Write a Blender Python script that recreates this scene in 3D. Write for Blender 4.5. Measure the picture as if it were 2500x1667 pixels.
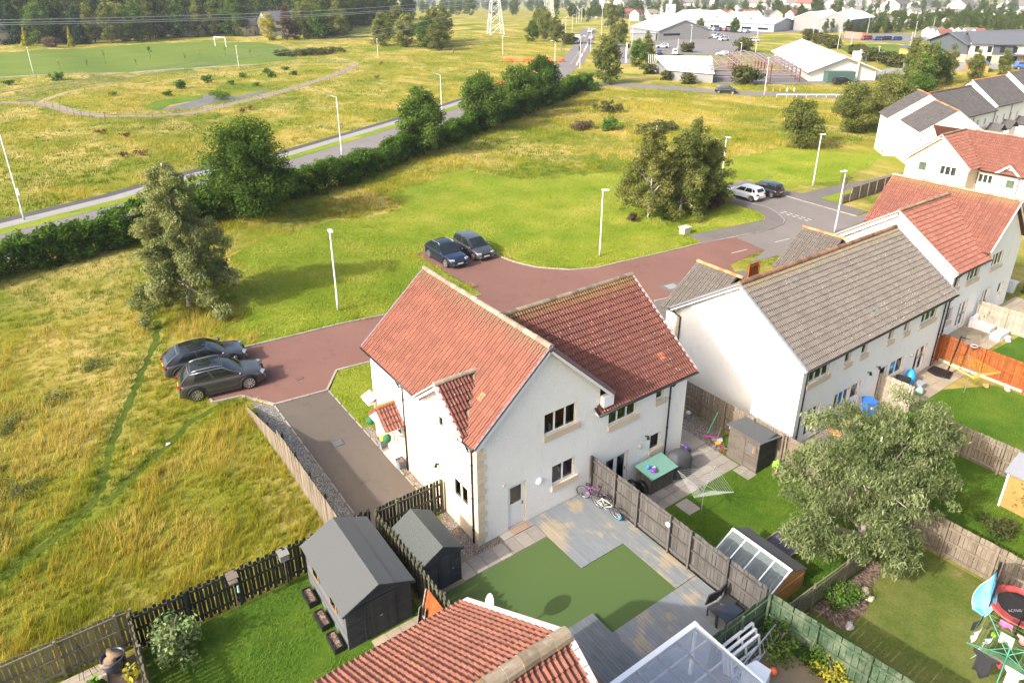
import bpy, bmesh, math, random
import numpy as np
from mathutils import Vector, Matrix, Euler
for o in list(bpy.data.objects): bpy.data.objects.remove(o)
random.seed(7); RNG = np.random.default_rng(7)
scene = bpy.context.scene
COL = scene.collection
R = math.radians
# ------------------------------------------------------------------ camera
FPX, PPX, PPY, PITCH, ROLL, YAW = 1721.2, 1248.2, 675.4, R(22.931), R(-0.2), R(35.56)
CAMH = 22.0
def _axes():
    cp, sp = math.cos(PITCH), math.sin(PITCH); cr, sr = math.cos(ROLL), math.sin(ROLL)
    x = np.array([1, 0, 0.]); fw = np.array([0, cp, -sp]); up = np.array([0, sp, cp])
    X = x*cr+up*sr; U = -x*sr+up*cr
    c, s = math.cos(YAW), math.sin(YAW)
    rot = lambda d: np.array([c*d[0]+s*d[1], -s*d[0]+c*d[1], d[2]])
    return rot(X), rot(U), rot(fw)
CX, CU, CF = _axes()
cam_d = bpy.data.cameras.new('camera'); cam = bpy.data.objects.new('camera', cam_d); COL.objects.link(cam)
cam_d.sensor_width = 36; cam_d.lens = 36*FPX/2500
cam_d.shift_x = (1250-PPX)/2500; cam_d.shift_y = -(833.5-PPY)/2500
cam_d.clip_start = 0.5; cam_d.clip_end = 12000
cam.matrix_world = Matrix(((CX[0], CU[0], -CF[0], 0), (CX[1], CU[1], -CF[1], 0), (CX[2], CU[2], -CF[2], CAMH), (0, 0, 0, 1)))
scene.camera = cam
def proj(p):
    q = np.asarray(p, float)-np.array([0, 0, CAMH]); w = q@CF
    return PPX+FPX*(q@CX)/w, PPY-FPX*(q@CU)/w, w
# ------------------------------------------------------------------ light
SUN_EL = R(33.5)
world = bpy.data.worlds.new('World'); scene.world = world; world.use_nodes = True
wn = world.node_tree; wn.nodes.clear()
sky = wn.nodes.new('ShaderNodeTexSky'); sky.sky_type = 'NISHITA'; sky.sun_disc = False
sky.sun_elevation = SUN_EL; sky.sun_rotation = R(-90); sky.dust_density = 6.0; sky.air_density = 1.0; sky.ozone_density = 1.0
bg = wn.nodes.new('ShaderNodeBackground'); bg.inputs[1].default_value = 0.15
wo = wn.nodes.new('ShaderNodeOutputWorld'); wn.links.new(sky.outputs[0], bg.inputs[0]); wn.links.new(bg.outputs[0], wo.inputs[0])
sl = bpy.data.lights.new('sun', 'SUN'); sl.energy = 2.75; sl.angle = R(0.8); sl.color = (1.0, 0.955, 0.88)
so = bpy.data.objects.new('sun', sl); COL.objects.link(so); so.location = (-60, 0, 80)
sd = Vector((math.cos(SUN_EL), 0.012, -math.sin(SUN_EL)))
so.rotation_euler = sd.to_track_quat('-Z', 'Y').to_euler()
scene.view_settings.view_transform = 'Standard'; scene.view_settings.look = 'None'
scene.view_settings.exposure = 1.33; scene.view_settings.gamma = 1.0
scene.cycles.max_bounces = 6; scene.cycles.transparent_max_bounces = 12; scene.cycles.volume_bounces = 0
# ------------------------------------------------------------------ mesh helpers
WL = {}
def tag(o, label=None, cat=None, group=None, kind=None):
    if label: o['label'] = label
    if cat: o['category'] = cat
    if group: o['group'] = group
    if kind: o['kind'] = kind
    return o
def thing(name, label, cat, loc=(0, 0, 0), rz=0.0, group=None):
    o = bpy.data.objects.new(name, None); COL.objects.link(o); o.empty_display_size = 0.3
    o.location = loc; o.rotation_euler = (0, 0, rz); WL[o.name] = Vector(loc)
    return tag(o, label, cat, group)
def link(name, me, parent=None, loc=(0, 0, 0), rot=(0, 0, 0), scale=None, **kw):
    o = bpy.data.objects.new(name, me); COL.objects.link(o)
    o.location = loc; o.rotation_euler = rot
    if scale is not None: o.scale = scale if hasattr(scale, '__len__') else (scale,)*3
    if parent is not None: o.parent = parent
    WL[o.name] = (WL.get(parent.name, Vector()) if parent else Vector())+Vector(loc)
    return tag(o, **kw)
class MB:
    def __init__(s): s.v = []; s.f = []; s.mi = []; s.cur = 0
    def add(s, vs, fs):
        b = len(s.v); s.v += [tuple(x) for x in vs]; s.f += [tuple(i+b for i in f) for f in fs]; s.mi += [s.cur]*len(fs); return s
    def quad(s, a, b, c, d): return s.add([a, b, c, d], [(0, 1, 2, 3)])
    def poly(s, pts): return s.add(pts, [tuple(range(len(pts)))])
    def box(s, x0, y0, z0, x1, y1, z1):
        return s.add([(x0, y0, z0), (x1, y0, z0), (x1, y1, z0), (x0, y1, z0), (x0, y0, z1), (x1, y0, z1), (x1, y1, z1), (x0, y1, z1)],
                     [(0, 3, 2, 1), (4, 5, 6, 7), (0, 1, 5, 4), (1, 2, 6, 5), (2, 3, 7, 6), (3, 0, 4, 7)])
    def cbox(s, c, sx, sy, sz, m=None):
        pts = [Vector((i*sx/2, j*sy/2, k*sz/2)) for k in (-1, 1) for i, j in ((-1, -1), (1, -1), (1, 1), (-1, 1))]
        if m is not None: pts = [m @ p for p in pts]
        c = Vector(c); return s.add([p+c for p in pts], [(0, 3, 2, 1), (4, 5, 6, 7), (0, 1, 5, 4), (1, 2, 6, 5), (2, 3, 7, 6), (3, 0, 4, 7)])
    def bar(s, a, b, w, h=None, up=(0, 0, 1)):
        a = Vector(a); b = Vector(b); h = h or w; d = (b-a); L = d.length; d.normalize(); u = Vector(up)
        if abs(d.dot(u)) > .98: u = Vector((1, 0, 0))
        r = d.cross(u).normalized(); u = r.cross(d)
        pts = [p+r*i*w/2+u*j*h/2 for p in (a, b) for i, j in ((-1, -1), (1, -1), (1, 1), (-1, 1))]
        return s.add(pts, [(3, 2, 1, 0), (4, 5, 6, 7), (0, 1, 5, 4), (1, 2, 6, 5), (2, 3, 7, 6), (3, 0, 4, 7)])
    def tube(s, pts, r, n=8, cap=True, closed=False):
        pts = [Vector(p) for p in pts]; k = len(pts); rs = r if hasattr(r, '__len__') else [r]*k
        vs = []; pr = None
        for i, p in enumerate(pts):
            d = (pts[(i+1) % k]-pts[i-1]) if closed else (pts[min(i+1, k-1)]-pts[max(i-1, 0)])
            d.normalize()
            if pr is None:
                u = Vector((0, 0, 1)) if abs(d.z) < .9 else Vector((1, 0, 0)); pr = d.cross(u).normalized()
            else: pr = (pr-d*pr.dot(d)).normalized()
            q = d.cross(pr)
            vs += [p+(pr*math.cos(2*math.pi*j/n)+q*math.sin(2*math.pi*j/n))*rs[i] for j in range(n)]
        fs = []
        for i in range(k if closed else k-1):
            a, b = i*n, ((i+1) % k)*n
            fs += [(a+j, a+(j+1) % n, b+(j+1) % n, b+j) for j in range(n)]
        if cap and not closed: fs += [tuple(range(n))[::-1], tuple(range((k-1)*n, k*n))]
        return s.add(vs, fs)
    def lathe(s, prof, c=(0, 0, 0), n=16, axis='z', cap=True):
        vs = []
        for r, z in prof:
            for j in range(n):
                a = 2*math.pi*j/n; p = (r*math.cos(a), r*math.sin(a), z)
                if axis == 'y': p = (p[0], p[2], p[1])
                if axis == 'x': p = (p[2], p[0], p[1])
                vs.append((p[0]+c[0], p[1]+c[1], p[2]+c[2]))
        fs = [(i*n+j, i*n+(j+1) % n, (i+1)*n+(j+1) % n, (i+1)*n+j) for i in range(len(prof)-1) for j in range(n)]
        if cap: fs += [tuple(range(n))[::-1], tuple(range((len(prof)-1)*n, len(prof)*n))]
        return s.add(vs, fs)
    def prism(s, poly, z0, z1):
        n = len(poly); vs = [(p[0], p[1], z0) for p in poly]+[(p[0], p[1], z1) for p in poly]
        return s.add(vs, [tuple(range(n))[::-1], tuple(range(n, 2*n))]+[(i, (i+1) % n, n+(i+1) % n, n+i) for i in range(n)])
    def slab(s, pts, t):
        """3d polygon extruded by t along its own normal (downwards)"""
        pts = [Vector(p) for p in pts]; nn = (pts[1]-pts[0]).cross(pts[2]-pts[0]).normalized()
        if nn.z < 0: pts = pts[::-1]; nn = -nn
        n = len(pts); vs = pts+[p-nn*t for p in pts]
        return s.add(vs, [tuple(range(n)), tuple(range(n, 2*n))[::-1]]+[(i, n+i, n+(i+1) % n, (i+1) % n) for i in range(n)])
    def xf(s, m, start=0): s.v[start:] = [tuple(m @ Vector(p)) for p in s.v[start:]]; return s
    def mesh(s, name, mats=None, smooth=False, off=None):
        me = bpy.data.meshes.new(name)
        v = s.v if off is None else [(a-off[0], b-off[1], c-off[2]) for a, b, c in s.v]
        me.from_pydata(v, [], s.f)
        if mats is not None:
            for m in (mats if isinstance(mats, (list, tuple)) else [mats]): me.materials.append(m)
            if isinstance(mats, (list, tuple)) and len(mats) > 1: me.polygons.foreach_set('material_index', s.mi)
        if smooth: me.polygons.foreach_set('use_smooth', [True]*len(me.polygons))
        me.update(); return me
    def build(s, name, mat, parent=None, smooth=False, **kw):
        """world-coordinate geometry -> object (vertices shifted into the parent's frame when it is unrotated)"""
        off = WL[parent.name] if parent is not None else None
        return link(name, s.mesh(name, mat, smooth, off), parent, **kw)
def npmesh(name, V, F, mat, var=None, smooth=False):
    V = np.ascontiguousarray(V, np.float32); F = np.ascontiguousarray(F, np.int32); k = F.shape[1]
    me = bpy.data.meshes.new(name); me.vertices.add(len(V)); me.vertices.foreach_set('co', V.ravel())
    me.loops.add(F.size); me.loops.foreach_set('vertex_index', F.ravel())
    me.polygons.add(len(F)); me.polygons.foreach_set('loop_start', np.arange(0, F.size, k, dtype=np.int32))
    me.polygons.foreach_set('loop_total', np.full(len(F), k, np.int32))
    if smooth: me.polygons.foreach_set('use_smooth', np.ones(len(F), bool))
    if mat is not None: me.materials.append(mat)
    me.update()
    if var is not None:
        a = me.attributes.new('var', 'FLOAT', 'POINT'); a.data.foreach_set('value', np.ascontiguousarray(var, np.float32))
    return me
def copy_tree(root, parent=None):
    kids = list(root.children); c = root.copy(); COL.objects.link(c); c.parent = parent
    WL[c.name] = WL.get(root.name, Vector())
    for k in kids: copy_tree(k, c)
    return c
# ------------------------------------------------------------------ materials
class NT:
    def __init__(s, name):
        s.m = bpy.data.materials.new(name); s.m.use_nodes = True; s.t = s.m.node_tree; s.t.nodes.clear()
        s.out = s.n('ShaderNodeOutputMaterial'); s.b = s.n('ShaderNodeBsdfPrincipled'); s.L(s.b.outputs[0], s.out.inputs[0])
        s.geo = None
    def n(s, t, **kw):
        x = s.t.nodes.new(t)
        for k, v in kw.items(): setattr(x, k, v)
        return x
    def L(s, a, b): s.t.links.new(a, b)
    def put(s, sock, v):
        if isinstance(v, bpy.types.NodeSocket): s.L(v, sock)
        elif isinstance(v, (tuple, list)) and len(v) == 3 and sock.type == 'RGBA': sock.default_value = (*v, 1)
        else: sock.default_value = v
    def pos(s):
        if s.geo is None: s.geo = s.n('ShaderNodeNewGeometry')
        return s.geo.outputs['Position']
    def vec(s, scale=(1, 1, 1), rot=(0, 0, 0), src=None):
        mp = s.n('ShaderNodeMapping'); s.L(src if src is not None else s.pos(), mp.inputs[0]); mp.inputs['Scale'].default_value = scale; mp.inputs['Rotation'].default_value = rot
        return mp.outputs[0]
    def objco(s): return s.n('ShaderNodeTexCoord').outputs['Object']
    def noise(s, scale, detail=3, rough=.55, vec=None, dist=0.0):
        x = s.n('ShaderNodeTexNoise'); x.inputs['Scale'].default_value = scale; x.inputs['Detail'].default_value = detail
        x.inputs['Roughness'].default_value = rough; x.inputs['Distortion'].default_value = dist
        s.L(vec if vec is not None else s.pos(), x.inputs['Vector']); return x.outputs[0]
    def voro(s, scale, vec=None, feature='F1', out='Distance'):
        x = s.n('ShaderNodeTexVoronoi', feature=feature); x.inputs['Scale'].default_value = scale
        s.L(vec if vec is not None else s.pos(), x.inputs['Vector']); return x.outputs[out]
    def ramp(s, fac, lo, hi, a=0.0, b=1.0):
        x = s.n('ShaderNodeMapRange'); s.put(x.inputs[0], fac); x.inputs[1].default_value = lo; x.inputs[2].default_value = hi
        x.inputs[3].default_value = a; x.inputs[4].default_value = b; return x.outputs[0]
    def crs(s, fac, stops):
        x = s.n('ShaderNodeValToRGB'); s.put(x.inputs[0], fac); e = x.color_ramp.elements
        while len(e) < len(stops): e.new(.5)
        for el, (p, c) in zip(e, stops): el.position = p; el.color = (*c, 1)
        return x.outputs[0]
    def mix(s, fac, a, b, mode='MIX'):
        x = s.n('ShaderNodeMix', data_type='RGBA', blend_type=mode); s.put(x.inputs[0], fac); s.put(x.inputs[6], a); s.put(x.inputs[7], b); return x.outputs[2]
    def math(s, op, a, b=0.0):
        x = s.n('ShaderNodeMath', operation=op); s.put(x.inputs[0], a); s.put(x.inputs[1], b); return x.outputs[0]
    def attr(s, name='var'): return s.n('ShaderNodeAttribute', attribute_name=name).outputs['Fac']
    def rnd(s): return s.n('ShaderNodeObjectInfo').outputs['Random']
    def bump(s, h, strength=.3, dist=.02):
        x = s.n('ShaderNodeBump'); s.put(x.inputs['Height'], h); x.inputs['Strength'].default_value = strength; x.inputs['Distance'].default_value = dist
        s.L(x.outputs[0], s.b.inputs['Normal'])
    def fin(s, col=None, rough=.8, metal=0.0, spec=None):
        if col is not None: s.put(s.b.inputs['Base Color'], col)
        s.put(s.b.inputs['Roughness'], rough); s.put(s.b.inputs['Metallic'], metal)
        if spec is not None: s.b.inputs['Specular IOR Level'].default_value = spec
        return s.m
def val(t, col, amt=.25): return t.mix(1.0, col, t.ramp(t.rnd(), 0, 1, 1-amt, 1+amt), 'MULTIPLY')
def plain(name, c, rough=.7, metal=0.0, var=.0, nz=.12, ns=6.0, spec=None):
    t = NT(name); col = t.mix(t.noise(ns, 4), [x*(1-nz) for x in c], [min(1, x*(1+nz)) for x in c])
    if var: col = val(t, col, var)
    return t.fin(col, rough, metal, spec)
def foliage(name, dark, mid, lite, trans=.35, nscale=.5):
    t = NT(name); v = t.attr()
    f = t.math('ADD', t.math('MULTIPLY', v, .7), t.math('MULTIPLY', t.noise(nscale, 2), .45))
    f = t.math('ADD', f, t.ramp(t.rnd(), 0, 1, -.1, .1))
    col = t.crs(f, [(.15, dark), (.55, mid), (.95, lite)])
    t.t.nodes.remove(t.b); d = t.n('ShaderNodeBsdfDiffuse'); tr = t.n('ShaderNodeBsdfTranslucent'); ms = t.n('ShaderNodeMixShader'); ms.inputs[0].default_value = trans
    t.L(col, d.inputs[0]); t.L(t.mix(1.0, col, (1.25, 1.2, .6), 'MULTIPLY'), tr.inputs[0]); t.L(d.outputs[0], ms.inputs[1]); t.L(tr.outputs[0], ms.inputs[2]); t.L(ms.outputs[0], t.out.inputs[0])
    return t.m
def srgb(r, g, b): return tuple(((x/255)/12.92 if x/255 <= .04045 else ((x/255+.055)/1.055)**2.4) for x in (r, g, b))
M = {}
# terrain height
def sst(a, b, x): t = np.clip((x-a)/(b-a), 0, 1); return t*t*(3-2*t)
def hgt(x, y):
    x = np.asarray(x, float); y = np.asarray(y, float)
    far = -sst(14, 32, x); near = np.where(x > 18.42, -1.0, 0.0); k = sst(23, 27, y)
    h = near*(1-k)+far*k
    d = np.hypot(x, y)
    return h+np.interp(d, [0, 450, 2000, 3400, 4600], [0, 0, -50, -60, 40])
def H(x, y): return float(hgt(x, y))
def inpoly(P, poly):
    x, y = P[:, 0], P[:, 1]; r = np.zeros(len(P), bool); n = len(poly)
    for i in range(n):
        x0, y0 = poly[i]; x1, y1 = poly[(i+1) % n]
        c = ((y0 > y) != (y1 > y)) & (x < (x1-x0)*(y-y0)/((y1-y0) or 1e-9)+x0); r ^= c
    return r
def dpoly(P, line):
    d = np.full(len(P), 1e9)
    for (x0, y0), (x1, y1) in zip(line[:-1], line[1:]):
        dx, dy = x1-x0, y1-y0; t = np.clip(((P[:, 0]-x0)*dx+(P[:, 1]-y0)*dy)/(dx*dx+dy*dy), 0, 1)
        d = np.minimum(d, np.hypot(P[:, 0]-x0-t*dx, P[:, 1]-y0-t*dy))
    return d
def offs(line, w):
    out = []
    for i, p in enumerate(line):
        a = np.array(line[max(i-1, 0)]); b = np.array(line[min(i+1, len(line)-1)]); d = (b-a)/np.linalg.norm(b-a)
        out.append((p[0]-d[1]*w, p[1]+d[0]*w))
    return out
def strip(line, w0, w1): return offs(line, w0)+offs(line, w1)[::-1]
def sheet(name, poly, mat, dz, step=None, parent=None, **kw):
    """flat surface following the terrain"""
    from mathutils.geometry import tessellate_polygon
    bm = bmesh.new(); vs = [bm.verts.new((p[0], p[1], 0)) for p in poly]
    for tri in tessellate_polygon([[Vector((p[0], p[1], 0)) for p in poly]]):
        a, b, c = (poly[i] for i in tri); ar = (b[0]-a[0])*(c[1]-a[1])-(b[1]-a[1])*(c[0]-a[0])
        if abs(ar) < 1e-6: continue
        try: bm.faces.new([vs[i] for i in (tri if ar > 0 else tri[::-1])])
        except ValueError: pass
    xs = [p[0] for p in poly]; cuts = [c for c in list(np.arange(14, 32.1, 1.5))+[18.38, 18.43] if min(xs) < c < max(xs)]
    if max(p[1] for p in poly) > 18:
        for c in cuts:
            bmesh.ops.bisect_plane(bm, geom=bm.verts[:]+bm.edges[:]+bm.faces[:], plane_co=(c, 0, 0), plane_no=(1, 0, 0))
    for v in bm.verts: v.co.z = H(v.co.x, v.co.y)+dz
    bm.normal_update()
    me = bpy.data.meshes.new(name); bm.to_mesh(me); bm.free(); me.materials.append(mat)
    kw.setdefault('kind', 'structure') if parent is None else None
    if parent is not None: me.transform(Matrix.Translation(-WL[parent.name]))
    return link(name, me, parent, **kw)
# ================================================================== ground materials
def grassmat(name, stops, big=.12, fine=9.0, bs=.6, bump=.5, spot=None):
    t = NT(name)
    f = t.math('ADD', t.math('MULTIPLY', t.noise(big, 4, .6), .62), t.math('MULTIPLY', t.noise(fine, 5, .7), .40))
    col = t.crs(f, stops)
    if spot: col = t.mix(t.ramp(t.noise(spot[1], 3, .6), spot[2], spot[2]+.12), col, spot[0])
    t.bump(t.noise(fine*2.2, 5, .75), bump, .05)
    return t.fin(col, .95, spec=.15)
t = NT('meadow_grass_soil')
c = t.mix(t.ramp(t.noise(.035, 4, .6), .38, .62), (.105, .145, .012), (.24, .215, .026))
c = t.mix(t.ramp(t.noise(.11, 4, .65, t.vec((1, .55, 1), (0, 0, .5))), .46, .62, 0, .85), c, (.41, .305, .10))
c = t.mix(t.ramp(t.noise(.28, 5, .7), .55, .70, 0, .75), c, (.075, .12, .009))
c = t.mix(t.ramp(t.noise(2.2, 4, .7), .52, .75, 0, .6), c, (.055, .075, .008)); c = t.mix(t.ramp(t.noise(4.5, 4, .7), .58, .75, 0, .6), c, (.40, .31, .12))
t.bump(t.noise(3.5, 6, .8), 1.0, .12); M['meadow'] = t.fin(c, .95, spec=.1)
M['mown'] = grassmat('mown_lawn', [(.30, (.055, .115, .005)), (.42, (.11, .175, .010)), (.53, (.165, .205, .017)), (.62, (.23, .23, .030)), (.74, (.31, .26, .07))], .12, 2.2, bump=1.0, spot=((.075, .125, .006), .9, .62))
M['pitch'] = grassmat('pitch_turf', [(.3, (.06, .105, .010)), (.5, (.095, .14, .016)), (.7, (.13, .16, .025))], .06, 1.5, bump=.3)
M['lush'] = grassmat('lush_lawn', [(.28, (.022, .065, .005)), (.46, (.050, .110, .008)), (.60, (.088, .145, .014)), (.76, (.17, .185, .035))], .5, 10.0, bump=.9)
M['worn'] = grassmat('worn_lawn', [(.28, (.035, .072, .011)), (.46, (.085, .112, .020)), (.60, (.14, .145, .038)), (.75, (.22, .18, .075))], .6, 9.0, bump=.7, spot=((.27, .17, .10), 1.3, .66))
def tarmac(name, a, b, sp=90.0, patch=.25):
    t = NT(name); c = t.mix(t.noise(patch, 4, .6), a, b); c = t.mix(t.ramp(t.noise(sp, 2), .45, .7, 0, .35), c, [x*1.9 for x in b])
    c = t.mix(t.ramp(t.noise(.9, 5, .7), .56, .75, 0, .3), c, [x*.6 for x in a])
    c = t.mix(t.ramp(t.noise(.22, 4, .65, t.vec((1, .35, 1))), .50, .72, 0, .35), c, [x*1.35 for x in b]); c = t.mix(t.ramp(t.noise(.55, 6, .75), .60, .72, 0, .45), c, [x*.62 for x in a])
    t.bump(t.noise(sp, 3), .45, .012); return t.fin(c, .9, spec=.25)
M['redroad'] = tarmac('red_tarmac', (.125, .062, .048), (.168, .088, .070))
M['road'] = tarmac('grey_tarmac', (.125, .108, .098), (.165, .147, .135))
M['roadfar'] = tarmac('worn_grey_tarmac', (.125, .113, .107), (.165, .152, .145))
M['path'] = tarmac('footway_tarmac', (.10, .088, .081), (.135, .12, .11))
M['drive'] = tarmac('brown_driveway_tarmac', (.082, .066, .053), (.112, .092, .076))
M['dark'] = tarmac('fresh_asphalt', (.045, .045, .048), (.075, .072, .072))
M['pave'] = tarmac('pale_pavement', (.19, .18, .172), (.24, .23, .218))
M['stonechip'] = None
def gravelmat(name, cols, sc=26.0):
    t = NT(name); c = t.n('ShaderNodeTexVoronoi'); c.inputs['Scale'].default_value = sc; t.L(t.pos(), c.inputs['Vector'])
    g = t.n('ShaderNodeRGBToBW'); t.L(c.outputs['Color'], g.inputs[0])
    col = t.crs(g.outputs[0], cols); t.bump(c.outputs['Distance'], -1.0, .03); return t.fin(col, .9)
M['gravel'] = gravelmat('pea_gravel', [(.2, (.075, .058, .045)), (.5, (.17, .135, .108)), (.85, (.32, .27, .225))])
M['chips'] = gravelmat('dark_stone_chips', [(.2, (.055, .05, .045)), (.55, (.14, .13, .11)), (.9, (.32, .30, .27))])
M['mulch'] = gravelmat('bark_mulch', [(.2, (.05, .03, .025)), (.55, (.14, .085, .065)), (.9, (.26, .18, .14))], 14)
M['earth'] = plain('bare_earth', (.20, .155, .105), .95, nz=.35, ns=.9)
M['slab'] = plain('paving_slab', (.235, .21, .18), .9, var=.16, nz=.22, ns=5)
M['buffslab'] = plain('buff_paving_slab', (.30, .245, .17), .9, var=.14, nz=.2, ns=5)
M['kerb'] = plain('kerb_concrete', (.27, .24, .20), .9, var=.12, nz=.25, ns=4)
M['whiteline'] = plain('road_marking_paint', (.42, .40, .37), .8, nz=.3, ns=8)
# ================================================================== terrain
def axis(fine0, fine1, step, lo, hi, extra=()):
    a = list(np.arange(fine0, fine1+.01, step)); s = step; x = fine0
    while x > lo: s *= 1.25; x -= s; a.append(x)
    s = step; x = fine1
    while x < hi: s *= 1.25; x += s; a.append(x)
    return np.array(sorted(set(np.round(list(a)+list(extra), 3))))
gx = axis(-12, 72, 2.0, -2200, 3900, (18.38, 18.43)); gy = axis(0, 70, 2.0, -300, 3900, (23, 24, 25, 26, 27))
XX, YY = np.meshgrid(gx, gy, indexing='ij'); ZZ = hgt(XX, YY)
nx, ny = len(gx), len(gy); idx = np.arange(nx*ny).reshape(nx, ny)
Fq = np.stack([idx[:-1, :-1].ravel(), idx[1:, :-1].ravel(), idx[1:, 1:].ravel(), idx[:-1, 1:].ravel()], 1)
link('ground', npmesh('ground', np.stack([XX.ravel(), YY.ravel(), ZZ.ravel()], 1), Fq, M['meadow']), kind='structure')
# ---- mown green by the cul-de-sac
LAWN = [(9.0, 43.05), (12.6, 42.68), (19.1, 42.3), (27.3, 42.3), (27.4, 53.4), (33.5, 53.4), (33.55, 48.3), (33.8, 46.6), (34.5, 44.6), (36.5, 42.5), (38.85, 41.45), (41.1, 41.28), (46.0, 40.68), (50.7, 40.3),
        (51.3, 42.4), (61.2, 41.05), (62.2, 41.6), (63.1, 43.2), (63.3, 45), (63.7, 48), (69.2, 52), (72.9, 52.4), (72.6, 46.5), (84, 45), (100, 49), (92, 60), (69, 60), (65.6, 62.2), (55.9, 67), (50.5, 68.2), (47.8, 76.5), (33.6, 73), (33.8, 66.5), (26.8, 66.0), (19.1, 64.2), (14.2, 60.5), (12.6, 54.8), (11.3, 49)]
LAWN0 = LAWN; _k = LAWN.index((69.2, 52)); _l = []
for i_ in range(len(LAWN)):
    a_, b_ = LAWN[i_], LAWN[(i_+1) % len(LAWN)]; n_ = max(1, int(math.hypot(b_[0]-a_[0], b_[1]-a_[1])/.9)) if i_ >= _k else 1
    for q_ in range(n_):
        f_ = q_/n_; j_ = 0 if (i_ < _k or i_ > len(LAWN)-2) else 1.0; _l.append((a_[0]+(b_[0]-a_[0])*f_+j_*random.uniform(-.8, .8), a_[1]+(b_[1]-a_[1])*f_+j_*random.uniform(-.8, .8)))
LAWN = _l
sheet('mown_green', LAWN, M['mown'], .012)
# ---- cul-de-sac roads
RED = [(5.0, 42.9), (6.0, 37.4), (7.52, 37.1), (8.0, 36.4), (8.75, 35.1), (11.7, 34.8), (13.05, 36.63), (15.6, 36.35), (24, 35.0), (37.6, 33.75), (39.5, 33.4), (47.5, 33.9), (48.6, 35.2), (54.0, 35.6), (54.6, 39.45), (50.7, 40.17), (46, 40.54), (41.1, 41.15), (38.85, 41.31), (36.5, 42.39), (34.5, 44.47), (33.7, 46.5), (33.4, 48.3), (33.4, 53.3), (27.5, 53.3), (27.5, 42.2), (19.15, 42.16), (12.6, 42.55), (8.4, 42.95)]
sheet('access_road', RED, M['redroad'], .02)
GREYRD = [(54.0, 35.6), (50.3, 34.45), (55, 33.9), (62, 33.2), (70.0, 32.6), (84, 30.5), (84, 34), (72.5, 36), (70.0, 36.0), (70.25, 40), (70.6, 45), (72.4, 46.5), (72.4, 51.9), (68.4, 51.9), (64.3, 51.5), (64.6, 48), (65.2, 43.4), (64.1, 41.3), (62.9, 39.7), (61.7, 39.05), (59.15, 38.75), (54.66, 39.42)]
sheet('street', GREYRD, M['road'], .024)
sheet('footway', [(51.28, 42.28), (50.74, 40.17), (59.16, 38.75), (60.2, 38.9), (61.68, 39.06), (62.85, 39.75), (64.1, 41.35), (65.1, 43.43), (64.55, 48), (64.25, 51.5), (63.75, 48), (63.36, 45.04), (63.19, 43.19), (62.24, 41.53), (61.21, 40.92)], M['path'], .10)
sheet('path_to_terrace', [(72.4, 46.4), (70.6, 45), (70.3, 40), (70.1, 36.2), (72.6, 36.2), (72.65, 39.4), (84.0, 39.3), (84, 36), (92, 36), (92, 42.5), (84.2, 43.1), (79.1, 44.0), (73.0, 44.4)], M['path'], .06)
sheet('verge', [(72.8, 42.0), (72.75, 39.65), (83.9, 39.6), (81.2, 41.9)], M['mown'], .085)
sheet('driveway', [(8.75, 35.1), (8.75, 22.35), (11.75, 22.35), (11.75, 34.7)], M['drive'], .016)
sheet('front_lawn', [(13.05, 36.5), (15.5, 36.25), (15.4, 29.5), (12.3, 29.9), (11.85, 30.2), (11.8, 34.6)], M['mown'], .03)
sheet('drive_paving', [(24.0, 34.9), (24.6, 28), (29.6, 28), (30.5, 26), (48, 27), (48.4, 33.6), (47.4, 33.85), (39.5, 33.3), (37.6, 33.65)], M['path'], .03)
sheet('chip_border', [(7.75, 36.2), (8.68, 35.0), (8.68, 22.4), (7.6, 22.4)], M['chips'], .014)
sheet('gravel_strip', [(11.8, 30.2), (12.25, 30.0), (12.25, 19.3), (14.6, 19.4), (14.6, 19.05), (11.6, 19.1), (10.9, 19.6), (11.9, 22.3)], M['gravel'], .018)
mb = MB()
def kerbline(parent, pts, w=.13, h=.09, dz=0.0, n=None):
    for (x0, y0), (x1, y1) in zip(pts[:-1], pts[1:]):
        L = math.hypot(x1-x0, y1-y0); k = max(1, round(L/.92))
        for i in range(k):
            a, b = i/k, (i+1)/k-.012
            p = (x0+(x1-x0)*a, y0+(y1-y0)*a); q = (x0+(x1-x0)*b, y0+(y1-y0)*b)
            m = MB().bar((p[0], p[1], H(*p)+dz+h/2-.02), (q[0], q[1], H(*q)+dz+h/2-.02), w, h+.05)
            m.build('kerbstone', M['kerb'], parent)
def kerb(label, pts, **k):
    t = thing('kerb', label, 'kerb', (pts[0][0], pts[0][1], H(*pts[0])), group=None); t['kind'] = 'structure'; kerbline(t, pts, **k)
kerb('pale concrete kerb between red access road and mown green', [(8.4, 42.95), (12.6, 42.58), (19.15, 42.22), (27.4, 42.25)])
kerb('curved pale kerb round the green beside the parking bay', [(33.45, 53.3), (33.45, 48.3), (33.75, 46.5), (34.55, 44.5), (36.5, 42.43), (38.85, 41.35), (41.1, 41.19), (46, 40.58), (50.7, 40.21), (54.66, 39.46), (59.15, 38.79), (61.7, 39.07), (62.9, 39.73), (64.13, 41.33), (65.2, 43.43), (64.62, 48)])
kerb('pale edging kerb at the driveway mouth below parked cars', [(5.95, 37.8), (6.0, 37.36), (7.52, 37.08), (8.75, 35.1), (11.7, 34.78), (13.05, 36.6), (15.6, 36.3)])
kerb('thin concrete edging along the left side of the driveway', [(8.72, 35.0), (8.72, 22.4)], w=.07, h=.05)
kerb('thin concrete edging along the right side of the driveway', [(11.78, 34.7), (11.8, 22.4)], w=.07, h=.05)
kerb('kerb along the houses side of the street', [(37.65, 33.7), (39.5, 33.36)])
kerb('kerb across the street below the white car', [(72.45, 46.5), (70.63, 45.05), (70.28, 40), (70.05, 36.0)])
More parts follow.
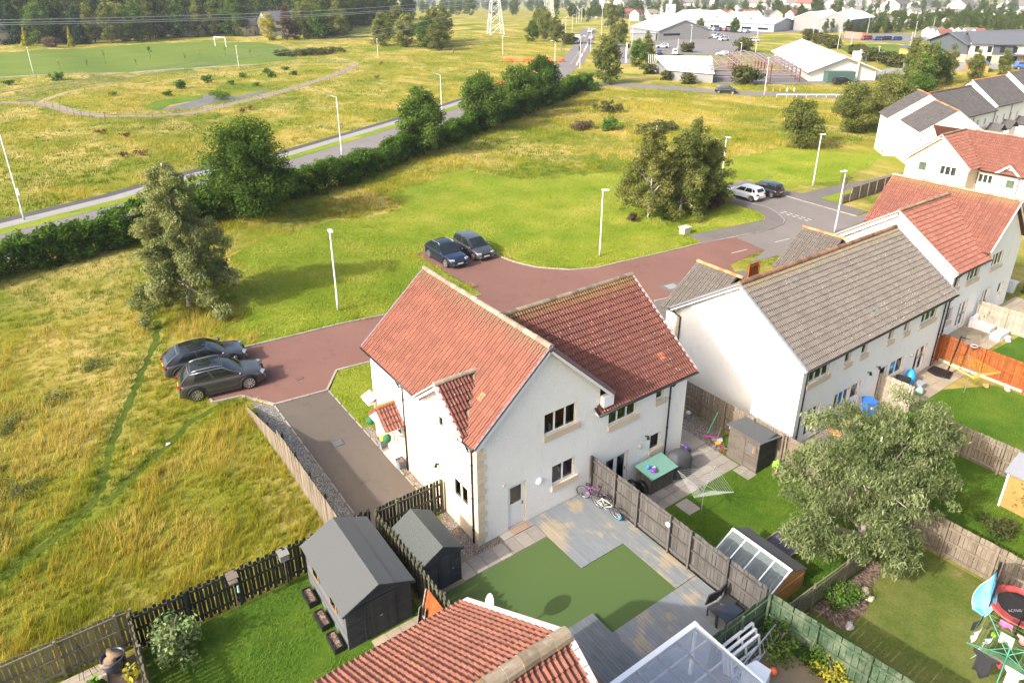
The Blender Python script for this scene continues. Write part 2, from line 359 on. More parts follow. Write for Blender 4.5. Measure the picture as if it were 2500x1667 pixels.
def lines(name, label, rects):
    t = MB()
    for (x0, y0), (x1, y1), w in rects:
        d = np.array([x1-x0, y1-y0]); d = d/np.linalg.norm(d); nn = np.array([-d[1], d[0]])*w/2
        t.poly([(x0+nn[0], y0+nn[1], H(x0, y0)+.030), (x0-nn[0], y0-nn[1], H(x0, y0)+.030), (x1-nn[0], y1-nn[1], H(x1, y1)+.030), (x1+nn[0], y1+nn[1], H(x1, y1)+.030)])
    o = t.build(name, M['whiteline']); tag(o, kind='structure')
lines('give_way_marking', '', [((64.9-.05*i+k*.55, 41.6-i*.75), (64.85-.05*i+k*.55, 41.15-i*.75), .18) for i in range(5) for k in (0, 1)])
lines('lane_marking', '', [((50.84, 36.85), (52.81, 36.65), .1), ((56.5, 36.3), (58.5, 36.1), .1), ((64.8, 48.2), (64.95, 43.6), .1), ((67.3, 51.4), (67.6, 45.2), .09)])
# inspection covers
M['iron'] = plain('cast_iron_cover', (.16, .155, .15), .55, .5, nz=.3, ns=14)
def cover(x, y, w, l, rz, label, m, rim=None):
    t = thing('manhole_cover', label, 'manhole cover', (x, y, H(x, y)+.02), rz)
    link('frame', MB().box(-w/2-.05, -l/2-.05, -.01, w/2+.05, l/2+.05, .012).mesh('frame', rim or M['dark']), t)
    link('plate', MB().box(-w/2, -l/2, 0, w/2, l/2, .02).mesh('plate', m), t)
cover(10.2, 29.66, .5, .42, 0, 'square grey iron cover set in the brown driveway', M['iron'])
cover(40.9, 34.9, .95, .75, -.1, 'pale square cover in grey surround at the edge of the red road', M['pave'], M['path'])
sheet('patched_tarmac', [(39.95, 35.5), (41.7, 35.5), (42.0, 34.35), (40.1, 34.15)], M['path'], .024)
cover(10.9, 37.0, .35, .16, .1, 'small rusty drain grate in the red tarmac', plain('rusty_iron', (.14, .07, .04), .8))
# ---- main road to the north
ROADL = [(-60, 50.5), (-20, 66.5), (-2.64, 74.6), (11.4, 80.2), (28.7, 90.2), (54.4, 104.0), (72, 113.5), (95, 127.5), (118, 146), (138, 163), (173, 198.5), (242, 273), (338, 378), (430, 480)]
rc = ROADL
sheet('main_road', strip(rc, -3.6, 3.7), M['roadfar'], .02)
sheet('verge_strip', strip(rc[:8], 3.75, 5.6), M['mown'], .03)
sheet('pavement', strip(rc[:8], 5.6, 7.4), M['pave'], .035)
sheet('cycle_path', strip(rc[:8], 7.4, 8.8), M['dark'], .04)
CROSS = [(112, 130), (119, 121.5), (124, 112.5), (129, 99), (134, 92.5), (143, 83), (158, 74), (185, 62)]
sheet('side_road', strip(CROSS, -2.6, 3.4), M['roadfar'], .035)
lines('road_edge_marking', '', [((CROSS[i][0]+2.2, CROSS[i][1]+1.3), (CROSS[i+1][0]+2.2, CROSS[i+1][1]+1.3), .12) for i in range(1, 5)])
lines('road_centre_marking', '', [((138+(173-138)*k/9, 163+35.5*k/9), (138+(173-138)*(k+.45)/9, 163+35.5*(k+.45)/9), .2) for k in range(0, 9)]+[((173+69*k/14, 198.5+74.5*k/14), (173+69*(k+.4)/14, 198.5+74.5*(k+.4)/14), .2) for k in range(14)])
sheet('layby', [(146, 163), (178, 193), (200, 214), (206, 212), (186, 190), (160, 160), (150, 152)], M['roadfar'], .026)
# ---- playing field, basin, tracks
sheet('playing_field', [(-80, 262), (-80, 222), (2, 219.5), (19, 218.4), (41, 221.5), (64, 219.5), (78, 222.5), (88, 250), (91, 280), (89.7, 296), (63, 314), (40, 313), (4.2, 291)], M['pitch'], .02)
sheet('field_path', strip([(-80, 217), (2, 217.6), (19, 216.5), (41, 219.5), (64, 217)], -.9, .9), M['pave'], .025)
sheet('basin_track', strip([(0, 172), (5.5, 167), (8.3, 161), (10.7, 150), (14.5, 142.2), (21.4, 140), (28.6, 142.4), (35.5, 147.5), (46, 154.5), (58.5, 166), (72.9, 180.5), (86, 197)], -1.3, 1.3), M['earth'], .02)
M['dryearth'] = plain('dry_grass_track', (.27, .20, .09), .95, nz=.3, ns=1.2)
sheet('upper_track', strip([(7, 167), (8.6, 172), (12.5, 179.3), (22.1, 188.6), (38.2, 196.7), (60.6, 204.7), (74, 209.5), (85, 203), (86.2, 197.2)], -.7, .8), M['dryearth'], .018)
t = NT('pond_water'); M['water'] = t.fin(t.mix(t.noise(.5, 4), (.07, .062, .05), (.17, .155, .13)), .35, spec=.3)
sheet('pond', [(23.8, 147.2), (26, 150), (28.6, 153.5), (34.4, 159.5), (35.8, 164.5), (38.3, 166), (39, 160), (42, 158.5), (46, 161.5), (49, 164), (50.5, 163), (47, 159), (41, 154.5), (34.9, 151.6), (29.7, 147.4)], M['water'], .03)
M['algae'] = grassmat('pond_algae', [(.3, (.04, .085, .005)), (.5, (.085, .145, .007)), (.7, (.14, .19, .012))], .4, 3)
sheet('pond_weed', [(22.2, 151.5), (26.2, 160.3), (31.2, 164.3), (36.4, 164.8), (35.2, 160.5), (31, 157), (27.9, 155), (24.2, 147.4)], M['algae'], .05)
# ---- business park surfaces
sheet('yard', [(176, 164), (186, 160), (200, 150), (222, 168), (250, 190), (290, 205), (310, 190), (330, 190), (330, 208), (300, 240), (285, 275), (270, 262), (250, 225), (215, 205), (196, 186)], M['roadfar'], .022)
sheet('site_yard', [(140, 108), (152, 99), (168, 90), (182, 92), (186, 100), (172, 106), (165, 128), (150, 134), (138, 122)], M['roadfar'], .024)
sheet('school_road', [(182, 92), (186, 100), (215, 104), (228, 96), (262, 80), (262, 70), (225, 84), (205, 90)], M['pave'], .024)
sheet('car_park', [(282, 172), (278, 150), (292, 138), (330, 140), (330, 172)], M['roadfar'], .024)
sheet('school_field', [(214, 118), (236, 112), (262, 122), (275, 140), (262, 150), (240, 140)], M['pitch'], .02)
# ---- garden surfaces
sheet('shed_lawn', [(-.3, 22.2), (8.6, 22.2), (8.6, 18.0), (8.0, 14), (-.3, 12)], M['lush'], .014)
sheet('corner_bed', [(-6, 22.3), (-.5, 22.3), (-.5, 12), (-6, 12)], M['earth'], .012)
sheet('shared_garden', [(18.45, 19.3), (28.4, 19.3), (28.4, 9.7), (18.6, 9.9)], M['lush'], .012)
sheet('trampoline_lawn', [(18.6, 9.8), (28.4, 9.7), (28.8, 1), (19.3, 1)], M['worn'], .014)
sheet('long_lawn', [(28.7, 15.4), (38.2, 15.6), (38.2, 14.6), (42.5, 14.6), (45.6, 12.9), (45.7, 8), (36.5, 8), (36.4, 1), (28.9, 1)], M['lush'], .014)
sheet('far_patio_lawn', [(46.2, 15.2), (60, 14.5), (60, 6), (46.2, 8)], M['lush'], .016)
sheet('gravel_patch', [(24.7, 24.5), (28.0, 24.5), (28.3, 19.8), (27.2, 18.6), (25.5, 18.9), (24.8, 19.5)], M['gravel'], .016)
sheet('hose_gravel', [(31.5, 16.45), (35.2, 16.45), (35.0, 15.4), (31.4, 15.4)], M['gravel'], .017)
# ================================================================== building materials
def harl(name, c=(.80, .79, .77)):
    t = NT(name); col = t.mix(t.noise(.8, 5, .65), [x*.93 for x in c], c)
    col = t.mix(t.ramp(t.noise(2.5, 5, .7, t.vec((1, 1, .3))), .56, .78, 0, .5), col, [c[0]*.72, c[1]*.70, c[2]*.66])
    col = t.mix(t.ramp(t.noise(13, 3, .7), .50, .75, 0, .22), col, [x*.7 for x in c])
    t.bump(t.math('ADD', t.noise(34, 3, .7), t.noise(11, 3, .6)), .8, .03); return t.fin(col, .95, spec=.2)
M['harl'] = harl('white_roughcast', (.87, .848, .805)); M['cream'] = harl('cream_render', (.56, .45, .31)); M['stone'] = plain('cream_cast_stone', (.60, .49, .35), .9, var=.08, nz=.12, ns=3)
M['upvc'] = plain('white_upvc', (.80, .80, .80), .35, nz=.02); M['black'] = plain('black_plastic', (.012, .012, .014), .45, nz=.1)
M['lead'] = plain('grey_lead', (.20, .21, .23), .6); M['verge'] = plain('purple_grey_verge_cap', (.14, .11, .13), .7, nz=.2)
M['pinkverge'] = plain('pale_pink_verge_mortar', (.52, .42, .40), .85, nz=.2)
def tilemat(name, base, dark, lite, speck=(.7, .68, .62), amt=.5, lichen=None, zr=None, rnd=.35):
    t = NT(name); v = t.math('FRACT', t.math('ADD', t.rnd(), t.attr()))
    c = t.mix(v, [a*(1-rnd) for a in base], [min(1, a*(1+rnd)) for a in base])
    c = t.mix(t.ramp(t.noise(1.1, 5, .7), .45, .75, 0, .5), c, dark)
    c = t.mix(t.ramp(t.noise(3.7, 4, .7), .56, .72, 0, .55), c, lite)
    sp = t.voro(7.5); c = t.mix(t.math('MULTIPLY', t.ramp(sp, .13, .09), t.math('MULTIPLY', t.ramp(t.noise(.7, 3), .35, .6), amt)), c, speck)
    if lichen: c = t.mix(t.ramp(t.noise(6, 5, .75), .58, .68, 0, lichen[1]), c, lichen[0])
    if zr:     # moss and lichen gathered in a band just under the ridge
        sep = t.n('ShaderNodeSeparateXYZ'); t.L(t.pos(), sep.inputs[0])
        band = t.math('MULTIPLY', t.ramp(sep.outputs[2], zr[0], zr[1]), t.ramp(t.noise(2.2, 4, .7), .30, .62)); c = t.mix(band, c, zr[2])
    t.bump(t.noise(45, 3), .25, .01); return t.fin(c, .9, spec=.2)
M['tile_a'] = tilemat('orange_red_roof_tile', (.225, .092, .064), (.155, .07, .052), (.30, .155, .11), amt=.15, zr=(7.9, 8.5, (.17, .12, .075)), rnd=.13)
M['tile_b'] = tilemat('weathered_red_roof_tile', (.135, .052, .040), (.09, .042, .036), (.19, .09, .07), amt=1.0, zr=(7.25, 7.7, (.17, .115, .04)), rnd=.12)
M['tile_g'] = tilemat('grey_brown_roof_tile', (.13, .114, .10), (.095, .083, .074), (.18, .16, .136), amt=.8, rnd=.10, zr=(6.75, 7.2, (.22, .17, .09)))
M['tile_c'] = tilemat('faded_red_roof_tile', (.20, .082, .06), (.155, .067, .052), (.26, .14, .10), amt=.8, zr=(7.1, 7.6, (.24, .15, .07)), rnd=.12)
M['tile_f'] = tilemat('lichened_red_roof_tile', (.20, .08, .055), (.135, .067, .05), (.28, .15, .10), amt=.4, lichen=((.06, .045, .045), .6), rnd=.16)
M['tile_s'] = tilemat('slate_grey_roof_tile', (.085, .08, .079), (.06, .057, .056), (.115, .11, .106), amt=.15, rnd=.15)
M['tile_n'] = plain('new_orange_tile', (.55, .17, .07), .8, nz=.1)
M['ridge_l'] = tilemat('lichened_ridge_tile', (.20, .16, .115), (.08, .06, .04), (.33, .285, .22), lichen=((.42, .25, .035), .8), amt=.6)
M['ridge_p'] = tilemat('pale_ridge_tile', (.28, .22, .165), (.13, .10, .07), (.38, .32, .25), lichen=((.16, .11, .06), .7), amt=.6)
M['ridge_b'] = tilemat('brown_ridge_tile', (.20, .105, .06), (.10, .06, .04), (.34, .24, .14), amt=.3)
M['ridge_o'] = tilemat('orange_ridge_tile', (.52, .20, .08), (.40, .15, .07), (.60, .33, .20), amt=.1)
t = NT('window_glass'); t.t.nodes.remove(t.b)
gl = t.n('ShaderNodeBsdfGlossy'); gl.inputs['Roughness'].default_value = .02; tr = t.n('ShaderNodeBsdfTransparent'); tr.inputs[0].default_value = (.72, .78, .76, 1)
fr = t.n('ShaderNodeFresnel'); fr.inputs[0].default_value = 1.5; ms = t.n('ShaderNodeMixShader')
t.L(t.math('ADD', t.math('MULTIPLY', fr.outputs[0], 1.2), .08), ms.inputs[0]); t.L(tr.outputs[0], ms.inputs[1]); t.L(gl.outputs[0], ms.inputs[2]); t.L(ms.outputs[0], t.out.inputs[0]); M['glass'] = t.m
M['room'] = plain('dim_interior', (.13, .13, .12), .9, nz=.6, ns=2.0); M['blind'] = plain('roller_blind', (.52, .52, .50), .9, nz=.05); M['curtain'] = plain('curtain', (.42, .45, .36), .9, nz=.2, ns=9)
def uv3(O, U, u, v): return (O[0]+U[0]*u, O[1]+U[1]*u, O[2]+v)
def wall(house, O, U, outer, holes, mat, reveal=.14, jamb=None, name='wall'):
    """flat wall in the plane through O along U and up, with real openings and reveals"""
    from mathutils.geometry import tessellate_polygon
    N = (-U[1], U[0]); m = MB()
    loops = [outer]+[[(a, c), (b, c), (b, d), (a, d)] for a, b, c, d in holes]
    flat = [p for l in loops for p in l]
    b0 = [uv3(O, U, *p) for p in flat]
    m.add(b0, tessellate_polygon([[Vector((p[0], p[1], 0)) for p in l] for l in loops]))
    w = m.build(name, mat, house)
    if holes:
        for a, b, c, d in holes:
            j = MB()
            for p, q in (((a, c), (b, c)), ((b, c), (b, d)), ((b, d), (a, d)), ((a, d), (a, c))):
                P = uv3(O, U, *p); Q = uv3(O, U, *q); j.quad(P, Q, (Q[0]+N[0]*reveal, Q[1]+N[1]*reveal, Q[2]), (P[0]+N[0]*reveal, P[1]+N[1]*reveal, P[2]))
            j.build('reveal', jamb or mat, w)
    return w
def rbox(m, O, U, u0, u1, v0, v1, d0, d1):
    """box in wall coordinates: u along, v up, d inwards"""
    N = (-U[1], U[0]); P = lambda u, v, d: (O[0]+U[0]*u+N[0]*d, O[1]+U[1]*u+N[1]*d, O[2]+v)
    m.add([P(u0, v0, d0), P(u1, v0, d0), P(u1, v0, d1), P(u0, v0, d1), P(u0, v1, d0), P(u1, v1, d0), P(u1, v1, d1), P(u0, v1, d1)],
          [(0, 3, 2, 1), (4, 5, 6, 7), (0, 1, 5, 4), (1, 2, 6, 5), (2, 3, 7, 6), (3, 0, 4, 7)])
def window(house, O, U, hole, n=2, sill=True, blind=0.0, curtain=False, d=.07, fw=.055):
    a, b, c, e = hole; m = MB(); g = .004
    rbox(m, O, U, a+g, b-g, c+g, c+fw, d, d+.06); rbox(m, O, U, a+g, b-g, e-fw, e-g, d, d+.06)
    cuts = [a+(b-a)*i/n for i in range(n+1)]
    for i, u in enumerate(cuts):
        u0, u1 = (u+g, u+fw) if i == 0 else (u-fw, u-g) if i == n else (u-.04, u+.04)
        rbox(m, O, U, u0, u1, c+fw, e-fw, d+.001, d+.059)
    w = m.build('window', M['upvc'], house)
    for i in range(n):
        p = MB(); rbox(p, O, U, cuts[i]+.03, cuts[i+1]-.03, c+.03, e-.03, d+.025, d+.035); p.build('pane', M['glass'], w)
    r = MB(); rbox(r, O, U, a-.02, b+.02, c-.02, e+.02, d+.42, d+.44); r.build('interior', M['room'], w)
    if blind: q = MB(); rbox(q, O, U, a+.03, b-.03, e-(e-c)*blind, e-.02, d+.08, d+.09); q.build('blind', M['blind'], w)
    if curtain: q = MB(); rbox(q, O, U, a+.03, b-.03, c+.03, e-.02, d+.10, d+.115); q.build('curtain', M['curtain'], w)
    if sill: s = MB(); rbox(s, O, U, a-.03, b+.2, c-.30, c-.004, -.07, d+.02); s.build('sill', M['stone'], w)
    return w
def door(house, O, U, hole, mat, glazed=.45, d=.08, leafs=1):
    a, b, c, e = hole; m = MB(); g = .004
    rbox(m, O, U, a+g, a+.07, c, e-g, d, d+.07); rbox(m, O, U, b-.07, b-g, c, e-g, d, d+.07); rbox(m, O, U, a+.07, b-.07, e-.07, e-g, d, d+.07)
    dr = m.build('door', M['upvc'], house)
    W = (b-a-.14)/leafs
    for i in range(leafs):
        u0 = a+.07+i*W+.006; u1 = u0+W-.012; v0 = c+.02; v1 = e-.08; gs = v0+(v1-v0)*(1-glazed)
        l = MB(); rbox(l, O, U, u0, u0+.1, v0, v1, d+.015, d+.06); rbox(l, O, U, u1-.1, u1, v0, v1, d+.015, d+.06); rbox(l, O, U, u0+.1, u1-.1, v1-.1, v1, d+.016, d+.06)
        rbox(l, O, U, u0+.1, u1-.1, v0, max(v0+.12, gs), d+.016, d+.06)
        if glazed < .7: rbox(l, O, U, u0+.18, u1-.18, v0+.15, gs-.12, d+.006, d+.02)
        L = l.build('leaf', mat, dr)
        p = MB(); rbox(p, O, U, u0+.09, u1-.09, max(v0+.11, gs), v1-.09, d+.03, d+.04); p.build('pane', M['glass'], dr)
        h = MB(); rbox(h, O, U, u1-.08, u1-.03, v0+.95, v0+1.12, d-.02, d+.02); h.build('handle', M['lead'], dr)
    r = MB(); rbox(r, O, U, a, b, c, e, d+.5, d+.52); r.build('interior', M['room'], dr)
    return dr
# ---- roof tiles
def tilemesh(name, mat, W=.30, L=.42, dep=.048, roll=2, th=.03, lift=.06):
    xs = []
    for r in range(roll):
        w = W/roll; xs += [(r*w+w*f, z*dep) for f, z in ((0, .0), (.36, .06), (.52, .75), (.72, 1.0), (.90, .72))]
    xs = [(x, z) for x, z in xs]; xs.append((W-.014, -.004)); k = len(xs); V = []
    for y, dz in ((0, lift), (L, 0)): V += [(x, y, z+dz) for x, z in xs]
    V += [(x, 0.003, z+lift-.015) for x, z in xs]
    F = [(i, i+1, k+i+1, k+i) for i in range(k-1)]+[(2*k+i, 2*k+i+1, i+1, i) for i in range(k-1)]
    me = bpy.data.meshes.new(name); me.from_pydata(V, [], F); me.materials.append(mat); me.update(); return me, np.array(V), np.array(F)
class Roof:
    def __init__(s, house, mat, W=.30, E=.335, limit=300, **k): s.h = house; s.W = W; s.E = E; s.mat = mat; s.T = []; s.limit = limit; s.k = k
    def plane(s, O, U, S, poly, board=True, bmat=None, skip=()):
        """O eave corner, U along the eave, S up the slope (unit), poly in (u,s)"""
        O = Vector(O); U = Vector(U).normalized(); S = Vector(S).normalized(); N = U.cross(S)
        if board: MB().slab([O+U*a+S*b for a, b in poly], .07).build('roof', bmat or s.mat, s.h)
        us = [p[0] for p in poly]; ss = [p[1] for p in poly]; P = np.array([(0, 0)]*0).reshape(0, 2)
        nu = int((max(us)-min(us))/s.W+.5); ns = int((max(ss)-min(ss))/s.E+.5)
        w = (max(us)-min(us))/nu
        for j in range(ns):
            for i in range(nu):
                c = np.array([[min(us)+(i+.5)*w, min(ss)+(j+.5)*s.E]])
                if not inpoly(c, poly)[0]: continue
                p = O+U*(min(us)+i*w)+S*(min(ss)+j*s.E-.02)+N*.012
                s.T.append((p, U, S, N, w/s.W))
    def finish(s):
        me, V, F = tilemesh('roof_tile', s.mat, W=s.W, L=s.E+.08, **s.k)
        sc = []
        for p, U, S, N, w in s.T:
            x, y, d = proj(p); vis = -40 < x < 2540 and -40 < y < 1700 and d > 0 and N.dot(Vector((0, 0, CAMH))-p) > 0
            sc.append((0 if vis else 1e6)+d)
        order = np.argsort(sc); one = set(order[:s.limit].tolist()); off = WL[s.h.name]
        VV = []; FF = []; va = []; n = 0
        for k, (p, U, S, N, w) in enumerate(s.T):
            if k in one:
                o = link('roof_tile', me, s.h); m = Matrix(((U.x*w, S.x, N.x, p.x-off.x), (U.y*w, S.y, N.y, p.y-off.y), (U.z*w, S.z, N.z, p.z-off.z), (0, 0, 0, 1))); o.matrix_local = m
            else:
                A = np.array([U*w, S, N]); VV.append(V@A+np.array(p-off)); FF.append(F+n); n += len(V); va.append(np.full(len(V), random.random()))
        if VV: o = link('roof_tiles', npmesh('roof_tiles', np.concatenate(VV), np.concatenate(FF), s.mat, np.concatenate(va)), s.h, kind='stuff'); o.data.shade_flat()
def ridge(house, a, b, mat, r=.13, L=.45):
    a = Vector(a); b = Vector(b); d = b-a; n = max(1, round(d.length/L)); d.normalize(); s = d.cross(Vector((0, 0, 1))).normalized(); up = s.cross(d); l = (b-a).length/n
    V = []; F = []; K = 7
    for y in (0, l*1.02):
        V += [(s*math.cos(math.pi*i/(K-1))+up*math.sin(math.pi*i/(K-1)))*(r*(1.0 if y else 1.08))+d*y for i in range(K)]
    F = [(i, i+1, K+i+1, K+i) for i in range(K-1)]+[tuple(range(K)), tuple(range(2*K-1, K-1, -1))]
    me = bpy.data.meshes.new('ridge_tile'); me.from_pydata([tuple(v) for v in V], [], F); me.materials.append(mat); me.update(); off = WL[house.name]
    for i in range(n): link('ridge_tile', me, house, loc=a+d*(l*i)-off+Vector((0, 0, random.uniform(-.012, .012)-.03)))
def gutter(house, a, b, r=.06): MB().tube([a, b], r, 8).build('gutter', M['black'], house, smooth=True)
def pipe(house, top, bot, out=None):
    pts = ([out, (out[0]*.5+top[0]*.5, out[1]*.5+top[1]*.5, top[2]+.02)] if out else [])+[top, bot]
    o = MB().tube(pts, .042, 8).build('downpipe', M['black'], house, smooth=True)
    for k in (.15, .5, .85):
        z = top[2]+(bot[2]-top[2])*k; MB().tube([(top[0], top[1], z-.03), (top[0], top[1], z+.03)], .058, 8).build('bracket', M['black'], o)
def barge(house, a, b, w=.2, th=.035, mat=None, name='bargeboard'):
    MB().bar(a, b, th, w).build(name, mat or M['upvc'], house)
def vergecaps(house, a, b, mat, w=.16, h=.1, L=.36):
    a = Vector(a); b = Vector(b); d = b-a; n = max(1, round(d.length/L))
    for i in range(n): MB().bar(a+d*(i/n), a+d*((i+.96)/n), w, h).build('verge_cap', mat, house)
def lampwall(house, p, m, r=.13):
    t = MB().lathe([(r, 0), (r*.95, .05), (r*.6, .1), (.02, .12)], (0, 0, 0), 14, 'y'); t.v = [(a+p[0], p[1]-b, c+p[2]) for a, b, c in t.v]; t.build('wall_lamp', m, house, smooth=True)
def spot(house, p, dirn):
    m = MB(); m.tube([p, (p[0]+dirn[0]*.12, p[1]+dirn[1]*.12, p[2])], .03, 6); q = (p[0]+dirn[0]*.16, p[1]+dirn[1]*.16, p[2]-.02)
    m.tube([(q[0], q[1], q[2]+.1), (q[0]+dirn[0]*.04, q[1]+dirn[1]*.04, q[2]-.08)], [.05, .08], 8); m.build('wall_light', M['black'], house, smooth=True)
# ================================================================== the semi-detached pair in the middle
hs = thing('semi_detached_house', 'white roughcast semi-detached house with red tiled roofs beside the brown driveway', 'house', (12.2, 19.46, 0))
X0, X1, X2, YF, YB = 12.2, 18.72, 24.6, 19.46, 29.2
EX = (1, 0); ZE, ZR, XR = 5.0, 8.4, 15.66
o1 = (X0, YF, 0)
hole_d = (1.5, 2.44, .06, 2.3); hole_l = (3.88, 5.16, 1.27, 2.3); hole_u = (3.4, 5.17, 4.1, 5.16)
gab = [(0, -1.1), (X1-X0, -1.1), (X1-X0, 5.36), (XR-X0, 8.22), (0, 5.16)]
wall(hs, o1, EX, gab, [hole_d, hole_l, hole_u], M['harl'], jamb=M['stone'])
window(hs, o1, EX, hole_l, 2, blind=.42); window(hs, o1, EX, hole_u, 3, blind=.3); door(hs, o1, EX, hole_d, M['upvc'])
o2 = (X1, YF, -1); hp = (.55, 2.1, .05, 2.16); hk = (3.55, 4.27, 1.40, 2.32); hw = (.62, 2.38, 4.08, 4.98); hz = (3.7, 4.22, 4.28, 4.95)
wall(hs, o2, EX, [(0, -.2), (X2-X1, -.2), (X2-X1, 5.12), (0, 5.12)], [hp, hk, hw, hz], M['harl'], jamb=M['stone'])
door(hs, o2, EX, hp, M['upvc'], .92, leafs=2); window(hs, o2, EX, hk, 1); window(hs, o2, EX, hw, 3, curtain=True); window(hs, o2, EX, hz, 1)
# side wall with the wall-head dormer, facing the driveway
o3 = (X0, YB, 0); EYm = (0, -1); yy = lambda y: YB-y
h1 = (yy(22.62), yy(22.08), 4.25, 5.32); h2 = (yy(21.22), yy(20.68), 4.25, 5.32); h3 = (yy(21.5), yy(20.25), 1.3, 2.42); h4 = (yy(27.2), yy(26.25), .12, 2.15)
wall(hs, o3, EYm, [(0, -.6), (yy(YF), -.6), (yy(YF), 4.98), (yy(20.15), 4.98), (yy(21.85), 6.42), (yy(23.5), 4.98), (0, 4.98)], [h1, h2, h3, h4], M['harl'], jamb=M['stone'])
for h_ in (h1, h2): window(hs, o3, EYm, h_, 1)
window(hs, o3, EYm, h3, 2); door(hs, o3, EYm, h4, M['upvc'], .3)
wall(hs, (X2, YF, 0), (0, 1), [(0, -1.2), (9.0, -1.2), (9.0, 4.1), (4.55, 7.55), (0, 4.1)], [], M['harl'])
wall(hs, (X1, YB, 0), (-1, 0), [(0, -1), (X1-X0, -1), (X1-X0, 4.98), (X1-XR, 8.17), (0, 4.9)], [], M['harl'])
wall(hs, (X2, 28.46, 0), (-1, 0), [(0, -1.2), (X2-X1, -1.2), (X2-X1, 4.1), (0, 4.1)], [], M['harl'])
wall(hs, (X1, 24.0, 0), (0, 1), [(0, -1), (5.2, -1), (5.2, 4.9), (0, 4.9)], [], M['harl'])
# cream stone lower cladding on the driveway side
st = MB()
for a, b, z0, z1 in ((20.0, 20.2, 0, 2.55), (21.55, 26.1, 0, 2.55), (27.35, 29.22, 0, 2.55), (20.2, 21.55, 0, 1.0), (26.1, 27.35, 2.2, 2.55), (20.2, 21.55, 2.44, 2.55)): st.box(X0-.03, a, z0, X0-.002, b, z1)
st.build('stone_cladding', M['stone'], hs)
for k in range(17):
    z = .02+k*.285; w = .42 if k % 2 else .30
    MB().box(X0-.035, YF-.03, z, X0+w, YF-.002, z+.27).build('quoin', M['stone'], hs); MB().box(X0-.033, YF-.002, z, X0-.002, YF+(.30 if k % 2 else .42), z+.27).build('quoin', M['stone'], hs)
for k in range(14): MB().box(X2-.2, 28.44, -.9+k*.36, X2+.02, 28.5, -.9+k*.36+.33).build('quoin', M['stone'], hs)
# roofs
ra = Roof(hs, M['tile_a'], limit=190); xe, ye0, ye1 = 11.92, 19.18, 29.48; zr, ze = 8.46, 5.16
S1 = Vector((XR-xe, 0, zr-ze)); sl1 = S1.length
dm = (21.85, 1.82)   # dormer centre and half width along y
fy = lambda y: ye1-y
zd = 6.72; sd_ = (zd-ze)/(zr-ze)*sl1
ra.plane((xe, ye1, ze), (0, -1, 0), S1, [(0, 0), (fy(dm[0]+dm[1]), 0), (fy(dm[0]), sd_), (fy(dm[0]-dm[1]), 0), (fy(ye0), 0), (fy(ye0), sl1), (0, sl1)])
S2 = Vector((XR-19.4, 0, zr-4.95))
ra.plane((19.4, ye0, 4.95), (0, 1, 0), S2, [(0, 0), (fy(ye0), 0), (fy(ye0), S2.length), (0, S2.length)])
# dormer slopes
apex = Vector((11.78, dm[0], zd+.1)); back = Vector((XR-(zr-zd)*(XR-xe)/(zr-ze), dm[0], zd+.1)); foot = Vector((11.78, dm[0]-dm[1]-.05, 5.32)); footf = Vector((11.78, dm[0]+dm[1]+.05, 5.32))
for f_, u_ in ((foot, 1), (footf, -1)):
    S_ = apex-f_; L_ = S_.length; bw = (back-apex).length; base = f_ if u_ > 0 else f_
    if u_ > 0: rb_ = [(0, 0), (.16, 0), (bw, L_), (0, L_)]; Od, Ud = f_, (1, 0, 0)
    else: rb_ = [(bw, 0), (bw-.16, 0), (0, L_), (bw, L_)]; Od, Ud = f_+Vector((bw, 0, 0)), (-1, 0, 0)
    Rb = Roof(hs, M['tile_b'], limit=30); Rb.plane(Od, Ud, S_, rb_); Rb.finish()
MB().poly([(X0-.015, 20.0, 4.93), (X0-.015, 20.0, 5.16), (X0-.015, 21.85, 6.6), (X0-.015, 23.7, 5.16), (X0-.015, 23.7, 4.93)]).build('dormer_front', M['harl'], hs)
ridge(hs, apex+Vector((-.05, 0, .05)), back+Vector((.1, 0, .05)), M['ridge_p'], .12)
for f_ in (foot, footf):
    barge(hs, f_+Vector((.02, 0, -.1)), apex+Vector((.02, 0, -.1)), .2); vergecaps(hs, f_+Vector((-.02, 0, .03)), apex+Vector((-.02, 0, .03)), M['pinkverge'], .16, .07)
    MB().bar(f_+Vector((.2, 0, 0)), back+Vector((0, 0, -.02)), .14, .05).build('valley', M['ridge_l'] if f_ is foot else M['lead'], hs)
ridge(hs, (XR, ye0-.02, zr+.05), (XR, ye1, zr+.05), M['ridge_p'], .14)
ra.finish()
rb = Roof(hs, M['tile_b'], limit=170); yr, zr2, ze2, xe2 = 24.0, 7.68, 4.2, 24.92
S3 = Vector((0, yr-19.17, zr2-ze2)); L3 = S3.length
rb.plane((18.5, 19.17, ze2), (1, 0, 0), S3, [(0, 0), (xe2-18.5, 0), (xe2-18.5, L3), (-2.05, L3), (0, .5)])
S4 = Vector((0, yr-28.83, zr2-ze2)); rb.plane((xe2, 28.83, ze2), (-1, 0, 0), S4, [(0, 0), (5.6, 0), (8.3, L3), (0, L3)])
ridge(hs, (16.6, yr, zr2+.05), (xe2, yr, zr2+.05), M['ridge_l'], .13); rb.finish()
for p in ((12.95, 20.35, 6.13), (22.6, 19.9, 4.78)): pass
def newtile(house, p, U, S):
    U = Vector(U); S = Vector(S).normalized(); N = U.cross(S); p = Vector(p)+N*.075
    m = MB(); m.slab([p, p+U*.3, p+U*.3+S*.36, p+S*.36], .03); m.build('roof_vent_tile', M['tile_n'], house)
newtile(hs, (xe+S1.x*.32, 20.75, ze+S1.z*.32), (0, -1, 0), S1); newtile(hs, (23.3, 19.17+S3.y*.20, ze2+S3.z*.20), (1, 0, 0), S3)
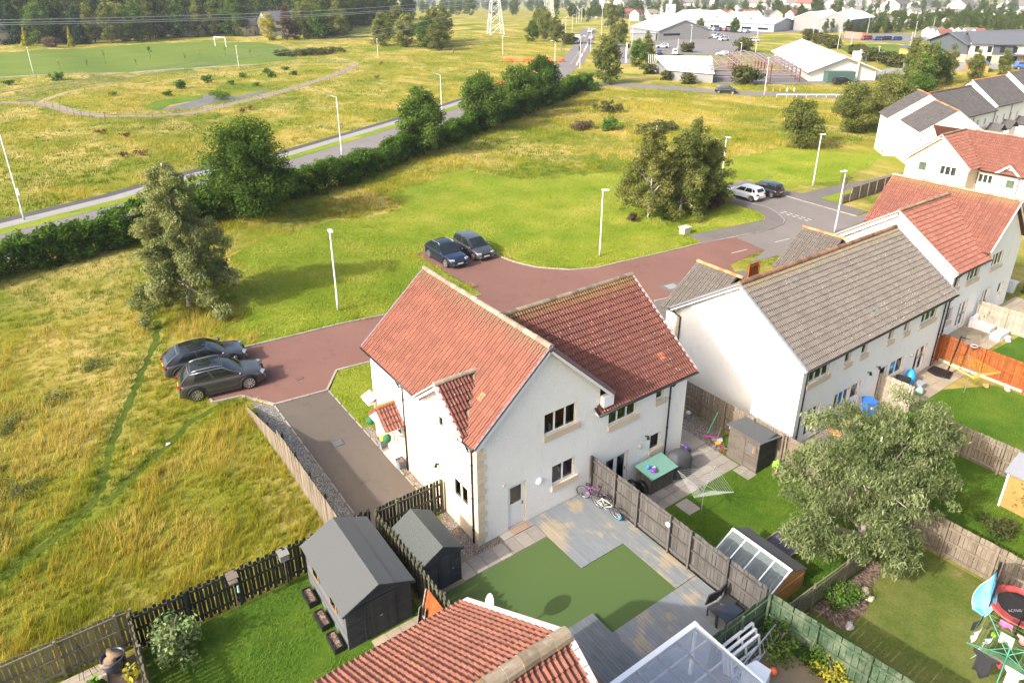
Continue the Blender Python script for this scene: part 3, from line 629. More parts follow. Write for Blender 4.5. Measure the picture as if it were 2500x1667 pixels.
# verges, barge boards, gutters
for yv in (ye0, ye1):
    barge(hs, (xe+.08, yv+.02, ze-.1), (XR, yv+.02, zr-.1), .2); barge(hs, (XR, yv+.02, zr-.1), (19.25, yv+.02, 4.95), .2)
    vergecaps(hs, (xe, yv, ze+.04), (XR, yv, zr+.05), M['verge'], .1, .1); vergecaps(hs, (XR, yv, zr+.05), (19.35, yv, 5.02), M['verge'], .13, .12)
MB().box(18.75, 19.2, 4.42, 19.35, 19.46, 4.95).build('eave_box', M['upvc'], hs)
barge(hs, (xe2-.03, 19.2, ze2-.08), (xe2-.03, yr, zr2-.1), .18); vergecaps(hs, (xe2-.02, 19.17, ze2+.05), (xe2-.02, yr, zr2+.06), M['pinkverge'], .1, .09)
MB().box(18.5, 19.24, ze2-.16, xe2-.1, 19.46, ze2-.03).build('fascia', M['upvc'], hs)
gutter(hs, (18.45, 19.1, ze2-.03), (xe2, 19.1, ze2-.03), .065); gutter(hs, (18.47, 19.12, ze2-.02), (18.47, 19.9, ze2+.45), .05)
MB().box(11.98, ye0+.05, ze-.14, X0, dm[0]-dm[1], ze-.02).build('fascia', M['upvc'], hs); MB().box(11.98, dm[0]+dm[1], ze-.14, X0, ye1-.05, ze-.02).build('fascia', M['upvc'], hs)
gutter(hs, (11.86, ye0, ze-.02), (11.86, dm[0]-dm[1]-.05, ze-.02)); gutter(hs, (11.86, dm[0]+dm[1]+.05, ze-.02), (11.86, ye1, ze-.02))
pipe(hs, (X0-.08, 19.75, 4.7), (X0-.08, 19.75, .0), (11.86, 19.75, 5.08)); pipe(hs, (X0-.08, 25.65, 4.7), (X0-.08, 25.65, .0), (11.86, 25.75, 5.08)); pipe(hs, (23.35, YF-.07, 3.85), (23.35, YF-.07, -1), (23.35, 19.1, 4.12))
# porch canopy over the side door
pr = Roof(hs, M['tile_c'], limit=60); pc, ph = 26.75, .95
for sgn in (1, -1):
    f_ = Vector((11.2, pc-ph, 2.45)) if sgn > 0 else Vector((12.2, pc+ph, 2.45)); a_ = Vector((f_.x, pc, 3.25)); S_ = a_-f_
    pr.plane(f_, (sgn, 0, 0), S_, [(0, 0), (1.0, 0), (1.0, S_.length), (0, S_.length)])
pr.finish(); ridge(hs, (11.2, pc, 3.32), (12.2, pc, 3.32), M['ridge_o'], .1)
pm = MB(); pm.poly([(11.25, pc-.85, 2.45), (11.25, pc+.85, 2.45), (11.25, pc, 3.17)]); pm.build('porch_gable', M['upvc'], hs)
MB().box(11.25, pc-.9, 2.33, 12.19, pc+.9, 2.44).build('porch_soffit', M['upvc'], hs)
for s_ in (-.8, .8): MB().bar((11.4, pc+s_, 2.33), (12.2, pc+s_, 1.7), .09).build('porch_bracket', M['upvc'], hs)
# front porch on the street corner
MB().box(11.75, 28.85, 2.1, 12.19, 29.6, 2.22).build('corner_canopy', M['upvc'], hs); MB().slab([(11.68, 28.78, 2.26), (11.68, 29.68, 2.26), (12.19, 29.68, 2.5), (12.19, 28.78, 2.5)], .06).build('corner_canopy_roof', M['pinkverge'], hs)
MB().box(11.75, 26.1, .0, 12.19, 27.5, .14).build('step', M['stone'], hs)
lampwall(hs, (15.36, YF, 1.88), M['upvc'], .17); lampwall(hs, (21.55, YF, 1.0), plain('cream_lamp', (.55, .50, .36), .4), .13); spot(hs, (21.9, YF, 1.5), (0, -1)); spot(hs, (X0, 22.56, 2.31), (-1, 0)); spot(hs, (X0, 28.2, 1.75), (-1, 0))
MB().box(13.45, YF-.03, 2.5, 13.55, YF, 2.6).build('vent', M['stone'], hs)
# ================================================================== grey roofed terrace house to the right
hg = thing('terraced_house', 'long white house with brown-grey tiled roof behind the eucalyptus tree', 'house', (29.9, 16.5, -1))
A0, A1, GF, GB = 29.9, 45.1, 16.5, 24.9; og = (A0, GF, -1)
hx = lambda a, b, c, d: (a-A0, b-A0, c+1, d+1)
L_ = [hx(30.9, 32.1, -.9, 1.05), hx(33.5, 35.0, -.05, 1.0), hx(35.15, 36.15, -.9, 1.05), hx(38.1, 38.95, -.9, 1.05), hx(39.3, 40.9, 0.0, 1.05), hx(42.35, 43.75, -.9, 1.0),
      hx(30.45, 32.3, 2.75, 3.82), hx(33.75, 34.35, 2.8, 3.75), hx(35.4, 36.0, 2.8, 3.75), hx(38.2, 38.75, 2.8, 3.75), hx(39.95, 40.5, 2.8, 3.75), hx(41.95, 43.8, 2.75, 3.82)]
wall(hg, og, EX, [(0, -.2), (A1-A0, -.2), (A1-A0, 4.92), (0, 4.92)], L_, M['harl'], jamb=M['stone'])
door(hg, og, EX, L_[0], M['upvc'], .9, leafs=2); window(hg, og, EX, L_[1], 3); door(hg, og, EX, L_[2], M['upvc'], .5); door(hg, og, EX, L_[3], plain('brown_door', (.10, .06, .05), .5), .0 + .2); window(hg, og, EX, L_[4], 2, curtain=True); door(hg, og, EX, L_[5], M['upvc'], .9, leafs=2)
for i_, n_ in ((6, 3), (7, 1), (8, 1), (9, 1), (10, 1), (11, 3)): window(hg, og, EX, L_[i_], n_, curtain=(i_ == 11))
wall(hg, (A0, GB, -1), (0, -1), [(0, -.2), (8.4, -.2), (8.4, 4.92), (4.2, 7.86), (0, 4.92)], [], M['harl'])
wall(hg, (A1, GF, -1), (0, 1), [(0, -.2), (8.4, -.2), (8.4, 4.92), (4.2, 7.86), (0, 4.92)], [], M['harl'])
wall(hg, (A1, GB, -1), (-1, 0), [(0, -.2), (A1-A0, -.2), (A1-A0, 4.92), (0, 4.92)], [], M['harl'])
for k in range(13): MB().box(A0-.02, GB-.22, -.9+k*.38, A0+.01, GB+.02, -.9+k*.38+.35).build('quoin', M['stone'], hg)
rg = Roof(hg, M['tile_g'], limit=260, E=.325); gx0, gx1 = 29.58, 45.42; S5 = Vector((0, 20.7-16.18, 7.08-3.98)); L5 = S5.length
rg.plane((gx0, 16.18, 3.98), (1, 0, 0), S5, [(0, 0), (gx1-gx0, 0), (gx1-gx0, L5), (0, L5)])
S6 = Vector((0, 20.7-25.22, 7.08-3.98)); rg.plane((gx1, 25.22, 3.98), (-1, 0, 0), S6, [(0, 0), (gx1-gx0, 0), (gx1-gx0, L5), (0, L5)])
ridge(hg, (gx0, 20.7, 7.16), (gx1, 20.7, 7.16), M['ridge_b'], .14)
for xc in (34.0, 45.4):
    for sgn in (-1, 1):
        f_ = Vector((xc-3.1, 27.1, 3.0)) if sgn < 0 else Vector((xc+3.1, 24.0, 3.0)); a_ = Vector((xc, f_.y, 5.3)); S_ = a_-f_
        rg.plane(f_, (0, sgn, 0), S_, [(0, 0), (3.1, 0), (3.1, S_.length), (0, S_.length)])
    ridge(hg, (xc, 27.1, 5.38), (xc, 23.6, 5.38), M['ridge_o'], .12)
    MB().box(xc-2.85, 24.95, -1.1, xc+2.85, 26.8, 3.0).build('wing_wall', M['harl'], hg); wall(hg, (xc+2.85, 26.82, 3.0), (-1, 0), [(0, 0), (5.7, 0), (2.85, 2.1)], [], M['harl'], name='wing_gable')
rg.finish()
for xv in (gx0, gx1):
    barge(hg, (xv+.03, 16.2, 3.92), (xv+.03, 20.7, 7.0), .18); barge(hg, (xv+.03, 20.7, 7.0), (xv+.03, 25.2, 3.92), .18)
    vergecaps(hg, (xv, 16.18, 4.04), (xv, 20.7, 7.13), M['lead'], .12, .1); vergecaps(hg, (xv, 20.7, 7.13), (xv, 25.22, 4.04), M['lead'], .12, .1)
MB().box(gx0+.1, 16.25, 3.8, gx1-.1, 16.5, 3.92).build('fascia', M['upvc'], hg); gutter(hg, (gx0, 16.12, 3.93), (gx1, 16.12, 3.93)); gutter(hg, (gx0, 25.28, 3.93), (gx0+1.3, 25.28, 3.93))
pipe(hg, (30.2, 16.43, 3.6), (30.2, 16.43, -1), (30.2, 16.12, 3.85)); pipe(hg, (44.75, 16.43, 3.6), (44.75, 16.43, -1), (44.75, 16.12, 3.85)); pipe(hg, (A0-.06, 24.6, 3.6), (A0-.06, 24.6, -1), (A0-.1, 25.2, 3.85))
for p in ((33.1, .35), (41.85, .75)): lampwall(hg, (p[0], GF, p[1]), plain('pale_lamp', (.5, .47, .38), .4), .13)
spot(hg, (36.65, GF, 1.35), (0, -1)); spot(hg, (37.6, GF, 1.4), (0, -1))
for q in ((36.6, .55), (37.2, .55)):
    MB().slab([(36.9+(q[0]-36.6), 16.18+S5.y*.2, 3.98+S5.z*.2+.09), (37.15+(q[0]-36.6), 16.18+S5.y*.2, 3.98+S5.z*.2+.09), (37.15+(q[0]-36.6), 16.18+S5.y*.255, 3.98+S5.z*.255+.09), (36.9+(q[0]-36.6), 16.18+S5.y*.255, 3.98+S5.z*.255+.09)], .03).build('roof_vent_tile', M['lead'], hg)
# ================================================================== red roofed pair further right
hr = thing('red_roofed_house', 'white house with faded red L-shaped roof beyond the grey roofed house', 'house', (48.7, 17.85, -1))
B0, B1, B2, RF = 48.75, 53.3, 59.0, 17.85; orr = (B0, RF, -1); hx = lambda a, b, c, d: (a-B0, b-B0, c+1, d+1)
L2 = [hx(50.9, 52.2, -.9, 1.25), hx(49.1, 49.9, .2, 1.25), hx(54.4, 55.6, -.9, 1.3), hx(57.0, 57.9, -.9, 1.2), hx(50.9, 52.7, 2.75, 3.85), hx(49.2, 49.75, 2.8, 3.75), hx(54.5, 56.2, 2.95, 4.0)]
wall(hr, orr, EX, [(0, -.2), (B2-B0, -.2), (B2-B0, 5.2), (56-B0, 8.3), (B1-B0, 5.45), (B1-B0-.01, 5.0), (0, 5.0)], L2, M['harl'], jamb=M['stone'])
door(hr, orr, EX, L2[0], M['upvc'], .9, leafs=2); window(hr, orr, EX, L2[1], 1); door(hr, orr, EX, L2[2], M['upvc'], .9, leafs=2); door(hr, orr, EX, L2[3], M['upvc'], .4)
window(hr, orr, EX, L2[4], 3); window(hr, orr, EX, L2[5], 1); window(hr, orr, EX, L2[6], 3)
wall(hr, (B0, 26.4, -1), (0, -1), [(0, -.2), (8.55, -.2), (8.55, 5.0), (4.28, 8.05), (0, 5.0)], [], M['harl']); wall(hr, (B2, RF, -1), (0, 1), [(0, -.2), (8.55, -.2), (8.55, 5.2), (0, 5.2)], [], M['harl'])
rr = Roof(hr, M['tile_c'], limit=240); S7 = Vector((0, 22.1-17.55, 7.2-4.05)); L7 = S7.length; rx0 = 48.42
rr.plane((rx0, 17.55, 4.05), (1, 0, 0), S7, [(0, 0), (53.2-rx0, 0), (55.7-rx0, L7*.95), (55.7-rx0, L7), (0, L7)])
S8 = Vector((0, 22.1-26.65, 7.2-4.05)); rr.plane((53.0, 26.65, 4.05), (-1, 0, 0), S8, [(0, 0), (53.0-rx0, 0), (53.0-rx0, L7), (-2.5, L7)])
S9 = Vector((56.0-52.85, 0, 7.65-4.5)); L9 = S9.length; rr.plane((52.85, 26.6, 4.5), (0, -1, 0), S9, [(0, 0), (9.05, 0), (9.05, L9), (0, L9)])
S10 = Vector((56.0-59.15, 0, 7.65-4.5)); rr.plane((59.15, 17.55, 4.5), (0, 1, 0), S10, [(0, 0), (9.05, 0), (9.05, L9), (0, L9)])
ridge(hr, (rx0, 22.1, 7.26), (55.6, 22.1, 7.26), M['ridge_l'], .13); ridge(hr, (56, 17.5, 7.72), (56, 26.6, 7.72), M['ridge_p'], .13); rr.finish()
barge(hr, (rx0+.05, 17.6, 3.93), (rx0+.05, 22.1, 7.1), .3); barge(hr, (rx0+.05, 22.1, 7.1), (rx0+.05, 26.6, 3.93), .3); vergecaps(hr, (rx0, 17.55, 4.12), (rx0, 22.1, 7.27), M['pinkverge'], .13, .08); vergecaps(hr, (rx0, 22.1, 7.27), (rx0, 26.65, 4.12), M['pinkverge'], .13, .08)
MB().bar((53.2, 17.6, 4.12), (55.7, 22.0, 7.2), .15, .04).build('valley', M['ridge_l'], hr)
barge(hr, (52.95, 17.58, 4.4), (56, 17.58, 7.5), .2); barge(hr, (56, 17.58, 7.5), (59.1, 17.58, 4.4), .2); vergecaps(hr, (52.9, 17.53, 4.58), (56, 17.53, 7.7), M['pinkverge'], .1, .08); vergecaps(hr, (56, 17.53, 7.7), (59.1, 17.53, 4.58), M['pinkverge'], .1, .08)
gutter(hr, (rx0, 17.48, 4.0), (53.2, 17.48, 4.0)); pipe(hr, (48.95, 17.78, 3.7), (48.95, 17.78, -1), (48.95, 17.48, 3.95))
MB().slab([(53.9, 27.2, 1.6), (53.9, 28.6, 1.6), (55.0, 28.6, 2.1), (55.0, 27.2, 2.1)], .08).build('porch_roof', M['tile_c'], hr)
# ================================================================== cream house beyond
hb = thing('cream_house', 'cream rendered gabled house with red roof and small white dormer', 'house', (78, 30, -1))
ob = (78.3, 36.1, -1); EY = (0, -1); hb_h = [(1.25, 2.15, 4.0, 4.95), (3.45, 5.1, 4.0, 4.95)]
wall(hb, ob, EY, [(0, -.2), (6.2, -.2), (6.2, 5.0), (3.1, 7.75), (0, 5.0)], hb_h, M['cream']); window(hb, ob, EY, hb_h[0], 1, curtain=True); window(hb, ob, EY, hb_h[1], 3)
ob2 = (80.5, 29.9, -1); h5 = [(.2, 1.55, 3.45, 4.35), (2.75, 3.6, 3.35, 4.25)]
wall(hb, ob2, EY, [(0, -.2), (9, -.2), (9, 4.8), (3.9, 4.8), (2.9, 5.6), (1.9, 4.8), (0, 4.8)], h5, M['harl']); window(hb, ob2, EY, h5[0], 3); window(hb, ob2, EY, h5[1], 1, curtain=True)
MB().box(78.3, 29.85, -1.1, 80.5, 29.9, 3.9).build('wall', M['cream'], hb); MB().box(78.4, 36.1, -1.1, 86, 36.15, 3.9).build('wall', M['cream'], hb)
rbk = Roof(hb, M['tile_c'], limit=150, E=.34)
for sgn in (1, -1):
    f_ = Vector((77.95, 29.6, 4.0)) if sgn > 0 else Vector((85, 36.45, 4.0)); a_ = Vector((f_.x, 33.0, 7.0)); S_ = a_-f_; ll = S_.length
    rbk.plane(f_, (sgn, 0, 0), S_, [(0, 0), (2.3, 0), (5.4, ll), (0, ll)] if sgn > 0 else [(0, 0), (7.05, 0), (7.05, ll), (1.6, ll)])
S_ = Vector((83.4-80.15, 0, 7.0-3.75)); ll = S_.length
rbk.plane((80.15, 36.4, 3.75), (0, -1, 0), S_, [(6.7, 0), (16.5, 0), (16.5, ll), (3.4, ll)])
ridge(hb, (77.95, 33, 7.08), (83.4, 33, 7.08), M['ridge_l'], .13); ridge(hb, (83.4, 33, 7.08), (83.4, 20, 7.08), M['ridge_p'], .13); rbk.finish()
S_ = Vector((83.4-86.6, 0, 7-3.75)); MB().slab([(86.6, 36.4, 3.75), (86.6, 20, 3.75), (83.4, 20, 7), (83.4, 36.4, 7)], .08).build('roof', M['tile_c'], hb)
barge(hb, (78, 29.65, 3.93), (78, 33, 6.9), .25); barge(hb, (78, 33, 6.9), (78, 36.4, 3.93), .25); vergecaps(hb, (77.95, 29.6, 4.08), (77.95, 33, 7.07), M['pinkverge'], .12, .08); vergecaps(hb, (77.95, 33, 7.07), (77.95, 36.45, 4.08), M['pinkverge'], .12, .08)
MB().bar((80.3, 29.7, 3.95), (83.3, 32.9, 7.05), .16, .05).build('valley', M['ridge_b'], hb)
gutter(hb, (80.1, 29.5, 3.7), (80.1, 20, 3.7)); pipe(hb, (80.42, 29.75, 3.5), (80.42, 29.75, -1)); pipe(hb, (80.42, 26, 3.5), (80.42, 26, -1))
for s_ in (1, -1): MB().slab([(80.1, 27.0+s_*1.15, 3.75), (82.1, 27.0+s_*1.15, 3.75), (82.1, 27.0, 4.75), (80.1, 27.0, 4.75)], .07).build('dormer_roof', M['tile_c'], hb); barge(hb, (80.12, 27.0+s_*1.15, 3.68), (80.12, 27.0, 4.68), .18)
for x_, y_ in ((77.4, 32), (79.6, 27.3)): MB().slab([(x_-.3, y_-1.7, .9), (x_-.3, y_+1.7, .9), (x_+.9, y_+1.7, 1.5), (x_+.9, y_-1.7, 1.5)], .08).build('porch_roof', M['tile_c'], hb)
# ================================================================== white terrace, slate-grey roofs
ht = thing('white_terrace', 'row of white houses with slate-grey roofs at the right edge', 'house', (100, 44, -1))
d1 = Vector((.735, .678, 0)); d2 = Vector((.678, -.735, 0)); P2 = Vector((93.6, 41.9, 0))
def block(base, L, W, ze_, zr_, mat, tiles, overs=.3, endw=True, cream=True):
    """gabled block: base = near-left corner, runs L along d1, W along d2"""
    c = lambda a, b, z: tuple(base+d1*a+d2*b+Vector((0, 0, z)))
    wins = []
    for a in np.arange(1.2, L-1.2, 2.6): wins += [(a, a+.75, 3.55, 4.5), (a, a+.75, .9, 1.95)]
    o_ = c(L, 0, -1); U_ = (-d1.x, -d1.y); w_ = wall(ht, o_, U_, [(0, -.3), (L, -.3), (L, ze_+1), (0, ze_+1)], wins, M['harl'])
    for k in wins: window(ht, o_, U_, k, 1, d=.06, fw=.035)
    if cream: m = MB(); rbox(m, o_, U_, .01, L-.01, -.2, .85, -.03, -.005); m.build('stone_base', M['stone'], ht)
    wall(ht, c(0, 0, -1), (d2.x, d2.y), [(0, -.3), (W, -.3), (W, ze_+1), (W/2, zr_+.85), (0, ze_+1)], [], M['harl'])
    wall(ht, c(L, W, -1), (-d2.x, -d2.y), [(0, -.3), (W, -.3), (W, ze_+1), (W/2, zr_+.85), (0, ze_+1)], [], M['harl'])
    for f_, sg in ((Vector(c(L+.2, -overs, ze_)), -1), (Vector(c(-.2, W+overs, ze_)), 1)):
        a_ = f_+(d2 if sg < 0 else -d2)*(W/2+overs)+Vector((0, 0, zr_-ze_)); S_ = a_-f_
        tiles.plane(f_, d1*sg, S_, [(0, 0), (L+.4, 0), (L+.4, S_.length), (0, S_.length)])
    ridge(ht, c(-.2, W/2, zr_+.06), c(L+.2, W/2, zr_+.06), M['ridge_o'], .11, 1.2)
    barge(ht, c(-.18, -overs, ze_-.06), c(-.18, W/2, zr_-.06), .2); barge(ht, c(-.18, W/2, zr_-.06), c(-.18, W+overs, ze_-.06), .2)
    pipe(ht, c(.1, -.07, ze_-.2), c(.1, -.07, -1))
rt = Roof(ht, M['tile_s'], limit=200, W=.33, E=.36, dep=.025)
block(P2, 8.6, 7.0, 4.0, 6.75, M['tile_s'], rt); block(P2+d1*8.65-d2*.0+d2*-1.6, 4.6, 8.6, 4.15, 7.4, M['tile_s'], rt)
d1s, d2s = d1, d2; d1 = Vector((1, .0, 0)); d2 = Vector((0, 1, 0))
def row(x0, x1, ye, yr_, ze_, zr_):
    L = x1-x0; wins = []
    for a in np.arange(1.0, L-1.0, 2.3): wins += [(a, a+.8, 3.3, 4.3)]
    wall(ht, (x0, ye, -1), (1, 0), [(0, -.3), (L, -.3), (L, ze_+1), (0, ze_+1)], wins, M['harl'])
    for k in wins: window(ht, (x0, ye, -1), (1, 0), k, 2, d=.06)
    S_ = Vector((0, yr_-ye+.3, zr_-ze_)); rt.plane((x0-.1, ye-.3, ze_), (1, 0, 0), S_, [(0, 0), (L+.2, 0), (L+.2, S_.length), (0, S_.length)])
    S_ = Vector((0, -(yr_-ye+.3), zr_-ze_)); rt.plane((x1+.1, 2*yr_-ye+.3, ze_), (-1, 0, 0), S_, [(0, 0), (L+.2, 0), (L+.2, S_.length), (0, S_.length)])
    ridge(ht, (x0-.1, yr_, zr_+.06), (x1+.1, yr_, zr_+.06), M['ridge_o'], .11, 1.2)
    wall(ht, (x0, 2*yr_-ye, -1), (0, -1), [(0, 0), (2*(yr_-ye), 0), (2*(yr_-ye), ze_+1), (yr_-ye, zr_+.9), (0, ze_+1)], [], M['harl'])
    MB().bar((x0-.05, ye-.25, ze_+.05), (x0-.05, yr_, zr_+.1), .14, .1).build('bargeboard', M['upvc'], ht); gutter(ht, (x0, ye-.36, ze_-.03), (x1, ye-.36, ze_-.03), .07)
    for xx in (x0+.1, (x0+x1)/2): pipe(ht, (xx, ye-.07, ze_-.2), (xx, ye-.07, -1))
row(104, 117, 43.2, 47.2, 4.2, 7.2); row(117.1, 128, 43.2, 47.2, 4.7, 7.9); row(128.1, 142, 42.5, 46.8, 4.9, 8.3)
for k, (x_, y_) in enumerate(((112, 42.2), (116.5, 41.6), (121, 41.8), (126, 41.2))):
    MB().box(x_-1.2, y_, -1.1, x_+1.2, 43.2, 1.5).build('porch', M['harl'], ht)
    for s_ in (1, -1): MB().slab([(x_+s_*1.5, y_-.3, 1.45), (x_+s_*1.5, 43.2, 1.45), (x_, 43.2, 2.5), (x_, y_-.3, 2.5)], .08).build('porch_roof', M['tile_s'], ht)
rt.finish()
# ================================================================== roof at the bottom of the picture
hf = thing('near_house', 'nearest red tiled roof with lichen covered ridge at the bottom edge', 'house', (0, 5, 0))
rf = Roof(hf, M['tile_f'], W=.32, E=.33, dep=.06, limit=290, lift=.07, th=.045); S11 = Vector((0, 8.84-13.42, 8.0-5.0)); L11 = S11.length
rf.plane((7.85, 13.42, 5.0), (-1, 0, 0), S11, [(0, 0), (9.5, 0), (9.5, L11), (0, L11)])
S12 = Vector((0, 8.84-4.26, 3.0)); rf.plane((-1.65, 4.26, 5.0), (1, 0, 0), S12, [(0, 0), (9.5, 0), (9.5, L11), (0, L11)])
ridge(hf, (-1.6, 8.84, 8.1), (7.87, 8.84, 8.1), M['ridge_l'], .2, .45); rf.finish()
MB().box(-1.3, 4.6, 0, 7.5, 13.1, 4.95).build('wall', M['harl'], hf); wall(hf, (7.5, 4.6, 0), (0, 1), [(0, 4.9), (8.5, 4.9), (4.25, 7.7)], [], M['harl'])
gutter(hf, (-1.6, 13.5, 4.98), (7.85, 13.5, 4.98), .065); vergecaps(hf, (7.87, 13.4, 5.1), (7.87, 8.84, 8.1), M['pinkverge'], .16, .09, .4); vergecaps(hf, (7.87, 8.84, 8.1), (7.87, 4.3, 5.1), M['pinkverge'], .16, .09, .4)
# satellite dish on the gable
dsh = thing('satellite_dish', 'white satellite dish on a pole beyond the nearest roof gable', 'satellite dish', (9.85, 15.1, 0))
MB().tube([(9.85, 15.1, 0), (9.85, 15.1, 1.85)], .03, 8).build('pole', M['lead'], dsh)
m = MB().lathe([(.02, -.07), (.16, -.05), (.3, 0), (.36, .035), (.355, .045), (.3, .012), (.16, -.035), (.02, -.055)], n=20); m.xf(Matrix.Translation((9.85, 15.1, 2.1)) @ Euler((0, R(-68), R(-20))).to_matrix().to_4x4()); m.build('dish', M['upvc'], dsh, smooth=True)
MB().bar((9.85, 15.1, 1.85), (9.4, 15.25, 2.15), .03).build('arm', M['lead'], dsh)
# ================================================================== timber materials
def wood(name, a, b, streak=(1, 1, .12), sc=14, var=.18, green=None, rough=.9):
    t = NT(name); n = t.noise(sc, 4, .65, t.vec(streak)); c = t.mix(t.ramp(n, .3, .7), a, b); c = val(t, c, var)
    c = t.mix(t.ramp(t.noise(1.3, 5, .7), .52, .75, 0, .5), c, [x*.55 for x in a])
    if green: c = t.mix(t.ramp(t.noise(2.1, 4, .7), .45, .7, 0, .6), c, green)
    t.bump(n, .35, .01); return t.fin(c, rough, spec=.2)
M['w_grey'] = wood('weathered_fence_wood', (.135, .108, .08), (.235, .195, .148)); M['w_greyg'] = wood('mossy_fence_wood', (.105, .09, .062), (.18, .16, .115), green=(.11, .13, .05))
M['w_black'] = wood('dark_stained_wood', (.016, .020, .016), (.045, .05, .04), green=(.035, .05, .022)); M['w_char'] = wood('charcoal_stained_wood', (.028, .029, .032), (.052, .053, .057), streak=(.3, .3, 2))
M['w_deckf'] = wood('grey_brown_painted_wood', (.078, .072, .067), (.108, .10, .094)); M['w_orange'] = wood('orange_stained_wood', (.22, .062, .018), (.30, .092, .028))
M['w_green'] = wood('green_painted_fence_wood', (.038, .070, .038), (.060, .10, .056), green=(.20, .21, .15)); M['w_pale'] = wood('pale_fence_wood', (.30, .255, .195), (.40, .345, .275)); M['w_olive'] = wood('olive_stained_wood', (.06, .058, .038), (.10, .095, .065), green=(.075, .085, .03))
M['w_shed'] = wood('grey_shed_boards', (.105, .09, .074), (.15, .13, .11), streak=(.25, .25, 1.5)); M['w_gold'] = wood('golden_timber', (.42, .19, .06), (.55, .27, .09), streak=(.3, .3, 1))
M['felt'] = plain('grey_roof_felt', (.078, .082, .083), .95, nz=.2, ns=30); M['felt2'] = plain('weathered_green_grey_felt', (.062, .070, .066), .95, nz=.6, ns=22); M['bluewall'] = wood('blue_grey_painted_boards', (.085, .09, .096), (.11, .115, .12), streak=(.3, .3, 2))
M['concrete'] = plain('concrete', (.40, .38, .34), .9, nz=.2, ns=6); M['alu'] = plain('aluminium', (.55, .56, .57), .35, .8); M['chrome'] = plain('galvanised_steel', (.42, .44, .45), .4, .7)
def deckmat():
    t = NT('peeling_grey_deck_paint'); paint = t.mix(t.noise(3, 4), (.135, .15, .162), (.175, .19, .20)); bare = t.mix(t.noise(22, 4, .6, t.vec((1, .06, 1))), (.20, .16, .105), (.36, .30, .215))
    big = t.noise(.75, 3, .5); fine = t.noise(9, 5, .75, t.vec((1, .10, 1)))
    m = t.math('ADD', t.math('MULTIPLY', big, .9), t.math('MULTIPLY', fine, .6)); c = t.mix(t.ramp(m, .765, .86), paint, bare)
    c = val(t, c, .08); t.bump(t.noise(60, 2, .5, t.vec((1, .03, 1))), .3, .006); return t.fin(c, .75)
M['deck'] = deckmat(); M['deck2'] = wood('grey_painted_deck', (.095, .107, .117), (.125, .138, .148), streak=(1, .1, 1), var=.06)
t = NT('artificial_turf'); M['turf'] = t.fin(t.mix(t.noise(60, 3), (.052, .088, .026), (.080, .118, .040)), .9, spec=.1)
# ================================================================== fences
def fence(label, p0, p1, z0, h, mat, slat=.13, gap=.018, side=1, post=1.8, rails=(.25, .9, 1.55), miss=False, hf=None, pmat=None, group=None, lean=0.0, base=None, ps=None, postcap=0.0):
    """vertical-board fence; side=+1: rails and posts stand to the left of p0->p1"""
    dx, dy = p1[0]-p0[0], p1[1]-p0[1]; L = math.hypot(dx, dy); t = thing('timber_fence', label, 'fence', (p0[0], p0[1], z0), math.atan2(dy, dx), group)
    me = MB().box(-slat/2, -.009, .04, slat/2, .009, h).mesh('slat', mat); n = int(L/(slat+gap)); st = L/n
    for i in range(n):
        x = (i+.5)*st; sc = 1.0 if hf is None else hf(x/L)
        yo = (-.02 if not miss else (-.03 if i % 2 else .03+.045)) * side
        link('slat', me, t, loc=(x, yo, random.uniform(-.012, .012)), rot=(lean+random.uniform(-.01, .01), random.uniform(-.008, .008), 0), scale=(1, 1, sc))
    ry = (.02 if miss else .012)*side; pm = pmat or mat
    for r in rails:
        for k in range(int(L/3.6)+1):
            a, b = k*3.6, min(L, (k+1)*3.6)
            if b-a < .1: continue
            za, zb = (r, r) if hf is None else (r*hf(a/L), r*hf(b/L))
            link('rail', MB().bar((a+.003, ry+.022*side, za), (b-.003, ry+.022*side, zb), .055, .085).mesh('rail', pm), t)
    pxs = ps if ps is not None else [k*post for k in range(int(L/post)+1)]
    pme = MB().box(-.045, -.045, -.1, .045, .045, h+.03+postcap).mesh('post', pm)
    for x in pxs: link('post', pme, t, loc=(min(x, L), ry+.085*side, 0), scale=(1, 1, 1 if hf is None else hf(min(1, x/L))))
    if base: link('gravel_board', MB().box(0, -.03, -.05, L, .03, .17).mesh('gravel_board', base), t)
    return t
fence('dark stained slatted fence along the meadow behind the big grey shed', (-.4, 22.35), (8.7, 22.35), 0, 1.72, M['w_black'], .12, .03, -1, miss=True, rails=(.3, 1.0, 1.55))
fence('grey-green open fence at the bottom left corner by the meadow', (-6.2, 22.75), (-.45, 22.72), 0, 1.7, M['w_greyg'], .13, .04, -1)
fence('weathered double sided fence running down from the meadow corner', (-.42, 22.6), (-.42, 13.5), 0, 1.72, M['w_greyg'], .12, .06, 1, miss=True)
fence('tall pale weathered board fence between meadow and driveway', (7.45, 22.5), (7.42, 30.2), 0, 1.72, M['w_grey'], .115, .02, -1, pmat=M['w_black'])
fence('low stepped end of the fence sloping down to the parked cars', (7.42, 30.25), (7.3, 35.4), 0, 1.4, M['w_grey'], .10, .008, -1, hf=lambda k: 1-.72*k, pmat=M['w_black'], rails=(.3, .9))
fence('olive fence between the two garden sheds', (8.78, 22.15), (8.9, 15.6), 0, 1.72, M['w_olive'], .12, .02, 1, miss=True)
fence('dark boarded fence and side gate across the driveway end', (8.85, 22.2), (12.1, 22.2), 0, 1.75, M['w_black'], .12, .04, -1, pmat=M['w_olive'], ps=[.02, 1.0, 2.75, 3.15])
fence('grey-brown painted fence along the timber deck', (18.4, 19.38), (18.42, 9.95), 0, 1.9, M['w_deckf'], .145, .012, -1, rails=(.25, 1.0, 1.7), ps=[.05, 1.6, 3.0, 4.82, 5.9, 7.7, 9.35], base=None, postcap=.05)
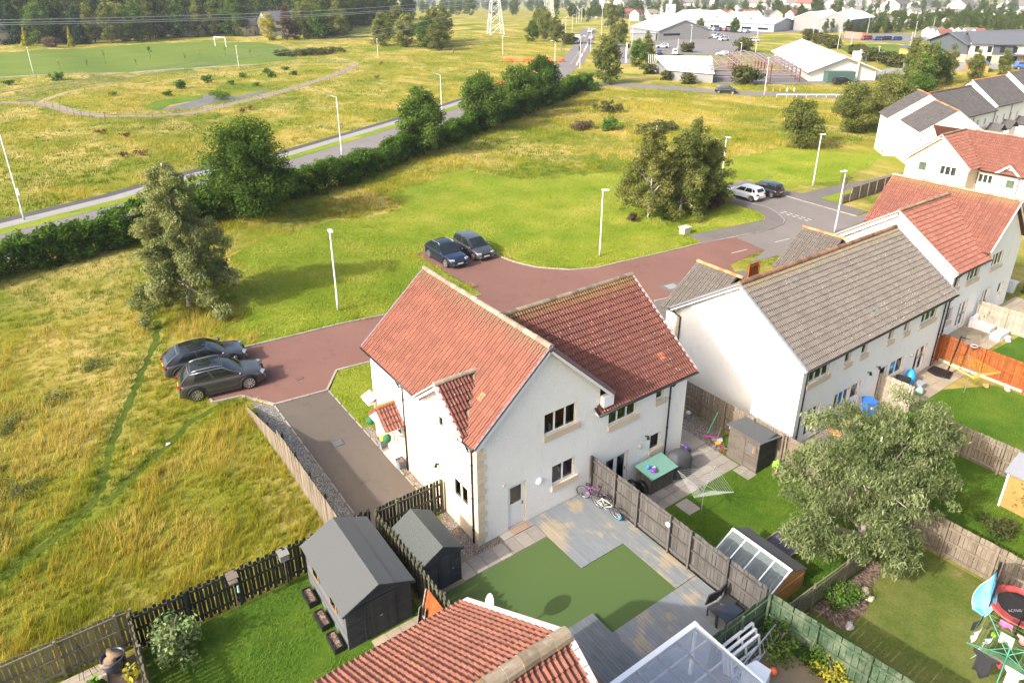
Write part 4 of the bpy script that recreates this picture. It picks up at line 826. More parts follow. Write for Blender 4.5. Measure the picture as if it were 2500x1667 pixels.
fence('peeling green painted fence on the right of the ladders', (18.4, 9.85), (19.3, 3.2), 0, 1.8, M['w_green'], .19, .015, -1, post=1.75)
fence('short green fence panel behind the white window frames', (15.3, 9.92), (18.35, 9.92), 0, 1.75, M['w_green'], .14, .015, -1, post=1.5)
fence('weathered fence beside the white gable of the grey roofed house', (28.3, 25.0), (28.32, 15.9), -1, 1.85, M['w_grey'], .11, .012, -1)
fence('old weathered fence along the trampoline lawn under the eucalyptus', (28.33, 15.85), (28.9, .5), -1, 1.85, M['w_grey'], .155, .012, -1, post=1.9)
fence('weathered fence behind the orange shed at the right edge', (36.45, 12.8), (36.7, 1), -1, 1.8, M['w_grey'], .13, .02, -1)
fence('leaning thin slatted fence between the two lawns', (19.2, 9.95), (28.2, 9.72), -1, 1.45, M['w_greyg'], .05, .05, -1, rails=(.3, 1.25), lean=.14, post=2.2)
fence('bright orange stained fence beside the basketball stand', (45.95, 16.5), (46.05, 4.5), -1, 1.9, M['w_orange'], .14, .012, -1, post=2.45, base=M['concrete'], rails=(.3, 1.0, 1.7))
fence('short orange return fence by the basketball stand', (45.0, 16.6), (45.92, 16.6), -1, 1.85, M['w_orange'], .14, .012, 1, post=.9)
fence('short pale divider fence on the patio behind the blue bin', (38.35, 16.45), (38.4, 14.6), -1, 1.7, M['w_pale'], .13, .012, -1, post=1.7)
fence('pale boarded fence beside the garden sofa', (53.7, 17.6), (54.0, 11.0), -1, 1.75, M['w_pale'], .14, .012, -1)
fence('brown fence beside the footpath near the terrace', (74.5, 39.5), (84.3, 39.5), -1, 1.55, M['w_grey'], .14, .012, -1, post=1.75)
fence('low brown fence end at the footpath corner', (72.85, 39.5), (74.45, 39.5), -1, .95, M['w_grey'], .14, .012, -1, rails=(.25, .75), post=1.5)
fence('small orange fence panel in front of the grey roofed house', (46.9, 32.2), (48.4, 32.25), -1, 1.3, M['w_orange'], .13, .02, -1, post=1.4, rails=(.2, 1.1))
# ================================================================== deck, turf, slabs
dk = thing('timber_deck', 'grey painted timber deck with peeling paint round the artificial lawn', 'deck', (14.9, 19.4, 0)); dk['kind'] = 'structure'
def boards(y0, y1, x0, x1, z=.05, w=.142, g=.008, parent=dk, mat=None):
    n = round((x1-x0)/(w+g)); st = (x1-x0)/n; me = MB().box(-(st-g)/2, -(y1-y0)/2, -.03, (st-g)/2, (y1-y0)/2, 0).mesh('deck_board', mat or M['deck']); off = WL[parent.name]
    for i in range(n): link('deck_board', me, parent, loc=(x0+(i+.5)*st-off.x, (y0+y1)/2-off.y, z-off.z+random.uniform(-.003, .003)))
boards(16.0, 19.42, 14.87, 17.2); boards(13.06, 19.42, 17.2, 18.33); boards(9.95, 13.03, 13.75, 18.33, .045); boards(7.0, 9.93, 13.75, 15.2, .045)
d2k = thing('raised_deck', 'raised plain grey deck step below the nearest roof', 'deck', (12.4, 14, 0)); d2k['kind'] = 'structure'
boards(9.0, 14.0, 12.1, 13.68, .2, parent=d2k, mat=M['deck2']); MB().box(12.1, 13.97, 0, 13.68, 14.0, .168).build('riser', M['deck2'], d2k); MB().box(13.66, 9.0, 0, 13.69, 13.96, .168).build('riser', M['deck2'], d2k)
boards(7.0, 11.2, 13.72, 14.7, .12, parent=d2k, mat=M['deck2'])
sheet('artificial_lawn', [(8.95, 18.17), (14.82, 18.17), (14.85, 15.98), (17.2, 15.98), (17.2, 13.04), (13.73, 13.04), (13.73, 14.02), (8.95, 14.02)], M['turf'], .035)
sheet('sub_base', [(8.9, 19.44), (18.36, 19.44), (18.36, 7), (8.9, 7)], M['earth'], .006)
def slabs(name, label, x0, x1, y0, y1, w, z, mat, rot=0, jit=.02):
    t = thing(name, label, 'paving', (x0, y0, z)); t['kind'] = 'structure'; nx_, ny_ = max(1, round((x1-x0)/w)), max(1, round((y1-y0)/w)); a, b = (x1-x0)/nx_, (y1-y0)/ny_
    me = MB().box(-a/2+.008, -b/2+.008, -.03, a/2-.008, b/2-.008, .02).mesh('paving_slab', mat)
    for i in range(nx_):
        for j in range(ny_): link('paving_slab', me, t, loc=((i+.5)*a, (j+.5)*b, random.uniform(0, .008)))
slabs('slab_path', 'pale slab path', 10.7, 14.85, 18.2, 19.05, .43*1.4, .02, M['slab']); slabs('slab_path', 'x', 13.2, 14.86, 19.06, 19.44, .5, .02, M['slab'])
slabs('shed_apron', 'buff slabs', 6.5, 8.7, 17.15, 17.85, .6, .018, M['buffslab'])
slabs('patio', 'patio', 19.0, 26.6, 17.2, 19.4, .62, -.99, M['slab']); slabs('patio', 'patio', 24.7, 26.7, 19.45, 22.6, .62, -.99, M['slab']); slabs('stepping_slab', 's', 21.7, 22.5, 16.2, 17.1, .85, -.985, M['slab']); slabs('patio', 'p', 26.0, 26.7, 16.2, 17.15, .6, -.99, M['slab'])
slabs('patio', 'p', 36.4, 45.9, 14.6, 16.5, .62, -.99, M['buffslab']); slabs('patio', 'p', 46.3, 53.5, 15.2, 17.8, .65, -.985, M['buffslab']); slabs('patio', 'p', 54.1, 61, 15.3, 17.8, .65, -.985, M['buffslab']); slabs('patio', 'p', 30.2, 31.5, 15.4, 16.45, .6, -.985, M['slab'])
mt = thing('doormat', 'small brown doormat outside the white back door', 'doormat', (14.15, 19.22, .045)); MB().box(13.75, 19.06, .05, 14.55, 19.38, .07).build('mat', plain('coir', (.27, .18, .12), .95, nz=.4, ns=20), mt)
# ================================================================== sheds
def shed(label, x0, x1, y0, y1, zb, he, hr_, wall_m, side_m, roof_m, board=.125, ov=.14, doors=2, ridge_strip=True, windows=0):
    s = thing('garden_shed', label, 'shed', (x0, y0, zb)); xm = (x0+x1)/2; off = WL[s.name]
    MB().box(x0+.03, y0+.03, zb, x1-.03, y1-.03, zb+he-.05).build('carcass', side_m, s)
    n = int(he/board)
    for k in range(n):
        z = zb+k*board; m = MB(); m.add([(x0, y0-.022, z), (x1, y0-.022, z), (x1, y0, z+board), (x0, y0, z+board), (x0, y0+.02, z), (x1, y0+.02, z)], [(0, 1, 2, 3), (0, 4, 5, 1)]); m.build('board', wall_m, s)
        m = MB(); m.add([(x0-.022, y1, z), (x0-.022, y0, z), (x0, y0, z+board), (x0, y1, z+board), (x0+.02, y1, z), (x0+.02, y0, z)], [(0, 1, 2, 3), (0, 4, 5, 1)]); m.build('board', side_m, s)
        m = MB(); m.add([(x1+.022, y0, z), (x1+.022, y1, z), (x1, y1, z+board), (x1, y0, z+board)], [(0, 1, 2, 3)]); m.build('board', side_m, s)
    for k in range(int((hr_-he)/board)+1):
        z = zb+he+k*board; f = 1-(z-zb-he)/(hr_-he); f2 = max(0, 1-(z+board-zb-he)/(hr_-he)); w = (x1-x0)/2
        if f <= .05: continue
        m = MB(); m.add([(xm-w*f, y0-.02, z), (xm+w*f, y0-.02, z), (xm+w*f2, y0, min(z+board, zb+hr_)), (xm-w*f2, y0, min(z+board, zb+hr_))], [(0, 1, 2, 3)]); m.build('board', wall_m, s)
    MB().poly([(x0, y1, zb+he), (x1, y1, zb+he), (xm, y1, zb+hr_)]).build('back_gable', wall_m, s)
    sl = (hr_-he)/((x1-x0)/2)
    for sg in (-1, 1):
        xe_ = x0-ov if sg < 0 else x1+ov; ze_ = zb+he-ov*sl+.03; zr_ = zb+hr_+.03
        r_ = MB().slab([(xe_, y0-ov, ze_), (xe_, y1+ov, ze_), (xm, y1+ov, zr_), (xm, y0-ov, zr_)], .045).build('roof', roof_m, s)
        q = .45; MB().slab([(xm+(xe_-xm)*q, y0-ov-.004, zr_+(ze_-zr_)*q+.012), (xm+(xe_-xm)*q, y1+ov+.004, zr_+(ze_-zr_)*q+.012), (xm, y1+ov+.004, zr_+.013), (xm, y0-ov-.004, zr_+.013)], .01).build('felt_strip', roof_m, r_)
        MB().bar((xe_, y0-ov+.01, ze_-.05), (xm, y0-ov+.01, zr_-.05), .03, .1).build('bargeboard', wall_m, s)
    dw = .62*doors/2; dh = he-.05
    for i in range(doors):
        a = xm-dw*doors/2+i*dw if doors > 1 else xm-.2; b = a+dw if doors > 1 else a+.72
        np_ = max(3, int((b-a)/.11))
        for k in range(np_):
            u = a+(b-a)*k/np_; MB().box(u+.003, y0-.05, zb+.08, u+(b-a)/np_-.003, y0-.024, zb+dh).build('door_plank', wall_m, s)
    MB().box(xm-.02 if doors > 1 else xm+.4, y0-.07, zb+dh*.5, xm+.09 if doors > 1 else xm+.46, y0-.05, zb+dh*.5+.05).build('door_latch', M['lead'], s)
    for k in range(windows):
        yw = y0+(y1-y0)*(.28+.44*k); w_ = MB().box(x0-.05, yw-.3, zb+he-.75, x0-.03, yw+.3, zb+he-.2).build('window', M['w_gold'], s); MB().box(x0-.058, yw-.24, zb+he-.69, x0-.051, yw+.24, zb+he-.26).build('pane', M['glass'], w_)
    return s
shed('large charcoal shed with grey felt roof and double doors', 5.72, 8.25, 17.98, 21.82, 0, 1.82, 2.42, M['w_char'], M['bluewall'], M['felt'], windows=2)
shed('small charcoal shed with mossy green-grey felt roof by the house', 9.05, 10.68, 18.42, 20.8, 0, 1.66, 2.12, M['w_char'], M['w_char'], M['felt2'], doors=1, ov=.1)
# pent-roofed shed in the neighbouring garden
ps_ = thing('garden_shed', 'grey-brown shed with flat sloping felt roof beside the kids bikes', 'shed', (26.7, 16.3, -1)); a0, a1, b0, b1 = 26.72, 28.1, 16.3, 18.1
MB().box(a0+.02, b0+.02, -1, a1, b1-.02, .72).build('carcass', M['w_shed'], ps_)
for k in range(15):
    z = -1+k*.125
    for (p, q, r_) in (((a0-.015, b0, z), (a0-.015, b1, z), 'w_shed'), ((a0, b0-.015, z), (a1, b0-.015, z), 'w_char')):
        MB().bar((p[0], p[1], z+.06), (q[0], q[1], z+.06), .02, .118).build('board', M[r_], ps_)
MB().slab([(26.55, 16.12, .98), (26.55, 18.28, .98), (28.25, 18.28, .72), (28.25, 16.12, .72)], .05).build('roof', M['felt'], ps_)
MB().box(a0-.05, 17.1, -.95, a0-.03, 17.95, .75).build('door', M['w_shed'], ps_); w_ = MB().box(a0-.06, 16.42, 0.05, a0-.03, 16.98, .62).build('window', M['w_shed'], ps_); MB().box(a0-.066, 16.47, .1, a0-.061, 16.93, .57).build('pane', M['room'], w_)
MB().box(a0-.09, 16.55, .12, a0-.062, 16.6, .45).build('window_item', M['w_gold'], ps_)
# orange timber shed at the right edge
os_ = thing('garden_shed', 'orange-brown timber shed with dark roof at the right edge', 'shed', (34.1, 6.2, -1)); MB().box(34.1, 5.4, -1, 36.2, 8.1, .9).build('wall', M['w_gold'], os_)
MB().slab([(33.9, 5.2, .95), (33.9, 8.3, .95), (35.2, 8.3, 1.5), (35.2, 5.2, 1.5)], .05).build('roof', M['lead'], os_); MB().slab([(36.4, 5.2, .95), (36.4, 8.3, .95), (35.2, 8.3, 1.5), (35.2, 5.2, 1.5)], .05).build('roof', M['lead'], os_); MB().poly([(34.1, 8.1, .9), (36.2, 8.1, .9), (35.15, 8.1, 1.42)]).build('gable', M['w_gold'], os_); MB().bar((34.06, 8.14, -1), (34.06, 8.14, .95), .08).build('corner_trim', M['upvc'], os_)
# lean-to greenhouse behind the deck fence
t = NT('old_polycarbonate'); t.b.inputs['Alpha'].default_value = .8; M['poly'] = t.fin(t.mix(t.noise(9, 4), (.10, .125, .12), (.20, .23, .22)), .15)
gh = thing('greenhouse', 'low timber greenhouse with glazed slope behind the deck fence', 'greenhouse', (21, 12, -1))
ys = [10.72, 11.4, 12.1, 12.8, 13.5]
for ya, yb in zip(ys[:-1], ys[1:]): MB().slab([(19.75, ya+.02, -.15), (19.75, yb-.02, -.15), (21.1, yb-.02, .52), (21.1, ya+.02, .52)], .012).build('glass_panel', M['poly'], gh)
for y_ in ys: MB().bar((19.72, y_, -.13), (21.1, y_, .55), .05, .05).build('glazing_bar', M['upvc'], gh)
MB().bar((21.12, 10.68, .56), (21.12, 13.54, .56), .12, .05).build('ridge_board', M['upvc'], gh); MB().slab([(22.3, 10.66, .0), (22.3, 13.55, .0), (21.14, 13.55, .54), (21.14, 10.66, .54)], .03).build('rear_roof', M['felt'], gh)
for y_ in (10.72, 13.5): MB().prism([(0, 0)]*0 or [(19.75, y_-.02), (22.25, y_-.02), (22.25, y_+.02), (19.75, y_+.02)], -1, -.2).build('end_wall', M['w_gold'], gh); MB().add([(19.8, y_, -.2), (22.25, y_, -.2), (22.25, y_, -.02), (21.12, y_, .5)], [(0, 1, 2, 3)]).build('end_gable', M['w_gold'], gh)
MB().box(22.2, 10.7, -1, 22.24, 13.5, -.03).build('rear_wall', M['w_gold'], gh); MB().box(19.76, 10.75, -1, 19.8, 13.5, -.2).build('front_wall', M['w_gold'], gh)
rbd = thing('raised_bed', 'low timber raised bed with dark soil beside the greenhouse', 'raised bed', (23.5, 12.6, -1))
for a, b in (((23.05, 13.1), (24.0, 13.1)), ((24.0, 13.1), (24.0, 11.9)), ((23.05, 11.9), (24.0, 11.9)), ((23.05, 13.1), (23.05, 11.9))): MB().bar((*a, -.9), (*b, -.9), .06, .24).build('plank', M['w_grey'], rbd)
MB().box(23.07, 11.92, -.98, 23.98, 13.08, -.85).build('soil', plain('slate_chips', (.05, .05, .075), .8, nz=.6, ns=30), rbd)
# ================================================================== storage chest, barbecue, bins
ch = thing('storage_chest', 'grey timber storage chest with pale green lid', 'storage chest', (21.2, 18.2, -1)); MB().box(21.25, 18.28, -1, 22.8, 19.2, .0).build('carcass', M['w_shed'], ch)
for k in range(10): MB().box(21.25+k*.155+.004, 18.255, -.97, 21.25+(k+1)*.155-.004, 18.278, -.03).build('plank', M['w_shed'], ch)
for k in range(6): MB().box(21.225, 18.28+k*.153+.004, -.97, 21.248, 18.28+(k+1)*.153-.004, -.03).build('plank', M['w_shed'], ch)
MB().slab([(21.12, 18.12, .04), (22.95, 18.12, .04), (22.95, 19.3, .2), (21.12, 19.3, .2)], .05).build('lid', plain('pale_green_felt', (.12, .25, .20), .8, nz=.2, ns=10), ch); MB().box(22.0, 18.09, -.12, 22.1, 18.12, .02).build('hasp', M['black'], ch)
def blob(name, mat, parent, c, r, seed=0, sub=2, amp=.15, flat=1.0):
    bm = bmesh.new(); bmesh.ops.create_icosphere(bm, subdivisions=sub, radius=1.0); rg_ = np.random.default_rng(seed); k = rg_.uniform(1, 4, (4, 3)); ph = rg_.uniform(0, 6, 4)
    for v in bm.verts:
        s = 1+amp*sum(math.sin(float(k[i]@np.array(v.co))+ph[i]) for i in range(4))/2
        v.co = Vector((v.co.x*r[0]*s, v.co.y*r[1]*s, max(-flat, v.co.z)*r[2]*s))
    me = bpy.data.meshes.new(name); bm.to_mesh(me); bm.free(); me.materials.append(mat); me.polygons.foreach_set('use_smooth', [True]*len(me.polygons))
    off = WL[parent.name] if parent else Vector(); return link(name, me, parent, loc=Vector(c)-off)
def simple(name, label, cat, loc): return thing(name, label, cat, loc)
ty = thing('toy_pile', 'blue and purple toys left on the green chest lid', 'toys', (21.55, 18.6, .13))
blob('toy', plain('toy_blue', (.03, .25, .62), .4), ty, (21.5, 18.75, .26), (.1, .09, .14), 1); blob('toy', plain('toy_purple', (.20, .05, .42), .4), ty, (21.6, 18.5, .2), (.17, .13, .1), 2); blob('toy', M['upvc'], ty, (21.75, 18.6, .19), (.1, .1, .05), 3)
bq = thing('covered_barbecue', 'barbecue under a dark grey fabric cover beside the chest', 'barbecue', (23.7, 18.6, -1))
m = MB()
for z, sx, sy, cx_ in ((-1, .62, .52, 23.65), (-.6, .60, .48, 23.65), (-.1, .66, .46, 23.62), (.1, .60, .40, 23.6), (.3, .40, .30, 23.5), (.36, .22, .18, 23.45)):
    m.v += [(cx_+sx*math.copysign(abs(math.cos(a))**.6, math.cos(a))*(1+.04*math.sin(5*a+z*3)), 18.65+sy*math.copysign(abs(math.sin(a))**.6, math.sin(a))*(1+.04*math.sin(4*a)), z) for a in np.linspace(0, 2*math.pi, 24, endpoint=False)]
m.f = [(i*24+j, i*24+(j+1) % 24, (i+1)*24+(j+1) % 24, (i+1)*24+j) for i in range(5) for j in range(24)]+[tuple(range(120, 144))]; m.mi = [0]*len(m.f)
m.build('cover', plain('charcoal_fabric', (.055, .057, .062), .75, nz=.2, ns=4), bq, smooth=True)
def wheelie(label, x, y, rz, c, z=-1.0, s=1.0, sticker=False):
    t = thing('wheelie_bin', label, 'bin', (x, y, z), rz); mt_ = plain('bin_plastic', c, .4, nz=.08)
    b = MB(); b.add([(-.22, -.27, .08), (.22, -.27, .08), (.22, .25, .08), (-.22, .25, .08), (-.29, -.36, .95), (.29, -.36, .95), (.29, .32, .95), (-.29, .32, .95)], [(0, 3, 2, 1), (4, 5, 6, 7), (0, 1, 5, 4), (1, 2, 6, 5), (2, 3, 7, 6), (3, 0, 4, 7)])
    link('body', b.mesh('body', mt_), t); l = MB(); l.box(-.31, -.40, .955, .31, .36, 1.0); l.box(-.26, -.34, 1.0, .26, .30, 1.045); l.tube([(-.25, .38, .98), (.25, .38, .98)], .02, 6); link('lid', l.mesh('lid', mt_), t)
    for sx in (-.26, .26): link('wheel', MB().lathe([(.02, -.03), (.1, -.03), (.1, .03), (.02, .03)], (sx, .27, .1), 12, 'x').mesh('wheel', M['black']), t)
    if sticker: link('sticker', MB().box(-.1, -.335, .55, .1, -.328, .75).mesh('sticker', M['upvc']), t); link('recycling_mark', MB().box(-.04, -.341, .6, .04, -.336, .68).mesh('recycling_mark', plain('red_print', (.5, .05, .05), .5)), t)
    return t
wheelie('royal blue wheelie bin beside the white patio door', 36.25, 15.85, -.5, (.035, .16, .55), sticker=True)
wheelie('black wheelie bin lying by the orange fence patio', 40.1, 15.95, .4, (.02, .02, .022)); wheelie('grey wheelie bin beside the far white house', 61.5, 18.4, .1, (.45, .47, .5)); wheelie('dark bin next to the pale bin by the far house', 62.6, 17.6, .1, (.05, .05, .05))
bt = thing('blue_tarpaulin', 'crumpled blue tarpaulin on the patio next to the black bin', 'tarpaulin', (41.2, 16.0, -1)); blob('sheet', plain('blue_plastic', (.03, .30, .62), .4), bt, (41.2, 16.0, -.55), (.34, .3, .55), 5, amp=.3)
gc = thing('covered_chair', 'low grey plastic crate beside the blue tarpaulin', 'crate', (41.5, 15.5, -1)); m = MB(); m.box(41.25, 15.3, -1, 41.8, 15.75, -.6); m.build('crate', plain('grey_plastic', (.30, .31, .33), .5), gc)
gn = thing('plant_bag', 'pale green rounded garden bag on the patio', 'bag', (40.8, 15.2, -1)); blob('bag', plain('mint_fabric', (.26, .45, .34), .7), gn, (40.8, 15.2, -.75), (.24, .24, .28), 8)
mw = thing('lawn_mower', 'grey and orange lawn mower by the house wall', 'lawn mower', (34.4, 15.95, -1)); blob('deck', plain('mower_grey', (.16, .17, .18), .5), mw, (34.4, 15.95, -.78), (.3, .24, .16), 4); blob('motor', plain('mower_orange', (.7, .3, .02), .4), mw, (34.25, 15.85, -.68), (.1, .1, .1), 4)
MB().tube([(34.55, 16.1, -.7), (34.75, 16.25, -.2), (34.75, 15.9, -.2), (34.5, 15.85, -.7)], .015, 6).build('handle', M['black'], mw)
for a, b in ((34.2, 15.75), (34.6, 15.75), (34.2, 16.15), (34.6, 16.15)): MB().lathe([(.02, -.02), (.09, -.02), (.09, .02), (.02, .02)], (a, b, -.9), 10, 'y').build('wheel', M['black'], mw)
hsx = thing('garden_hose', 'orange garden hose coiled on the gravel', 'hose', (32.9, 15.8, -1)); pts = [(33.0, 16.4, .05), (32.98, 16.35, -.95)]+[(32.95+(.18+.04*math.sin(k*.6))*math.cos(k*.5)*(1+k*.008)+k*.006, 15.85+.3*math.sin(k*.5), -.955+.0015*k) for k in range(36)]
MB().tube(pts, .014, 6).build('hose', plain('orange_rubber', (.65, .30, .03), .5), hsx, smooth=True)
tb = thing('plastic_drum', 'black plastic tub standing behind the deck fence', 'tub', (20.9, 18.7, -1))
for k, (x_, y_) in enumerate(((20.65, 18.95), (21.0, 18.65))): MB().lathe([(.28, -.1), (.34, -.12), (.36, 0), (.34, .12), (.28, .1), (.27, 0)], (x_, y_, -.64), 20, 'x').build('tyre', M['black'], tb, smooth=True)
# basketball stand
bb = thing('basketball_stand', 'black portable basketball stand by the orange fence', 'basketball hoop', (44.1, 15.2, -1)); MB().prism([(43.9, 16.2), (44.7, 16.2), (44.8, 15.1), (44.0, 14.9), (43.7, 15.6)], -1, -.82).build('base', M['black'], bb)
MB().tube([(44.15, 15.2, -.85), (44.3, 15.0, 1.9)], .05, 8).build('pole', M['black'], bb); MB().cbox((44.95, 14.55, 1.65), .9, .03, .65, Euler((0, 0, R(-35))).to_matrix()).build('backboard', plain('clear_brown_board', (.20, .17, .14), .3), bb)
MB().bar((44.3, 15.0, 1.85), (44.9, 14.6, 1.65), .05).build('arm', M['black'], bb); MB().tube([(44.6+.2*math.cos(a), 14.3+.2*math.sin(a), 1.45) for a in np.linspace(0, 6.283, 16, endpoint=False)], .012, 6, closed=True).build('ring', M['upvc'], bb)
# ================================================================== rotary driers
def rotary(label, x, y, z0, hp, L, rz, linec, drop=.35, nline=9, mat=None):
    t = thing('rotary_drier', label, 'rotary drier', (x, y, z0), rz); mm = mat or M['chrome']
    link('pole', MB().tube([(0, 0, 0), (0, 0, hp)], .022, 8).mesh('pole', mm), t); zc = hp-drop; arms = [(L*math.cos(a), L*math.sin(a), hp+.18) for a in (0, math.pi/2, math.pi, 3*math.pi/2)]
    for a in arms: link('arm', MB().bar((0, 0, zc), a, .022).mesh('arm', mm), t); link('strut', MB().bar((0, 0, hp), tuple(Vector(a)*.45+Vector((0, 0, zc*.55))), .014).mesh('strut', mm), t)
    for k in range(nline):
        f = .35+.64*k/(nline-1)
        for i in range(4):
            p = Vector((0, 0, zc)).lerp(Vector(arms[i]), f); q = Vector((0, 0, zc)).lerp(Vector(arms[(i+1) % 4]), f); link('line', MB().tube([p, q], .004, 3).mesh('line', linec), t)
    return t, arms, zc
M['lineW'] = plain('white_line', (.50, .50, .48), .6); M['lineY'] = plain('yellow_line', (.62, .66, .04), .6); M['lineG'] = plain('green_line', (.10, .38, .24), .6)
rotary('empty silver rotary drier on the lawn beside the chest', 22.2, 15.95, -1, 1.75, 1.32, .35, M['lineW']); rotary('yellow lined rotary drier near the orange fence', 43.2, 13.7, -1, 1.6, 1.5, .5, M['lineY'], mat=M['chrome'])
lr, arms, zc = rotary('rotary drier hung with washing at the lower right', 24.0, 4.15, -1, 1.75, 1.5, .9, M['lineG'], mat=plain('green_pole', (.10, .36, .26), .4), nline=7)
def garment(label, f0, f1, side, fr, h, col, shape=0):
    """cloth hanging from a line of the drier"""
    m3 = Matrix.Translation((24.0, 4.15, -1)) @ Matrix.Rotation(.9, 4, 'Z'); a = Vector((0, 0, zc)).lerp(Vector(arms[side]), fr); b = Vector((0, 0, zc)).lerp(Vector(arms[(side+1) % 4]), fr)
    p = m3 @ a.lerp(b, f0); q = m3 @ a.lerp(b, f1); V = []; F = []; nu_, nv_ = 9, 7; n_ = (q-p).cross(Vector((0, 0, 1))).normalized()
    for j in range(nv_):
        for i in range(nu_):
            u, v = i/(nu_-1), j/(nv_-1); w = (u-.5)*(1+.10*v) if shape == 0 else (u-.5)*(1.0 if v < .3 else .62)
            hh = h*(1-.12*math.sin(u*7+f0*9)) if not (shape == 2 and .35 < u < .65 and v > .5) else h*.55
            V.append(p.lerp(q, w+.5)+Vector((0, 0, -hh*v))+n_*(.05*v*math.sin(u*9+f0*20)+.16*v*v))
    F = [(j*nu_+i, j*nu_+i+1, (j+1)*nu_+i+1, (j+1)*nu_+i) for j in range(nv_-1) for i in range(nu_-1)]
    m = MB().add(V, F); o = m.build('garment', plain('cloth', col, .9, nz=.12, ns=12), smooth=True); sm = o.modifiers.new('thick', 'SOLIDIFY'); sm.thickness = .008; tag(o, label, 'clothing', 'washing on the rotary drier')
garment('black trousers hanging on the left of the washing line', .08, .36, 0, .97, .75, (.015, .015, .018), 2); garment('pale pink patterned cloth hanging near the top of the drier', .42, .7, 0, .85, .4, (.72, .55, .56)); garment('large pale grey towel on the washing line', .62, .95, 0, .62, .75, (.55, .54, .52))
garment('large black sweatshirt hanging on the lower left line', .1, .48, 1, .98, .85, (.018, .018, .022), 1); garment('white top hanging on the lower line of the drier', .55, .82, 1, .97, .7, (.80, .80, .80), 1); garment('dark red strip of cloth on the inner washing line', .3, .5, 1, .8, .2, (.35, .03, .05))
garment('pale green and blue baby clothes on the inner line', .3, .6, 0, .5, .25, (.42, .58, .55)); garment('bright pink top hanging on the right of the drier', .2, .5, 3, .75, .5, (.80, .26, .28), 1); garment('white and pink pyjamas hanging at the right', .5, .85, 3, .55, .55, (.82, .72, .72)); garment('floral cloth hanging by the drier arm', .05, .3, 3, .95, .5, (.55, .48, .52)); garment('white sheet hanging at the right edge of the drier', .2, .6, 2, .9, .7, (.82, .82, .83)); garment('magenta cloth hanging at the far right of the drier', .6, .8, 3, .9, .4, (.6, .12, .35))
# ================================================================== trampoline
tp = thing('trampoline', 'small round trampoline with coral pad and black safety net', 'trampoline', (27.75, 4.95, -1)); cxt, cyt = 27.75, 4.95
MB().lathe([(.80, .0), (.80, .012)], (cxt, cyt, -.52), 32).build('jumping_mat', plain('black_mesh', (.014, .014, .016), .7), tp)
MB().lathe([(.78, .02), (1.12, .0), (1.12, .05), (.80, .07)], (cxt, cyt, -.52), 12, cap=False).build('pad', plain('coral_pad', (.72, .11, .10), .5), tp)
for k in range(6):
    a = k*math.pi/3+.3; x_, y_ = cxt+1.1*math.cos(a), cyt+1.1*math.sin(a); MB().tube([(x_, y_, -1), (x_, y_, -.5), (x_+.03*math.cos(a), y_+.03*math.sin(a), .75)], .025, 8).build('leg', M['black'], tp); MB().tube([(x_, y_, -.1), (x_+.02, y_, .75)], .04, 8).build('pole_sleeve', plain('grey_foam', (.5, .48, .50), .8) if k == 4 else M['black'], tp)
t = NT('safety_net'); t.b.inputs['Alpha'].default_value = .42; M['net'] = t.fin((.015, .013, .014), .8); MB().lathe([(1.05, -.48), (1.05, .7)], (cxt, cyt, 0), 24, cap=False).build('safety_net', M['net'], tp)
tx = bpy.data.curves.new('maker_mark', 'FONT'); tx.body = 'ACTIVE FUN'; tx.size = .16; tx.align_x = 'CENTER'; tx.extrude = .001
dgm = bpy.data.objects.new('tmp', tx); COL.objects.link(dgm); bpy.context.view_layer.update(); me_ = bpy.data.meshes.new_from_object(dgm); bpy.data.objects.remove(dgm); me_.materials.clear(); me_.materials.append(M['upvc'])
link('printed_mark', me_, tp, loc=(-.25, -.1, .505), rot=(0, 0, -.62))
bl = thing('play_tent', 'folded bright blue pop-up play tent leaning on the trampoline', 'play tent', (26.9, 6.0, -1)); m = MB(); V = []
for k in range(9):
    s_ = k/8; w = .36*math.sin(math.pi*min(1, .18+s_*.9))+.06; c_ = Vector((26.7, 5.9, -.95)).lerp(Vector((27.65, 6.0, .25)), s_)
    for a in np.linspace(0, 2*math.pi, 12, endpoint=False): V.append((c_.x+.10*math.cos(a)-.1*math.sin(s_*9)*.2, c_.y-w*math.sin(a)*.9, c_.z+.16*math.cos(a)+.03*math.sin(a*3+k)))
m.add(V, [(k*12+j, k*12+(j+1) % 12, (k+1)*12+(j+1) % 12, (k+1)*12+j) for k in range(8) for j in range(12)]+[tuple(range(12))[::-1], tuple(range(96, 108))]); m.build('fabric', plain('sky_blue_fabric', (.045, .36, .62), .5, nz=.2, ns=5), bl, smooth=True)
MB().tube([V[12*k+3] for k in range(9)]+[V[12*k+9] for k in range(8, -1, -1)], .018, 6, closed=True).build('rim', plain('silver_edge', (.45, .47, .5), .5), bl, smooth=True)
yt = thing('toy', 'lime green plastic toy on the lawn by the trampoline', 'toy', (26.0, 5.2, -1)); blob('body', plain('lime_plastic', (.42, .75, .02), .4), yt, (26.05, 5.1, -.94), (.13, .09, .05), 3)
